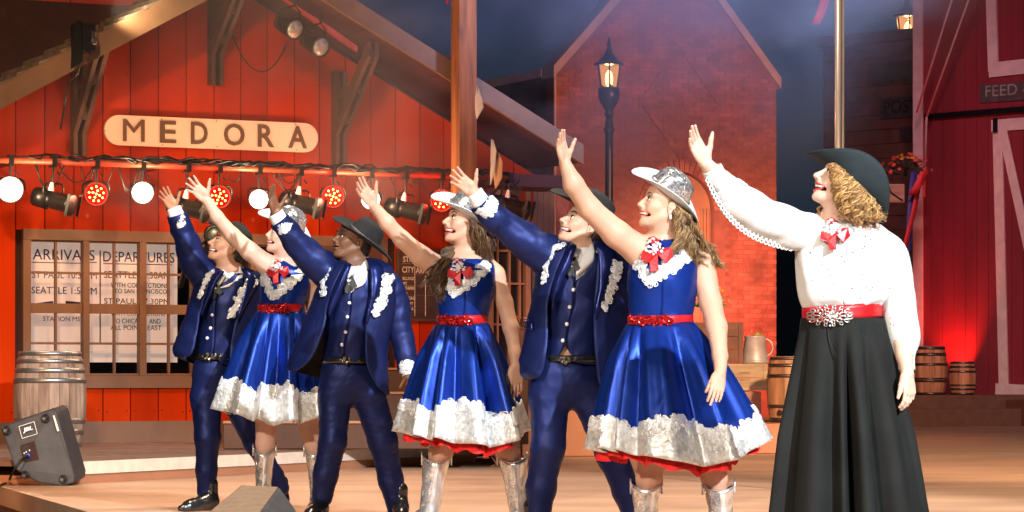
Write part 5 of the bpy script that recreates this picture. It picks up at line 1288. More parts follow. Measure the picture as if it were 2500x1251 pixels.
def skin(name, col, rough=.52, ss=.12):
    m = pm(name, col, rough, var=.06, vs=14, bump=.06, bs=120, spec=.4); b = m.node_tree.nodes['Principled BSDF']
    b.inputs['Subsurface Weight'].default_value = ss; b.inputs['Subsurface Radius'].default_value = (1,.35,.15); b.inputs['Subsurface Scale'].default_value = .012; return m
SK_L = skin('fair skin', (.56,.325,.22)); SK_M = skin('tan skin', (.42,.21,.12)); SK_D = skin('dark brown skin', (.17,.075,.038), .50, .05); SK_P = skin('pale skin', (.63,.40,.295))
LIP = pm('rose lips', (.55,.10,.09), .35, var=.05, bump=0); LIP_M = pm('natural lips', (.42,.17,.12), .45, var=.05, bump=0); LIP_D = pm('dark lips', (.12,.045,.035), .4, var=.05, bump=0)
EYE = pm('eye white', (.75,.72,.68), .15, var=.02, bump=0); IRIS = pm('iris', (.03,.02,.015), .1, var=.1, bump=0); LASH = pm('lashes', (.01,.008,.006), .6, bump=0)
TEETH = pm('teeth', (.85,.82,.74), .25, var=.02, bump=0); MOUTH = pm('mouth inside', (.12,.02,.02), .5, var=.1, bump=0)
def satin(name, col, rough=.34, metal=.35, bump=.5, sheen=.0):
    m = pm(name, col, rough, metal, var=.12, vs=4, bump=bump, bs=4.5, st=(1.5,1.5,.9), spec=.35, dist=.03, detail=2)
    for n in m.node_tree.nodes:
        if n.type == 'TEX_NOISE': n.inputs['Detail'].default_value = 2.2; n.inputs['Distortion'].default_value = .6
    m.node_tree.nodes['Principled BSDF'].inputs['Sheen Tint'].default_value = (*[min(1,c*3+.05) for c in col], 1); return m
NAVY = satin('navy satin', (.010,.018,.095), .50, .5, .38); NAVY_V = satin('navy vest satin', (.009,.016,.085), .42, .5, .45); LAPEL = satin('lapel satin', (.010,.018,.105), .30, .55, .3)
ROYAL = satin('royal blue satin', (.007,.034,.255), .38, .55, .3); LINING = pm('black lining', (.008,.008,.010), .7, bump=0)
WHITE = pm('white shirt cotton', (.80,.80,.80), .7, var=.03, vs=6, bump=.12, bs=14, dist=.01)
SILVER = pm('silver braid', (.80,.82,.83), .34, .35, var=.2, vs=60, bump=.4, bs=200, dist=.002)
SILVER_CLOTH = pm('silver brocade', (.66,.66,.63), .36, .45, var=.25, vs=38, bump=.9, bs=52, dist=.008, detail=2)
BOOT = glitter('silver glitter leather', (.42,.43,.43), (.98,.98,.97), 150, .25); BOOT_S = pm('silver leather', (.80,.81,.80), .28, .85, var=.12, vs=12, bump=.35, bs=25, dist=.01)
FELT = pm('black felt', (.008,.0075,.008), .85, var=.25, vs=30, bump=.3, bs=250, dist=.001); FELT_G = pm('grey band felt', (.05,.05,.055), .5, bump=0)
FELT_T = pm('dark teal felt', (.005,.013,.017), .8, var=.2, vs=30, bump=.25, bs=250, dist=.001)
FELT_W = pm('pale silver felt', (.50,.55,.57), .6, .1, var=.08, vs=30, bump=.2, bs=250, dist=.001); SEQ = glitter('silver sequins', (.14,.14,.15), (.95,.95,.96), 150, .22)
BLACK_L = pm('black leather', (.012,.012,.013), .25, var=.2, bump=.2, bs=40, spec=.7); BLACK_S = pm('black silk', (.006,.006,.007), .5, var=.2, bump=.1)
RED_S = pm('red satin', (.50,.010,.014), .38, .1, var=.15, vs=12, bump=.2, bs=20); RUBY = glitter('ruby sequins', (.28,.004,.006), (.95,.05,.05), 160, .2); TULLE = pm('red tulle', (.75,.015,.015), .8, var=.3, vs=30, bump=.8, bs=40)
CRYSTAL = pm('crystal', (.92,.92,.95), .15, .35, var=.1, bump=0)
H_BROWN = [pm('dark brown hair', (.045,.022,.012), .42, var=.4, vs=40, bump=0), pm('brown hair', (.10,.05,.025), .40, var=.3, vs=40, bump=0), pm('light brown hair', (.20,.11,.05), .40, var=.3, vs=40, bump=0)]
H_GOLD = [pm('auburn gold hair', (.36,.18,.055), .38, var=.3, vs=40, bump=0), pm('golden hair', (.60,.37,.14), .36, var=.3, vs=40, bump=0), pm('deep gold hair', (.20,.09,.028), .4, var=.3, vs=40, bump=0)]
H_HONEY = [pm('honey brown hair', (.22,.12,.048), .38, var=.3, vs=40, bump=0), pm('honey hair', (.42,.26,.11), .36, var=.3, vs=40, bump=0), pm('umber hair', (.08,.04,.018), .4, var=.3, vs=40, bump=0)]
H_BLACK = [pm('black hair', (.012,.009,.008), .5, var=.4, vs=40, bump=0)]

# ================================================ THE SINGERS
def rings_to_body(P_, R_, shr=.84):
    def f(fl):
        for a in cr(R_, 2):
            y, xl, xr, hd, cy = a; c = P_.J((xl+xr)/2, y, cy); fl.ell(c, ((xr-xl)/2/P_.s*shr, hd*shr, .055), None, .04)
    return f
def px3(P_, q): return np.array(P_.J(q[0], q[1], q[2] if len(q) > 2 else 0))
def limb(fl, P_, pts, k=.02):
    for a, b in zip(pts[:-1], pts[1:]):
        fl.cone(px3(P_,a[:3]), px3(P_,b[:3]), P_.r(a[3]), P_.r(b[3]), k)
def figure(P_, D):
    """skin: torso, arms, head and hands as one mesh"""
    c = .01*D['hs']; ax = head_axes(*D['head'][3:6]); Fv, S, U = ax
    nose = P_.J(*D['head'][:3]); O = nose-Fv*(12.0*c)+U*(1.5*c); P_.O, P_.ax = O, ax
    nb = D['neck']; neck = (P_.J(nb[0],nb[1],nb[2]), P_.r(nb[3]))
    hp = D['hat']; P_.hatp = (P_.J(*hp['o']), head_axes(hp['pitch'], hp.get('yaw',15), hp.get('roll',0))[2])
    hands = []
    def mkhand(h):
        W = P_.J(*h['w']); tip = P_.J(*h['tip']); X = tip-W; hs = h['hs']
        def fn(fl, h=h, W=W, X=X, hs=hs): hand_geo(fl, W, X, Vector(h['y']), hs, Vector(h['palm']), h.get('spread',1), h.get('curl',(6,8,8)), h.get('thumb',(48,12)))
        X = X.normalized(); c_ = W+X*.10*hs; e = .145*hs; hands.append(dict(lo=np.array(c_)-e, hi=np.array(c_)+e, fn=fn, res=.0026))
    for h in D['hands']: mkhand(h)
    def headfn(fl): P_.T = add_head(fl, O, ax, D['hs'], D['male'], D.get('smile',1), neck, D.get('jaw',1), D.get('nose',1), D.get('mouth',.5)); fl.cut(P_.hatp[0], P_.hatp[1], .19*D['hs'])
    def coarse(fl):
        rings_to_body(P_, D['torso'])(fl)
        for l_ in D['limbs']: limb(fl, P_, l_)
    e = .155*D['hs']; hc = O+U*.005+Fv*.01
    head = dict(lo=np.array(hc)-e, hi=np.array(hc)+e, fn=headfn, res=.0026)
    allp = [px3(P_,q[:3]) for l_ in D['limbs'] for q in l_]+[px3(P_,((r_[1]+r_[2])/2, r_[0], 0)) for r_ in D['torso']]+[np.array(P_.J(r_[1],r_[0],0)) for r_ in D['torso']]+[np.array(P_.J(r_[2],r_[0],0)) for r_ in D['torso']]
    lo = np.min(allp+[head['lo']]+[h['lo'] for h in hands], 0); hi = np.max(allp+[head['hi']]+[h['hi'] for h in hands], 0)
    P_.lo, P_.hi = lo-.12, hi+.12
    body = build_body(P_, coarse, head, hands, D['skin'])
    face_parts(P_, P_.T, c, D['lip'], D['brow'], D['male'], D.get('mouth',.5), D.get('smile',1))
    P_.c = c; return body
def hair_cap(P_, mats, back=1.0, low=-3.0, fx=11.6):
    T = P_.T; c = P_.c; R = np.array([[P_.ax[0][i],P_.ax[1][i],P_.ax[2][i]] for i in range(3)])
    prims = [('e', T(-2.4,0,4.6), np.array((9.3,8.1,8.3))*c, R, 1*c), ('e', T(-5.2,0,low), np.array((5.2,6.4,5.4))*c, R, 3*c),
             ('e', T(fx,0,-2.6), np.array((8.2,12,9.4))*c, R, 1.2*c, 'sub')]
    pts = [p for p in prims if p[-1] != 'sub']; lo = np.min([p[1]-p[2].max() for p in pts],0)-.02; hi = np.max([p[1]+p[2].max() for p in pts],0)+.02
    f = Field(lo, hi, .005)
    for p in prims: f.ell(p[1],p[2],p[3],p[4],p[5] if len(p)>5 else 'add')
    f.cut(P_.hatp[0], P_.hatp[1], .3); V, Q = f.mesh(); o = P_.mk('hair', V, Q, mats[0]); folds(o, .003, (60,60,60), 4); return o
def shoe(P_, name, heel, toe, mat, w_=1.0, h=.10, boot=False, sole=True, up=.11):
    """heel and toe as world points on the floor"""
    heel, toe = Vector(heel), Vector(toe); e = (toe-heel).normalized(); L_ = (toe-heel).length; z = Vector((0,0,1))
    f = Field(np.minimum(heel,toe)-np.array((.1,.1,.02)), np.maximum(heel,toe)+np.array((.1,.1,.25)), .0055)
    f.cone(heel+e*.05+z*.055, heel+e*.10+z*.06, .042*w_, .045*w_, .02); f.cone(heel+e*.10+z*.06, heel+e*(L_*.72)+z*.035, .046*w_, .042*w_, .03)
    f.cone(heel+e*(L_*.6)+z*.03, toe-e*.03+z*.02, .045*w_, .024*w_, .02); f.cone(heel+e*.055+z*.06, heel+e*.06+z*(up+.06), .042*w_, .045*w_, .03)
    X = f.ax[2]; cut = (heel.z+.004)-X; f.f = np.maximum(f.f, cut[None,None,:].astype(np.float32))
    V, Q = f.mesh(); o = P_.mk(name, V, Q, mat)
    return o
def cuff_lace(P_, x, y, dy, rx, n, seed, axis, width=16):
    """silver scroll braid round a sleeve: axis = unit pixel vector along the sleeve"""
    ax = np.array(axis, float); ax /= np.linalg.norm(ax); q = np.array([-ax[1], ax[0]]); rm = rx/P_.s
    def fr(u, v, off):      # u along the sleeve in px, v across in px
        v_ = max(-.98*rx, min(.98*rx, v)); p = np.array([x,y])+ax*u+q*v_
        return P_.J(p[0], p[1], dy-math.sqrt(max(0, rm*rm-(v_/P_.s)**2))-off)
    return scroll_lace(P_, 'cuff_braid', [(-2,-rx,8),(4,-rx*.5,width*.6),(width*.55,0,width*.72),(3,rx*.5,width*.6),(-3,rx,8)], fr, SILVER, .006, dens=n, rad=(3.5,6.5), seed=seed)

def man(label, px, d, D):
    P_ = Person(label, px, d, group='singers in navy suits'); J = P_.J
    figure(P_, D); fr = Front(P_, D['torso'])
    # shirt, vest, tie
    tr = D['torso']; sh = [(r_[0], r_[0], r_[1]+4, r_[2]-4, (r_[1]+r_[2])/2, (r_[1]+r_[2])/2+.5, r_[3]*.97, r_[4]) for r_ in tr if r_[0] < D['waist'][2]-48]
    garment(P_, 'shirt', sh, WHITE, 60, 3, .004)
    v = D['vest']; garment(P_, 'vest', v, NAVY_V, 72, 5, .005, .005, (18,18,34), 5)
    for k, (ln, rn) in enumerate(D['collar']):
        sheet(P_, 'shirt_collar', ln, rn, fr.at, .018, WHITE, 4, 3, .004, .008)
    tx, ty = D['tie']; s_ = D.get('ts', 1)
    b = B()
    for (dx, dx2, L_) in ((-11,-17,36),(-2,-3,46),(9,13,34)):
        q = [(tx-5+dx*.3,ty+4),(tx+5+dx*.3,ty+4),(tx+dx2+8,ty+(L_-6)*s_),(tx+dx2,ty+L_*s_),(tx+dx2-8,ty+(L_-6)*s_)]
        b.prism([fr.at(x,y,.026+.003*(dx%3)) for x,y in q], Vector((0,-.004,0)))
    b.obj('string_tie', BLACK_S, P_.root)
    r_ = random.Random(5); gp = [fr.at(tx+r_.gauss(0,4)*s_, ty+r_.gauss(0,6)*s_+2, .036) for _ in range(26)]+[fr.at(tx, ty+18*s_, .036), fr.at(tx, ty+24*s_,.036)]
    gems(P_, 'tie_brooch', gp, .0075, CRYSTAL, 2)
    for (x,y) in D['buttons']: B().lathe(fr.at(x,y,.012), (0,-1,.1), [(-.004,.010),(.004,.011),(.008,.008),(.010,.003)], 14).obj('button', CRYSTAL, P_.root, True)
    if 'belt' in D:
        x0,x1,y = D['belt']; o = garment(P_, 'belt', [(y,y,x0,x1,(x0+x1)/2,(x0+x1)/2+.5,D['belt_hd'],0),(y+15,y+15,x0,x1,(x0+x1)/2,(x0+x1)/2+.5,D['belt_hd'],0)], BLACK_L, 48, 2, .006)
        bx = D['buckle']; gems(P_, 'belt_buckle', [J(bx[0]+r_.gauss(0,6), bx[1]+r_.gauss(0,4), -D['belt_hd']-.012) for _ in range(16)], .008, pm('dark metal buckle', (.25,.22,.16), .3, .9, bump=0), 3)
    # jacket
    garment(P_, 'jacket', D['jacket'], NAVY, 84, 5, .008, .010, (9,9,26), D.get('seed',3), LINING)
    jf = Front(P_, [((r_[0]+r_[1])/2, r_[2], r_[3], r_[6], r_[7]) for r_ in D['jacket']])
    for ln, rn in D['lapels']: sheet(P_, 'lapel', ln, rn, jf.at, .014, LAPEL, 6, 4, .006, .012)
    for sp in D['braid']: scroll_lace(P_, 'shoulder_braid', sp, jf.at, SILVER, .020, dens=3.3, rad=(3.5,7), seed=len(sp)+int(sp[0][0]), pxs=P_.s/400)
    for q in D.get('pockets', []): sheet(P_, 'pocket_flap', [q[0],q[1]], [q[2],q[3]], jf.at, .016, LAPEL, 3, 3, .006, .004)
    # sleeves
    for i, sl in enumerate(D['sleeves']):
        o = sleeve(P_, 'sleeve', sl['pts'], NAVY, 40, 12, .006, 1, False, .011, (12,12,22), 11+i); folds(o, .004, (28,28,40), 19+i)
        sleeve(P_, 'shirt_cuff', sl['cuff'], WHITE, 24, 5, .004, 1, False, .001, (20,20,20), 2)
        c_ = sl['braid']; cuff_lace(P_, *c_[:4], 9, 21+i, c_[5], c_[4])
    # trousers and shoes
    prims = []
    def C(a, b): prims.append(('c', px3(P_,a[:3]), px3(P_,b[:3]), P_.r(a[3]), P_.r(b[3]), .03))
    for leg in D['legs']:
        for a, b_ in zip(leg[:-1], leg[1:]): C(a, b_)
    wx = D['waist']; prims.append(('e', px3(P_,((wx[0]+wx[1])/2, wx[2]+38, 0)), np.array(((wx[1]-wx[0])/2/P_.s, .125, .17)), None, .04))
    o = sdf_mesh(P_, 'trousers', prims, NAVY, .008); folds(o, .007, (11,11,9), D.get('seed',3)+7, False); folds(o, .003, (24,18,30), D.get('seed',3)+8)
    for (h_, t_) in D['shoes']: shoe(P_, 'boot', on_z(*h_) if len(h_) == 2 else Vector(h_), on_z(*t_) if len(t_) == 2 else Vector(t_), BLACK_L)
    # hat
    hp = D['hat']; Fh, Sh, Uh = head_axes(hp['pitch'], hp.get('yaw',15), hp.get('roll',0))
    P_.hat = cowboy_hat(P_, J(*hp['o']), (Fh,Sh,Uh), D['hs']*hp.get('s',1), FELT, FELT_G, hp['Rf'], hp['Rb'], hp['Rs'], hp['curl'], hp['dip'], hp.get('crown',10), None, hp.get('crease',True), 1, hp.get('droop',0))
    hair_cap(P_, H_BLACK if D['hairk'] == 'b' else H_BROWN)
    return P_

CAMV = (0,-1,.15)
def V3(a): return tuple(Vector(a).normalized())
def rot_hand(al, tiltx=.9, up=.3):
    a = math.radians(al); return (math.cos(a)*tiltx, math.sin(a), up), (math.sin(a), -math.cos(a), .25)

# --- man 1, far left
y_, p_ = rot_hand(8)
M1 = dict(head=(509,592,-.07,21,24,0), hs=1.10, male=True, skin=SK_M, lip=LIP_M, brow=H_BLACK[0], neck=(556,672,0,25), mouth=.75, smile=1,
  torso=[(655,540,590,.06,0),(672,505,612,.10,0),(705,492,622,.125,0),(760,487,612,.13,0),(820,482,600,.125,0),(880,478,580,.12,0),(930,478,580,.11,0)],
  limbs=[[(500,672,0,18),(462,605,-.06,14),(424,512,-.14,13)],[(612,690,.03,24),(628,790,.05,19),(622,890,-.02,14)]],
  hands=[dict(w=(425,510,-.14), tip=(393,458,-.20), y=y_, palm=p_, hs=.92, spread=.9, thumb=(52,10)), dict(w=(622,890,-.02), tip=(624,960,-.04), y=(-.3,-1,0), palm=(-1,0,0), hs=.92, curl=(18,22,15))],
  vest=[(668,668,508,614,526,574,.12,0),(684,684,500,618,529,556,.128,0),(698,698,496,622,531,538,.135,0),(712,712,494,622,530,530.5,.137,0),(745,745,488,616,526,526.5,.14,0),(790,790,484,605,524,524.5,.138,0),(840,840,480,594,522,522.5,.135,0),(868,872,478,586,517,523,.133,0),(884,892,478,582,500,542,.13,0)],
  collar=[([(542,656),(528,672),(515,698)],[(556,668),(542,690),(520,712)]), ([(584,650),(580,672),(566,700)],[(596,655),(592,680),(534,704)])],
  tie=(524,690), ts=.9, buttons=[(520,722),(518,770),(514,802),(506,826)], belt=(478,582,864), belt_hd=.132, buckle=(505,872),
  jacket=[(655,656,520,606,538,588,.085,0),(668,672,486,634,524,596,.13,0),(700,705,472,642,508,596,.155,0),(760,760,454,642,490,580,.165,0),(815,825,434,640,480,566,.175,0),(855,890,421,636,468,560,.185,0),(868,930,424,632,440,566,.185,0),(872,950,428,630,434,580,.185,0)],
  lapels=[([(536,658),(520,680),(505,720),(490,765)],[(548,664),(530,690),(514,726),(492,772)]), ([(588,650),(600,672),(592,720),(577,775)],[(604,656),(628,684),(610,726),(580,785)])],
  braid=[[(520,660,8),(505,680,6),(494,705,5),(485,728,4)], [(622,682,10),(605,700,12),(588,725,11),(573,755,8),(562,775,5)]],
  sleeves=[dict(pts=[(520,690,0,24),(500,674,0,35),(474,640,-.04,33),(456,590,-.09,28),(440,550,-.12,24),(431,524,-.135,22)], cuff=[(432,528,-.135,18),(424,508,-.14,16)], braid=(436,538,-.125,22,14,(.35,.9))),
           dict(pts=[(604,682,.03,20),(619,700,.03,27),(632,740,.05,28),(632,800,.05,25),(624,880,0,20)], cuff=[(624,876,0,17),(622,894,-.02,16)], braid=(627,862,.02,20,14,(0,-1)))],
  legs=[[(505,900,0,32),(503,970,0,37),(507,1070,-.04,31),(504,1150,-.02,27),(504,1200,0,25)], [(552,900,.02,32),(572,970,.05,36),(625,1080,.1,29),(668,1160,.16,24),(686,1192,.18,22)]],
  waist=(476,580,872), shoes=[((-1.865+.0,18.22,0),(-2.10,18.0,0)), ((-1.45,18.5,0),(-1.62,18.25,0))],
  hat=dict(o=(570,589,0), pitch=43, yaw=18, roll=-18, Rf=19, Rb=20.5, Rs=16, curl=4.0, dip=1.5, crown=10.5), hairk='b', seed=3)
man('man in navy suit and black hat farthest left, moustache, lower raised palm', 540, 18.2, M1)
y_, p_ = rot_hand(55)
M2 = dict(head=(812,585,-.08,14,30,0), hs=1.12, male=True, skin=SK_D, lip=LIP_D, brow=H_BLACK[0], neck=(868,668,0,32), mouth=.15, smile=.2,
  torso=[(640,838,900,.06,0),(658,805,935,.11,0),(700,795,945,.135,0),(760,795,935,.14,0),(820,790,920,.135,0),(880,785,910,.125,0),(930,785,910,.11,0)],
  limbs=[[(805,668,0,20),(735,600,-.07,16),(675,525,-.16,16)],[(940,690,.02,28),(975,800,.02,21),(1000,915,-.03,15)]],
  hands=[dict(w=(673,522,-.16), tip=(652,436,-.22), y=y_, palm=p_, hs=1.03, spread=.25, thumb=(50,22)), dict(w=(1000,915,-.03), tip=(1001,985,-.05), y=(-.45,-1,0), palm=(-1,.2,0), hs=.98, curl=(16,26,18))],
  vest=[(658,658,812,934,838,896,.13,0),(684,684,800,942,844,884,.143,0),(704,704,796,945,852,872,.147,0),(716,716,795,944,857,857.5,.149,0),(740,740,794,940,855,855.5,.15,0),(775,775,794,932,852,852.5,.15,0),(830,830,790,922,843,843.5,.148,0),(875,868,786,914,834,842,.142,0),(888,884,786,912,812,868,.138,0)],
  collar=[([(842,640),(838,660),(842,676)],[(856,650),(850,668),(846,690)]), ([(898,628),(880,650),(862,668)],[(902,640),(892,690),(866,706)])],
  tie=(852,668), ts=1.1, buttons=[(853,740),(848,774),(844,811),(835,842)], belt=(786,912,872), belt_hd=.138, buckle=(840,880),
  jacket=[(636,630,822,910,846,894,.09,0),(650,648,790,950,842,912,.14,0),(690,695,775,972,820,908,.165,0),(745,755,757,970,800,896,.17,0),(805,830,733,950,790,892,.18,0),(860,900,710,948,764,896,.2,0),(896,945,700,950,728,918,.2,0),(904,966,700,952,706,942,.2,0)],
  lapels=[([(846,640),(832,668),(812,712),(800,748)],[(858,646),(842,690),(824,735),(803,775)]), ([(894,630),(902,662),(904,720),(892,775)],[(912,632),(936,660),(925,715),(896,792)])],
  braid=[[(800,645,9),(790,668,8),(788,700,6),(792,724,4)], [(950,668,13),(945,700,12),(928,740,12),(914,770,6)]],
  sleeves=[dict(pts=[(825,685,0,28),(800,664,0,40),(762,632,-.04,36),(728,598,-.08,31),(700,562,-.13,26),(681,538,-.15,23)], cuff=[(684,542,-.15,20),(672,520,-.165,18)], braid=(690,550,-.14,24,16,(.6,.75))),
           dict(pts=[(922,672,.02,20),(944,692,.02,30),(962,735,.03,31),(976,800,.03,27),(990,860,0,24),(999,905,-.02,22)], cuff=[(999,900,-.02,19),(1001,918,-.03,18)], braid=(996,900,-.02,22,16,(-.2,-1)))],
  legs=[[(825,905,0,40),(820,960,0,43),(812,1080,-.04,35),(795,1160,-.02,30),(786,1212,0,27)], [(885,905,.02,38),(897,960,.03,43),(935,1080,.06,36),(955,1170,.1,31),(972,1240,.12,27)]],
  waist=(786,912,880), shoes=[((-1.13,17.25,0),(-1.22,16.95,0)), ((-.675,17.35,0),(-.66,17.05,0))],
  hat=dict(o=(888,581,.0), pitch=34, yaw=22, roll=-20, Rf=20, Rb=20, Rs=17, curl=2.6, dip=1.2, crown=10.5, crease=True), hairk='b', seed=9)
P2 = man('dark-skinned man in navy suit and black hat, open jacket, second man from left', 860, 17.2, M2)
y_, p_ = rot_hand(-5)
M3 = dict(head=(1369,536,-.07,27,25,0), hs=1.13, male=True, skin=SK_L, lip=LIP_M, brow=H_BROWN[0], neck=(1412,622,0,36), mouth=.75, smile=1,
  torso=[(592,1380,1450,.06,0),(612,1350,1490,.11,0),(660,1335,1510,.14,0),(730,1330,1500,.145,0),(790,1325,1488,.14,0),(860,1325,1472,.13,0),(920,1320,1470,.12,0)],
  limbs=[[(1360,635,0,22),(1245,572,-.10,16),(1155,472,-.18,17)],[(1500,660,.04,32),(1530,790,.06,25),(1535,915,.05,17)]],
  hands=[dict(w=(1156,470,-.18), tip=(1094,413,-.24), y=(.75,.05,.7), palm=(0,-1,.5), hs=.98, spread=.9, thumb=(58,12)), dict(w=(1535,915,.05), tip=(1530,990,.04), y=(-.3,-1,0), palm=(-1,0,0), hs=.98, curl=(18,22,15))],
  vest=[(618,618,1352,1490,1388,1452,.14,0),(648,648,1340,1504,1396,1440,.148,0),(672,672,1336,1508,1404,1424,.152,0),(690,690,1333,1507,1404,1404.5,.154,0),(745,745,1330,1498,1400,1400.5,.155,0),(800,800,1326,1486,1386,1386.5,.15,0),(845,850,1326,1476,1377,1383,.147,0),(880,892,1322,1472,1350,1410,.145,0)],
  collar=[([(1392,600),(1386,622),(1392,640)],[(1408,608),(1400,635),(1398,655)]), ([(1446,590),(1432,612),(1412,640)],[(1452,602),(1448,640),(1405,676)])],
  tie=(1396,622), ts=1.2, buttons=[(1400,708),(1391,750),(1384,792),(1374,832)], belt=(1322,1472,868), belt_hd=.148, buckle=(1376,880),
  jacket=[(585,585,1370,1468,1394,1445,.095,0),(600,606,1330,1515,1386,1462,.15,0),(655,660,1310,1540,1362,1458,.17,0),(740,740,1294,1545,1338,1450,.18,0),(820,820,1280,1548,1337,1450,.19,0),(880,890,1268,1550,1330,1456,.2,0),(912,950,1270,1552,1318,1464,.2,0),(925,985,1282,1554,1296,1490,.2,0)],
  lapels=[([(1394,592),(1378,625),(1360,665),(1345,720)],[(1408,600),(1392,650),(1372,690),(1348,760)]), ([(1445,585),(1460,625),(1462,690),(1450,760)],[(1466,585),(1500,620),(1490,680),(1455,780)])],
  braid=[[(1372,590,10),(1345,606,10),(1335,640,8),(1330,690,5)], [(1505,640,13),(1500,670,12),(1490,710,11),(1476,755,5)]],
  sleeves=[dict(pts=[(1372,645,0,34),(1345,630,0,48),(1300,600,-.05,42),(1250,565,-.09,36),(1205,528,-.14,32),(1172,494,-.17,27)], cuff=[(1176,498,-.17,22),(1158,470,-.185,19)], braid=(1188,506,-.16,30,20,(.72,.68))),
           dict(pts=[(1480,630,.04,24),(1506,656,.04,34),(1528,710,.06,35),(1535,800,.07,32),(1536,900,.06,26)], cuff=[(1536,896,.06,22),(1536,915,.05,20)], braid=(1536,890,.06,26,16,(0,-1)))],
  legs=[[(1352,900,0,48),(1342,970,0,50),(1338,1090,-.04,41),(1322,1190,-.02,36),(1312,1275,0,31)], [(1432,900,.02,46),(1448,980,.03,48),(1492,1110,.06,38),(1530,1200,.1,32),(1556,1280,.12,29)]],
  waist=(1300,1476,882), shoes=[((.115,15.1,0),(.06,14.8,0)), ((.66,15.2,0),(.66,14.9,0))],
  hat=dict(o=(1440,526,0), pitch=34, yaw=18, roll=-16, Rf=20.5, Rb=20.5, Rs=17, curl=4.5, dip=1.5, crown=11, s=1.06), hairk='n', seed=15)
M3['pockets'] = [((1282,776),(1280,800),(1300,786),(1300,808))]
man('fair-skinned man in navy suit and black hat, laughing upward between two women', 1410, 15.05, M3)

# --- women in blue dresses
def skirt(P_, D):
    """bell skirt with deep pleats; returns surface function S(theta, t, off)"""
    (wx0,wx1,wy,whd) = D['waist']; (hx0,hx1,hyl,hyr,hym,hhd,hdy) = D['hem']; n = D.get('pleats', 11); r = random.Random(D['seed']); ph = [r.random()*6.28 for _ in range(4)]
    s = P_.s; hyf = D.get('hyf')
    def S(th, t, off=0.0):
        e = t**.82; cx0, cx1 = (wx0+wx1)/2, (hx0+hx1)/2; hw0, hw1 = (wx1-wx0)/2/s, (hx1-hx0)/2/s
        hw = hw0+(hw1-hw0)*e; hd = whd+(hhd-whd)*e; cx = cx0+(cx1-cx0)*t
        q = th+.22*math.sin(2*th+ph[0])+.10*math.sin(5*th+ph[1])
        w_ = math.cos(n*q+ph[2]); w2 = .45*math.cos((n*2-3)*th+ph[3]); A = .030+.040*t
        pl = (A*(w_*abs(w_)**.25)+.016*w2)*min(1,t*3.2)*(.75+.25*math.sin(3*th+ph[1]))
        ca, sa = math.cos(th), math.sin(th); X = hw*ca+(pl+off)*ca*1.0; Y = hd*sa+(pl+off)*sa*1.15
        hy = (hyl*(1-ca)/2+hyr*(1+ca)/2); hy = hy+(hym-(hyl+hyr)/2)*max(0,-sa)**1.3 + 6*math.sin(3*th+ph[2])*1.0 - 7*w_*0.8
        if hyf: hy += hyf(ca,sa)
        y = wy+(hy-wy)*t
        p = P_.J(cx, y, hdy*t); return Vector((p.x+X, p.y+Y, p.z))
    return S
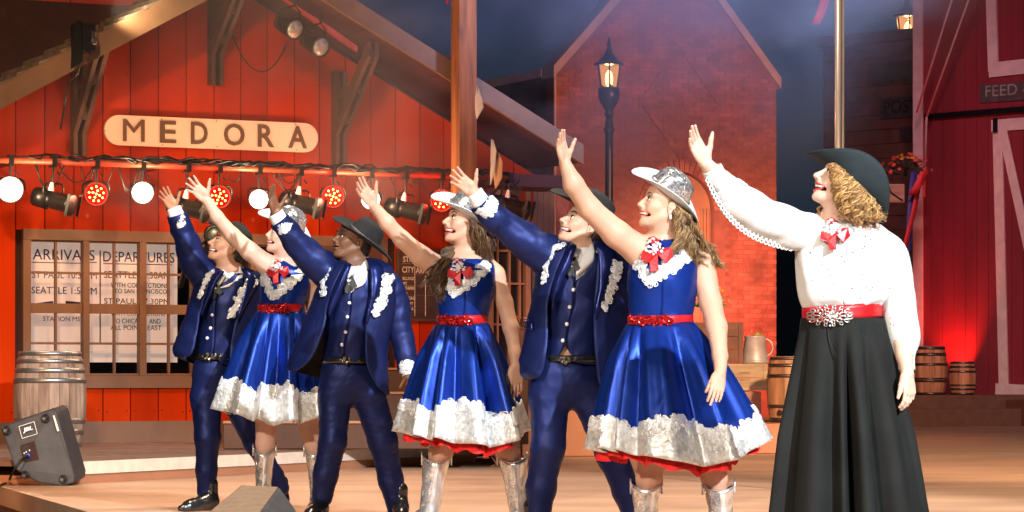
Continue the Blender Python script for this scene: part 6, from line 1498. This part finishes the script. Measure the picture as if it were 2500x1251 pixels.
def woman(label, px, d, D, group='singers in blue dresses'):
    P_ = Person(label, px, d, group=group); J = P_.J; s = P_.s
    figure(P_, D); fr = Front(P_, D['torso'])
    # bodice
    g = [(r_[0],r_[0],r_[1]-1,r_[2]+1,(r_[1]+r_[2])/2,(r_[1]+r_[2])/2+.5,r_[3]+.006,r_[4]) for r_ in D['torso'][1:]]
    garment(P_, 'bodice', g, ROYAL, 84, 6, .005, .004, (14,14,44), 4)
    cx, cy, cw = D['collar']       # small stand collar with two points
    o = garment(P_, 'dress_collar', [(cy-16,cy-22,cx-cw-1,cx+cw+1,cx-6,cx-5.5,.064,0),(cy-6,cy-8,cx-cw-6,cx+cw+9,cx-5,cx-4.5,.088,0),(cy+6,cy+5,cx-cw-18,cx+cw+24,cx-5,cx-4.5,.118,0),(cy+22,cy+18,cx-cw-30,cx+cw+44,cx-5,cx-4.5,.142,0)], ROYAL, 48, 4, .004)
    for k, sp in enumerate(D['lace']): scroll_lace(P_, 'yoke_lace', sp, fr.at, SILVER, .016, dens=3.4, rad=(4,8), seed=31+k, pxs=s/420)
    bx, by, bs = D['bow']; bow(P_, fr, bx, by, bs*s/400)
    # belt
    x0,x1,y0,y1 = D['belt']; hd = D['waist'][3]+.010
    garment(P_, 'belt', [(y0,y0-3,x0,x1,(x0+x1)/2,(x0+x1)/2+.5,hd,0),(y1,y1-3,x0,x1,(x0+x1)/2,(x0+x1)/2+.5,hd,0)], RED_S, 60, 3, .005)
    r_ = random.Random(8); gp = []
    f2 = Front(P_, [(y0-5,x0,x1,hd,0),(y1+5,x0,x1,hd,0)])
    for i in range(230):
        t = r_.random(); x = x0+(x1-x0)*(.02+.66*t); y = (y0+y1)/2+r_.gauss(0,(y1-y0)*.24); gp.append(f2.at(x,y,.010+.006*r_.random()))
    gems(P_, 'belt_sequins', gp, .0085, RUBY, 6)
    # skirt
    S = skirt(P_, D); nth, nt = 300, 26
    V = [S(2*math.pi*i/nth, t/nt) for t in range(nt+1) for i in range(nth)]
    Q = [(t*nth+i, t*nth+(i+1)%nth, (t+1)*nth+(i+1)%nth, (t+1)*nth+i) for t in range(nt) for i in range(nth)]
    o = P_.mk('skirt', V, Q, ROYAL); solid(o, .004, -1)
    # hem brocade with an irregular upper edge, braid curls along it
    def te(th): return 1-(D['trim']+.040*math.sin(4*th+1)+.045*max(0,math.cos(th+math.pi*.56))**8*D.get('peak',1)+.016*math.sin(23*th)+.022*abs(math.sin(37*th))+.012*math.sin(61*th))
    m = 8; nn = 720; V = []
    for i in range(nn):
        th = 2*math.pi*i/nn; t0 = te(th)
        for k in range(m+1): V.append(S(th, t0+(1.004-t0)*k/m, .008))
    Q = [(i*(m+1)+k, i*(m+1)+k+1, ((i+1)%nn)*(m+1)+k+1, ((i+1)%nn)*(m+1)+k) for i in range(nn) for k in range(m)]
    o = P_.mk('hem_brocade', V, Q, SILVER_CLOTH); solid(o, .003, 1)
    b = B(); r2 = random.Random(D['seed']+1)
    for c_ in range(int(760)):
        th = r2.uniform(math.pi*.95, math.pi*2.05); t0 = te(th)+abs(r2.gauss(0,.035))-.012; R0 = r2.uniform(.008,.021); ph = r2.random()*6.28; s0 = r2.choice((-1,1)); pts = []
        W0 = (D['hem'][1]-D['hem'][0])/2/s; Ht = (D['hem'][4]-D['waist'][2])/s
        for k in range(10):
            a = ph+s0*k*1.0; rr = R0*(1-k/12); pts.append(S(th+rr*math.cos(a)/W0, min(1,t0+rr*math.sin(a)/Ht), .013))
        b.tube(pts, .0030*s/430*1.2, 4, cap=False)
    b.obj('hem_braid', SILVER, P_.root, True)
    # petticoat
    pe = D.get('petti')
    def SP(th,t): 
        p = S(th, t, -.05-.0*t); p.z -= .018*t+(pe if pe else -.03)*t+.010*math.sin(17*th); return p
    V = [SP(2*math.pi*i/160, t/8) for t in range(2,9) for i in range(160)]
    Q = [(t*160+i, t*160+(i+1)%160, (t+1)*160+(i+1)%160, (t+1)*160+i) for t in range(6) for i in range(160)]
    o = P_.mk('petticoat', V, Q, TULLE); folds(o, .006, (30,30,50), 8)
    # legs come with the body; boots
    for bt in D['boots']: cowboy_boot(P_, bt)
    # hat
    hp = D['hat']; Fh, Sh, Uh = head_axes(hp['pitch'], hp.get('yaw',15), hp.get('roll',0))
    cowboy_hat(P_, J(*hp['o']), (Fh,Sh,Uh), D['hs']*hp.get('s',1), FELT_W, SEQ, hp['Rf'], hp['Rb'], hp['Rs'], hp['curl'], hp['dip'], hp.get('crown',10), SEQ, True, 1, hp.get('droop',0), edge=FELT_W)
    hair_cap(P_, D['hair'])
    for hl in D['locks']: hair_locks(P_, 'hair_locks', hl[0], D['hair'], *hl[1:])
    e = P_.T(-.9,8.0,-3.6); gems(P_, 'earring', [Vector(e)+Vector((0,-.004,-.006*k)) for k in range(3)], .009, CRYSTAL, 3)
    return P_
def bow(P_, fr, x, y, k):
    """red satin bow: two short upper loops, two lower tails, crystal brooch in the middle"""
    b = B()
    for pts in ([(0,0),(-13,-16),(-3,-20),(6,-14),(4,-4)],[(0,0),(14,-12),(16,-2),(8,4)],[(-2,2),(-22,6),(-24,20),(-8,26),(0,12)],[(4,2),(26,0),(30,14),(18,26),(6,12)],[(-3,6),(-10,24),(-8,40),(4,38),(4,12)]):
        P0 = [fr.at(x+a*k, y+b_*k, .030+.010*((i*7)%3)) for i,(a,b_) in enumerate(pts)]; P0 = [p+(p-sum(P0,Vector())/5)*.10 for p in P0]; b.prism(P0, Vector((0,-.009,0)))
    bevel(b.obj('bow', RED_S, P_.root), .003, 2)
    r_ = random.Random(3); gems(P_, 'brooch', [fr.at(x+r_.gauss(0,7)*k, y-1*k+r_.gauss(0,7)*k, .052) for _ in range(38)], .0085, CRYSTAL, 4)
def cowboy_boot(P_, bt):
    """(top px, top py, dy, radius px) -> (ankle px, py) -> heel/toe world; v-notched top"""
    tx,ty,dy,r0 = bt['top']; axp, ayp, ar = bt['ankle']; n = 40; m = 14; V = []
    for j in range(m+1):
        t = j/m
        for i in range(n):
            a = 2*math.pi*i/n; ca, sa = math.cos(a), math.sin(a)
            r = r0+(ar-r0)*t**.8+2.5*math.sin(math.pi*t)*(-1); notch = (abs(ca)**1.6*16-8)*(1-t)**2
            w_ = .0016*math.sin(a*7+t*17)+.0025*math.sin(t*26+a*2)*t
            p = P_.J(tx+(axp-tx)*t, ty+(ayp-ty)*t, dy); V.append(p+Vector((ca*(P_.r(r)+w_), sa*(P_.r(r)*1.05+w_), notch/P_.s)))
    Q = [(j*n+i, j*n+(i+1)%n, (j+1)*n+(i+1)%n, (j+1)*n+i) for j in range(m) for i in range(n)]
    mi = [1 if (math.pi*1.48 < 2*math.pi*(k % n)/n < math.pi*1.93) else 0 for k in range(len(Q))]
    e_ = bpy.data.objects.new('boot', None); COL.objects.link(e_); e_.parent = P_.root; WP[e_.name] = org(P_.root).copy()
    o = mk('boot_shaft', V, Q, BOOT, e_, True, mats=[BOOT,BOOT_S], mi=mi); solid(o, .004, 0)
    b = B(); rim = [V[i] for i in range(n)]; b.tube(rim+rim[:2], .003, 6, cap=False)
    for sx in (0, n//2):
        p = Vector(V[sx]); o_ = Vector((.002 if sx == 0 else -.002,0,0)); b.tube([p+Vector((0,-.012,-.05))+o_, p+Vector((0,-.010,.012))+o_*1.5, p+Vector((0,0,.024))+o_*1.8, p+Vector((0,.010,.012))+o_*1.5, p+Vector((0,.012,-.05))+o_], .0045, 6)
    b.obj('boot_piping', BOOT_S, e_, True)
    heel, toe = Vector(bt['heel']), Vector(bt['toe']); f = Field(np.minimum(heel,toe)-np.array((.1,.1,.01)), np.maximum(heel,toe)+np.array((.1,.1,.32)), .006)
    e = (toe-heel).normalized(); L_ = (toe-heel).length; z = Vector((0,0,1)); ank = P_.J(axp, ayp, dy)
    f.cone(heel+e*.05+z*.08, ank, .042, P_.r(ar)*.97, .03); f.cone(heel+e*.06+z*.085, heel+e*(L_*.7)+z*.035, .040, .038, .03); f.cone(heel+e*(L_*.6)+z*.03, toe-e*.02+z*.02, .038, .014, .02); f.cone(heel+e*.03, heel+e*.03+z*.06, .028, .034, .01)
    cut = (heel.z+.003)-f.ax[2]; f.f = np.maximum(f.f, cut[None,None,:].astype(np.float32)); v, q = f.mesh(); mk('boot_foot', v, q, BOOT, e_, True)

y_, p_ = rot_hand(5)
W1 = dict(head=(648,573,-.06,14,14,0), hs=1.08, male=False, skin=SK_P, lip=LIP, brow=H_BROWN[1], neck=(692,655,0,20), mouth=.7, smile=1, jaw=.85, nose=.96,
  torso=[(634,676,712,.045,0),(648,652,735,.08,0),(664,640,752,.11,0),(692,636,756,.125,0),(722,636,752,.125,0),(745,636,742,.11,0),(770,632,745,.11,0),(820,625,750,.12,0),(880,625,755,.12,0)],
  limbs=[[(662,655,0,20),(650,646,-.02,25),(610,614,-.05,22),(568,575,-.08,18),(530,530,-.12,15),(503,488,-.15,11)],[(735,662,.02,20),(752,685,.03,21),(768,760,.05,17),(785,850,.05,11)],
         [(660,900,0,42),(652,1010,0,30),(648,1085,0,23),(645,1130,0,16),(642,1215,0,10)],[(720,900,0,42),(748,1010,.02,30),(766,1085,.02,22),(770,1130,.02,15),(775,1200,.02,10)]],
  hands=[dict(w=(503,486,-.15), tip=(449,430,-.22), y=(.8,.1,.55), palm=(.1,-1,.3), hs=1.0, spread=1.3, thumb=(58,8)), dict(w=(785,850,.05), tip=(790,925,.05), y=(-.3,-1,0), palm=(-1,0,0), hs=.9, curl=(14,18,12))],
  collar=(690,650,19), lace=[[(642,668,8),(650,692,10),(664,716,11),(672,732,7)], [(740,662,9),(718,680,11),(694,700,12),(674,728,8)]], bow=(676,652,1.0),
  belt=(630,742,744,764), waist=(631,742,758,.115), hem=(540,805,1000,1015,1026,.30,0), pleats=10, trim=.24, seed=11, petti=None, peak=.7,
  boots=[dict(top=(646,1102,0,27), ankle=(642,1215,18), heel=(-1.54,17.78,0), toe=(-1.66,17.56,0)), dict(top=(768,1104,.02,25), ankle=(776,1215,18), heel=(-1.19,17.8,0), toe=(-1.24,17.55,0))],
  hat=dict(o=(703,552,0), pitch=28, yaw=12, roll=-20, Rf=18.5, Rb=16, Rs=15, curl=3.5, dip=1.5, crown=11), hair=H_BROWN,
  locks=[([[(715,575,-.12,.8),(724,615,-.08,1),(730,655,.0,1)],[(722,575,-.06,.8),(732,620,0,1),(736,655,.04,1)]], 340, 8, 3, 24, .5, 5, .6, .5, 4, 9)])
woman('woman in blue dress behind the second man, splayed palm highest at left', 690, 17.7, W1)
y_, p_ = rot_hand(30)
W2 = dict(head=(1082,542,-.07,12,22,0), hs=1.13, male=False, skin=SK_L, lip=LIP, brow=H_BROWN[0], neck=(1136,640,0,23), mouth=.9, smile=1, jaw=.85,
  torso=[(612,1108,1156,.045,0),(628,1092,1185,.08,0),(648,1074,1206,.11,0),(690,1068,1208,.135,0),(725,1067,1203,.135,0),(755,1070,1196,.12,0),(790,1068,1190,.115,0),(850,1060,1200,.125,0),(910,1060,1205,.125,0)],
  limbs=[[(1095,655,0,22),(1072,655,-.02,28),(1028,626,-.05,25),(982,585,-.08,20),(945,545,-.12,18),(912,502,-.15,12)],[(1185,645,.02,22),(1208,670,.03,24),(1232,740,.03,20),(1247,800,.0,19),(1256,860,-.04,14),(1259,895,-.06,11)],
         [(1110,930,0,46),(1095,1050,0,33),(1076,1105,0,29),(1064,1150,0,20),(1048,1262,0,11)],[(1180,930,0,46),(1218,1050,.02,33),(1240,1105,.02,29),(1253,1150,.02,20),(1268,1262,.02,11)]],
  hands=[dict(w=(911,500,-.15), tip=(866,434,-.22), y=y_, palm=p_, hs=1.0, spread=.5, thumb=(40,18)), dict(w=(1259,893,-.06), tip=(1262,976,-.08), y=(-.95,-.5,0), palm=(-.3,1,0), hs=1.02, curl=(6,10,8), spread=.4, thumb=(25,8))],
  collar=(1136,640,22), lace=[[(1082,652,8),(1090,680,11),(1108,708,13),(1118,722,8)], [(1192,646,12),(1165,668,13),(1140,690,14),(1118,716,9)]], bow=(1120,652,1.0),
  belt=(1067,1191,772,794), waist=(1068,1190,788,.12), hem=(990,1285,1052,1058,1082,.32,0), pleats=9, trim=.22, seed=5, petti=.030, hyf=lambda ca,sa: -14*max(0,-sa)*max(0,.45-abs(ca+.15)), peak=1.6,
  boots=[dict(top=(1066,1122,0,35), ankle=(1046,1262,24), heel=(-.46,15.62,0), toe=(-.60,15.42,0)), dict(top=(1250,1122,.02,35), ankle=(1270,1262,24), heel=(.04,15.65,0), toe=(.06,15.38,0))],
  hat=dict(o=(1137,520,0), pitch=28, yaw=20, roll=-20, Rf=18.5, Rb=18, Rs=15, curl=3.8, dip=1.8, crown=10), hair=H_BROWN,
  locks=[([[(1158,540,-.13,.7),(1178,590,-.10,1),(1190,640,-.02,1),(1203,700,.05,1.1)],[(1150,532,-.13,.6),(1166,570,-.12,.9),(1182,640,-.03,1),(1196,690,.05,1)],[(1170,545,.0,.8),(1186,600,.03,1),(1198,670,.06,1)]], 1000, 10, 4, 50, .5, 5, .6, .5, 4, 12),
         ([[(1150,590,.06,.6),(1105,610,-.02,.8),(1082,650,-.08,1),(1066,690,-.1,1.2),(1050,740,-.1,1.4)],[(1120,600,.02,.6),(1088,640,-.06,.9),(1062,680,-.1,1.2),(1042,715,-.1,1.6)],[(1128,600,.04,.5),(1098,650,-.06,.9),(1080,700,-.1,1),(1068,745,-.1,1)]], 1400, 10, 5, 54, .5, 9, .6, .5, 4, 12)])
woman('laughing woman in blue dress with long straight brown hair, middle of the row', 1130, 15.55, W2)
y_, p_ = rot_hand(45)
W3 = dict(head=(1557,498,-.07,15,14,0), hs=1.18, male=False, skin=SK_L, lip=LIP, brow=H_BROWN[1], neck=(1622,590,0,26), mouth=.7, smile=1, jaw=.85, nose=.97,
  torso=[(562,1592,1650,.045,0),(582,1572,1682,.085,0),(605,1552,1700,.12,0),(650,1538,1704,.14,0),(695,1532,1701,.145,0),(735,1536,1697,.13,0),(785,1536,1691,.12,0),(850,1530,1710,.13,0),(920,1530,1720,.13,0)],
  limbs=[[(1590,612,0,28),(1560,612,-.03,37),(1505,572,-.07,33),(1440,510,-.12,27),(1400,450,-.17,24),(1379,398,-.2,14)],[(1685,610,.02,28),(1713,645,.03,33),(1735,740,-.02,27),(1750,800,-.10,25),(1758,870,-.20,18),(1758,915,-.26,13)],
         [(1610,950,0,52),(1598,1090,0,38),(1584,1168,0,31),(1579,1220,0,22),(1577,1300,0,12)],[(1690,950,0,52),(1722,1090,.02,38),(1744,1168,.02,31),(1756,1225,.02,22),(1763,1300,.02,12)]],
  hands=[dict(w=(1379,396,-.2), tip=(1360,312,-.27), y=y_, palm=p_, hs=.97, spread=.2, thumb=(44,14)), dict(w=(1758,914,-.26), tip=(1740,1008,-.37), y=(-.9,-.45,0), palm=(-.4,.9,0), hs=1.0, curl=(8,10,8), spread=.2, thumb=(20,10))],
  collar=(1620,590,24), lace=[[(1552,622,9),(1562,650,13),(1582,676,15),(1592,692,9)], [(1694,612,12),(1662,634,14),(1625,658,16),(1592,688,10)]], bow=(1600,606,1.15),
  belt=(1533,1692,772,794), waist=(1535,1692,788,.125), hem=(1462,1862,1098,1078,1132,.42,0), pleats=11, trim=.19, seed=23, petti=.030, peak=1.6, hyf=lambda ca,sa: -20*max(0,-sa)*max(0,.55-ca),
  boots=[dict(top=(1578,1190,0,37), ankle=(1576,1300,26), heel=(.655,14.38,0), toe=(.57,14.14,0)), dict(top=(1754,1192,.02,38), ankle=(1764,1300,26), heel=(1.05,14.4,0), toe=(1.06,14.12,0))],
  hat=dict(o=(1632,472,0), pitch=35, yaw=14, roll=-22, Rf=18, Rb=17.5, Rs=15, curl=3.6, dip=2.0, crown=10), hair=H_HONEY,
  locks=[([[(1660,500,-.13,.6),(1684,550,-.10,.9),(1715,610,.03,1.2),(1742,640,0,1.3),(1762,655,0,1.3)],[(1648,512,-.14,.5),(1668,560,-.12,.8),(1690,620,-.08,1.1),(1735,650,0,1.3)],[(1680,520,.05,.8),(1700,590,.05,1),(1730,615,.03,1.2),(1765,632,.03,1.2)],[(1652,520,-.13,.5),(1664,575,-.12,.7),(1650,610,-.12,.8),(1640,635,-.14,.8)]], 2100, 10, 6, 42, .55, 13, .6, .5, 4, 16)])
woman('woman in blue dress with wavy honey hair and pale silver hat, front right', 1640, 14.3, W3)

# --- lead singer in white blouse
def lead():
    D = dict(hat=dict(o=(2070,452,0), pitch=42, yaw=10, roll=0), head=(1989,427,-.07,26,10,0), hs=1.16, male=False, skin=SK_P, lip=pm('red lipstick', (.60,.05,.06), .3, var=.03, bump=0), brow=H_BROWN[1], neck=(2045,548,0,30), mouth=.85, smile=1, jaw=.85,
      torso=[(528,2012,2078,.05,0),(548,1980,2120,.10,0),(575,1958,2155,.13,0),(620,1948,2170,.145,0),(680,1944,2165,.15,0),(730,1958,2155,.135,0),(770,1962,2150,.13,0),(815,1968,2146,.12,0)],
      limbs=[[(2000,572,0,34),(1960,560,-.03,38),(1885,530,-.08,32),(1815,480,-.13,26),(1765,440,-.17,21),(1722,398,-.2,15)],[(2120,570,.02,34),(2165,610,.03,38),(2185,700,.02,32),(2195,800,0,26),(2208,870,-.05,19),(2216,915,-.08,15)],
             [(2010,860,0,40),(1990,1100,0,34),(1985,1300,0,28)],[(2100,860,0,40),(2130,1100,.02,34),(2140,1300,.02,28)]],
      hands=[dict(w=(1722,398,-.2), tip=(1673,304,-.27), y=rot_hand(38)[0], palm=rot_hand(38)[1], hs=1.03, spread=.15, thumb=(46,14)), dict(w=(2216,912,-.08), tip=(2224,992,-.12), y=(-.7,-.7,0), palm=(-1,.4,0), hs=1.0, curl=(16,24,16), spread=.3, thumb=(22,12))])
    P_ = Person('lead woman in white lace blouse, black culottes and dark teal hat, far right', 2060, 12.5)
    J = P_.J; s = P_.s; figure(P_, D); fr = Front(P_, D['torso'])
    def cl(y0,y1,xl,xr,hd,cy=0): return (y0,y1,xl,xr,(xl+xr)/2,(xl+xr)/2+.5,hd,cy)
    garment(P_, 'blouse', [cl(524,526,2008,2082,.062),cl(538,540,2000,2094,.08),cl(548,550,1972,2124,.115),cl(575,578,1950,2158,.145),cl(620,625,1942,2178,.165),cl(680,690,1942,2172,.17),cl(725,725,1948,2166,.165),cl(748,738,1960,2158,.15),cl(757,744,1966,2154,.135)], LACE_W, 110, 6, .005, .015, (24,24,5), 4)
    sleeve(P_, 'sleeve', [(2040,582,.0,40),(1985,572,-.02,44),(1915,552,-.07,47),(1850,525,-.11,46),(1795,488,-.15,40),(1762,452,-.18,28)], LACE_W, 44, 10, .005, 1, False, .013, (16,16,16), 6)
    sleeve(P_, 'sleeve_cuff', [(1770,458,-.175,27),(1752,437,-.185,25),(1738,412,-.195,24)], EYELET, 36, 6, .004, 1, False, .002, (60,60,60), 6)
    sleeve(P_, 'sleeve', [(2120,585,.02,44),(2168,622,.03,42),(2188,690,.03,42),(2198,770,.02,41),(2207,830,0,36),(2212,870,-.03,22),(2214,905,-.06,18)], EYELET, 44, 9, .005, 1, False, .009, (18,18,10), 9)
    # scalloped lace edge along the raised sleeve and its cuff
    b = B(); r_ = random.Random(4)
    up = cr([(1748,412,-.16,0),(1776,440,-.16,0),(1806,446,-.13,0),(1850,482,-.1,0),(1900,508,-.06,0),(1960,528,-.02,0),(2000,536,0,0)], 6); lo = cr([(1728,440,-.2,0),(1752,488,-.2,0),(1785,535,-.17,0),(1830,572,-.14,0),(1880,594,-.1,0),(1930,606,-.06,0)], 5)
    for L_, sg in ((up,-1),(lo,1)):
        for i, p in enumerate(L_):
            a0 = 0; pts = [J(p[0]+4.5*math.cos(a), p[1]+sg*2+4.5*math.sin(a), p[2]-.02) for a in [k*math.pi/4 for k in range(9)]]; b.tube(pts, .0035, 5, cap=False)
            pts = [J(p[0]+2.5*math.cos(a), p[1]-sg*5+2.5*math.sin(a), p[2]-.025) for a in [k*math.pi/3 for k in range(7)]]; b.tube(pts, .003, 4, cap=False)
    tag(b.obj('lace_edge', WHITE, P_.root, True), kind='stuff')
    # little stones scattered on the blouse
    gp = [fr.at(r_.uniform(1975,2145), r_.uniform(570,735), .026) for _ in range(46)]; tag(gems(P_, 'blouse_stones', gp, .0042, pm('smoky stone', (.25,.24,.22), .1, .6, bump=0), 7), kind='stuff')
    # belt
    bl = [cl(752,738,1959,2154,.150),cl(792,774,1960,2153,.152)]
    garment(P_, 'belt', bl, RED_S, 80, 4, .006); bf = Front(P_, [(742,1959,2154,.152,0),(790,1959,2154,.154,0)])
    b = B(); cx, cy = 2026, 771
    for ring, (n, R0, ln) in enumerate(((6,0,17),(12,17,15),(16,30,12))):
        for k in range(n):
            a = 2*math.pi*k/n+ring*.3; ex = 1.45
            o0 = (cx+R0*math.cos(a)*ex, cy+R0*math.sin(a)*.62); d_ = (math.cos(a)*ex*.8, math.sin(a)*.62)
            pts = []
            for j in range(13):
                u_ = j/12*2*math.pi; al = (1-math.cos(u_))/2*ln; wd = math.sin(u_)*ln*.30; nx, ny = -d_[1], d_[0]; nl = math.hypot(nx,ny); pts.append(bf.at(o0[0]+d_[0]*al+nx/nl*wd, o0[1]+d_[1]*al+ny/nl*wd, .018))
            b.tube(pts, .0030, 5, cap=False)
    b.obj('belt_buckle', BUCKLE, P_.root, True)
    gems(P_, 'buckle_stones', [bf.at(cx+r_.gauss(0,16), cy+r_.gauss(0,7), .018) for _ in range(26)], .005, CRYSTAL, 5)
    # culottes: wide pleated legs meeting in a deep front fold
    n, m = 300, 34; V = []
    for j in range(m+1):
        t = j/m; y = 778+(1352-778)*t; e = t**.95; xl = 1957-72*e; xr = 2153+100*e; cx_ = (xl+xr)/2; hw = (xr-xl)/2/s; hd = .150+.17*t
        for i in range(n):
            th = 2*math.pi*i/n; w_ = math.cos(9*th+1.0+.6*math.sin(2*th)); w2 = math.cos(16*th+2.1)
            pl = (.036*w_*abs(w_)**.3+.014*w2)*min(1,t*2.0); fo_ = .16*math.exp(-((th-1.5*math.pi)/.075)**2)*min(1,max(0,t-.05)*2.2)
            p = J(cx_, y, 0); V.append((p.x+(hw+pl)*math.cos(th), p.y+(hd+pl*1.25-fo_)*math.sin(th), p.z))
    Q = [(j*n+i, j*n+(i+1)%n, (j+1)*n+(i+1)%n, (j+1)*n+i) for j in range(m) for i in range(n)]
    o = P_.mk('culottes', V, Q, CULOTTE); folds(o, .003, (10,10,3), 5); solid(o, .004, -1)
    cf = Front(P_, [(784,1957,2153,.150,0),(880,1944,2168,.172,0)])
    b = B(); b.tube([cf.at(*q,.010) for q in ((2112,782),(2104,800),(2108,822),(2130,832),(2160,830))], .003, 5); b.tube([cf.at(*q,.008) for q in ((2020,794),(2024,830),(2042,872))], .003, 5); b.obj('pocket_seam', LINING, P_.root, True)
    for (h_,t_) in (((1.30,12.6,0),(1.24,12.3,0)),((1.62,12.6,0),(1.66,12.3,0))): shoe(P_, 'boot', h_, t_, BLACK_L)
    # bow, collar ruffle, bracelets
    bow(P_, fr, 2035, 558, 1.3)
    b = B()
    for k in range(3):
        c_ = J(2215, 905+k*5, -.06); pts = [c_+Vector((math.cos(a)*.034, math.sin(a)*.036, .006*math.sin(a+k))) for a in [j*math.pi/8 for j in range(17)]]; b.tube(pts, .0026, 5, cap=False)
    b.obj('bracelets', BLACK_L, P_.root, True)
    Fh, Sh, Uh = head_axes(42, 10, 0)
    cowboy_hat(P_, J(2070,452,0), (Fh,Sh,Uh), 1.22, FELT_T, FELT_T, 19, 18.5, 14.5, 10.5, 2.2, 10.5, FELT_T, True, 1, 0, None, 1.25)
    hair_cap(P_, H_GOLD, fx=14.2)
    g1 = [[(2034,402,-.14,.3),(2042,440,-.15,.5),(2052,490,-.15,.8),(2062,530,-.13,.9)],[(2050,412,-.15,.5),(2056,460,-.16,.8),(2066,510,-.15,1),(2078,545,-.12,1)],[(2068,425,-.15,.7),(2080,475,-.16,1),(2090,520,-.15,1.1),(2096,550,-.12,1)],
      [(2088,440,-.14,.8),(2104,485,-.14,1),(2112,525,-.12,1.1),(2116,548,-.10,1)],[(2108,455,-.08,.8),(2124,495,-.08,1),(2134,525,-.07,1),(2136,545,-.05,1)],[(2120,470,.0,.8),(2138,505,.0,1),(2146,530,.0,1),(2144,545,0,1)],[(2038,400,-.14,.3),(2046,420,-.15,.4),(2060,470,-.16,.6),(2072,500,-.15,.9)]]
    hair_locks(P_, 'hair_locks', g1, H_GOLD, 2800, 11, 9, 34, .62, 21, .6, .45, 4, 18)
    hair_locks(P_, 'hair_locks', [[(2030,500,.05,.6),(2012,520,.0,.8),(2005,535,-.02,.8)]], H_GOLD, 240, 7, 6, 24, .6, 22, .6, .5, 4, 14)
    gems(P_, 'earring', [Vector(P_.T(-.9,8.0,-3.6))], .009, CRYSTAL, 3)
    return P_
LACE_W = pm('white embroidered cotton', (.60,.60,.585), .75, var=.05, vs=9, bump=.35, bs=30, dist=.008)
def eyelet():
    m = pm('white eyelet lace', (.62,.62,.60), .75, var=.02, vs=9, bump=.3, bs=60, dist=.006); N = m.node_tree.nodes; L = m.node_tree.links; b = N['Principled BSDF']
    v = N.new('ShaderNodeTexVoronoi'); v.inputs['Scale'].default_value = 34; tc = N.new('ShaderNodeTexCoord'); L.new(tc.outputs['Object'], v.inputs['Vector'])
    r = N.new('ShaderNodeValToRGB'); r.color_ramp.elements[0].position = .10; r.color_ramp.elements[0].color = (.28,.24,.2,1); r.color_ramp.elements[1].position = .2; r.color_ramp.elements[1].color = (.62,.62,.60,1)
    L.new(v.outputs['Distance'], r.inputs[0]); L.new(r.outputs[0], b.inputs['Base Color']); return m
EYELET = eyelet(); BUCKLE = pm('dark silver buckle', (.50,.47,.43), .25, .85, var=.15, bump=0)
CULOTTE = pm('black suiting', (.010,.0105,.0098), .85, var=.25, vs=5, bump=.3, bs=300, dist=.0008, spec=.2)
lead()

# ---- drifting stage smoke over the roofs (a real volume lit by the stage lamps)
def smoke(name, lo, hi, dens, scale, seed, label):
    b = B().box(lo, hi); o = b.obj(name, None, at=(Vector(lo)+Vector(hi))/2); o.data.materials.clear()
    m = bpy.data.materials.new(name); m.use_nodes = True; N = m.node_tree.nodes; L = m.node_tree.links; N.remove(N['Principled BSDF'])
    v = N.new('ShaderNodeVolumePrincipled'); v.inputs['Color'].default_value = (.82,.88,1,1); v.inputs['Anisotropy'].default_value = .2
    tc = N.new('ShaderNodeTexCoord'); mp = N.new('ShaderNodeMapping'); mp.inputs['Scale'].default_value = (1,.5,1.5); mp.inputs['Location'].default_value = (seed,seed*2,0); mp.inputs['Rotation'].default_value = (0,.5,0)
    n = N.new('ShaderNodeTexNoise'); n.inputs['Scale'].default_value = scale; n.inputs['Detail'].default_value = 3; n.inputs['Distortion'].default_value = .6
    r = N.new('ShaderNodeMapRange'); r.inputs['From Min'].default_value = .42; r.inputs['From Max'].default_value = .72; r.inputs['To Max'].default_value = dens
    # fades out towards the faces of its box
    g = N.new('ShaderNodeVectorMath'); g.operation = 'LENGTH'; mg = N.new('ShaderNodeMapping'); h = (Vector(hi)-Vector(lo))/2; mg.inputs['Scale'].default_value = (1/h.x,1/h.y,1/h.z)
    L.new(tc.outputs['Object'], mg.inputs[0]); L.new(mg.outputs[0], g.inputs[0]); f = N.new('ShaderNodeMapRange'); f.inputs['From Min'].default_value = 1.0; f.inputs['From Max'].default_value = .45
    L.new(g.outputs['Value'], f.inputs[0]); mu = N.new('ShaderNodeMath'); mu.operation = 'MULTIPLY'
    L.new(tc.outputs['Object'], mp.inputs[0]); L.new(mp.outputs[0], n.inputs['Vector']); L.new(n.outputs['Fac'], r.inputs['Value']); L.new(r.outputs[0], mu.inputs[0]); L.new(f.outputs[0], mu.inputs[1])
    L.new(mu.outputs[0], v.inputs['Density']); L.new(v.outputs[0], N['Material Output'].inputs['Volume']); o.data.materials.append(m)
    return tag(o, label, 'smoke', kind='stuff')
smoke('stage_smoke', (-5.5,23,1.8), (5.6,37,10), .21, .42, 3.1, 'thin blue grey stage smoke drifting over the roofs')
smoke('lamp_bloom', tuple(P(-260,920,27.0)+Vector((0,-2.2,1.0)))[:3], tuple(P(1420,920,30.0)+Vector((0,1.2,3.7)))[:3], .04, .5, 1.7, 'faint volume added for the soft bloom round the lamps on the pipe')  # thin volume added to give the lamps a bloom
spot('smoke_light', (4.5, 23.5, 2.6), (.6, 31, 6.4), 6000, (.36,.50,1), 50, .3, .9)
sc.cycles.volume_step_rate = 4; sc.cycles.volume_max_steps = 64; sc.cycles.volume_bounces = 0
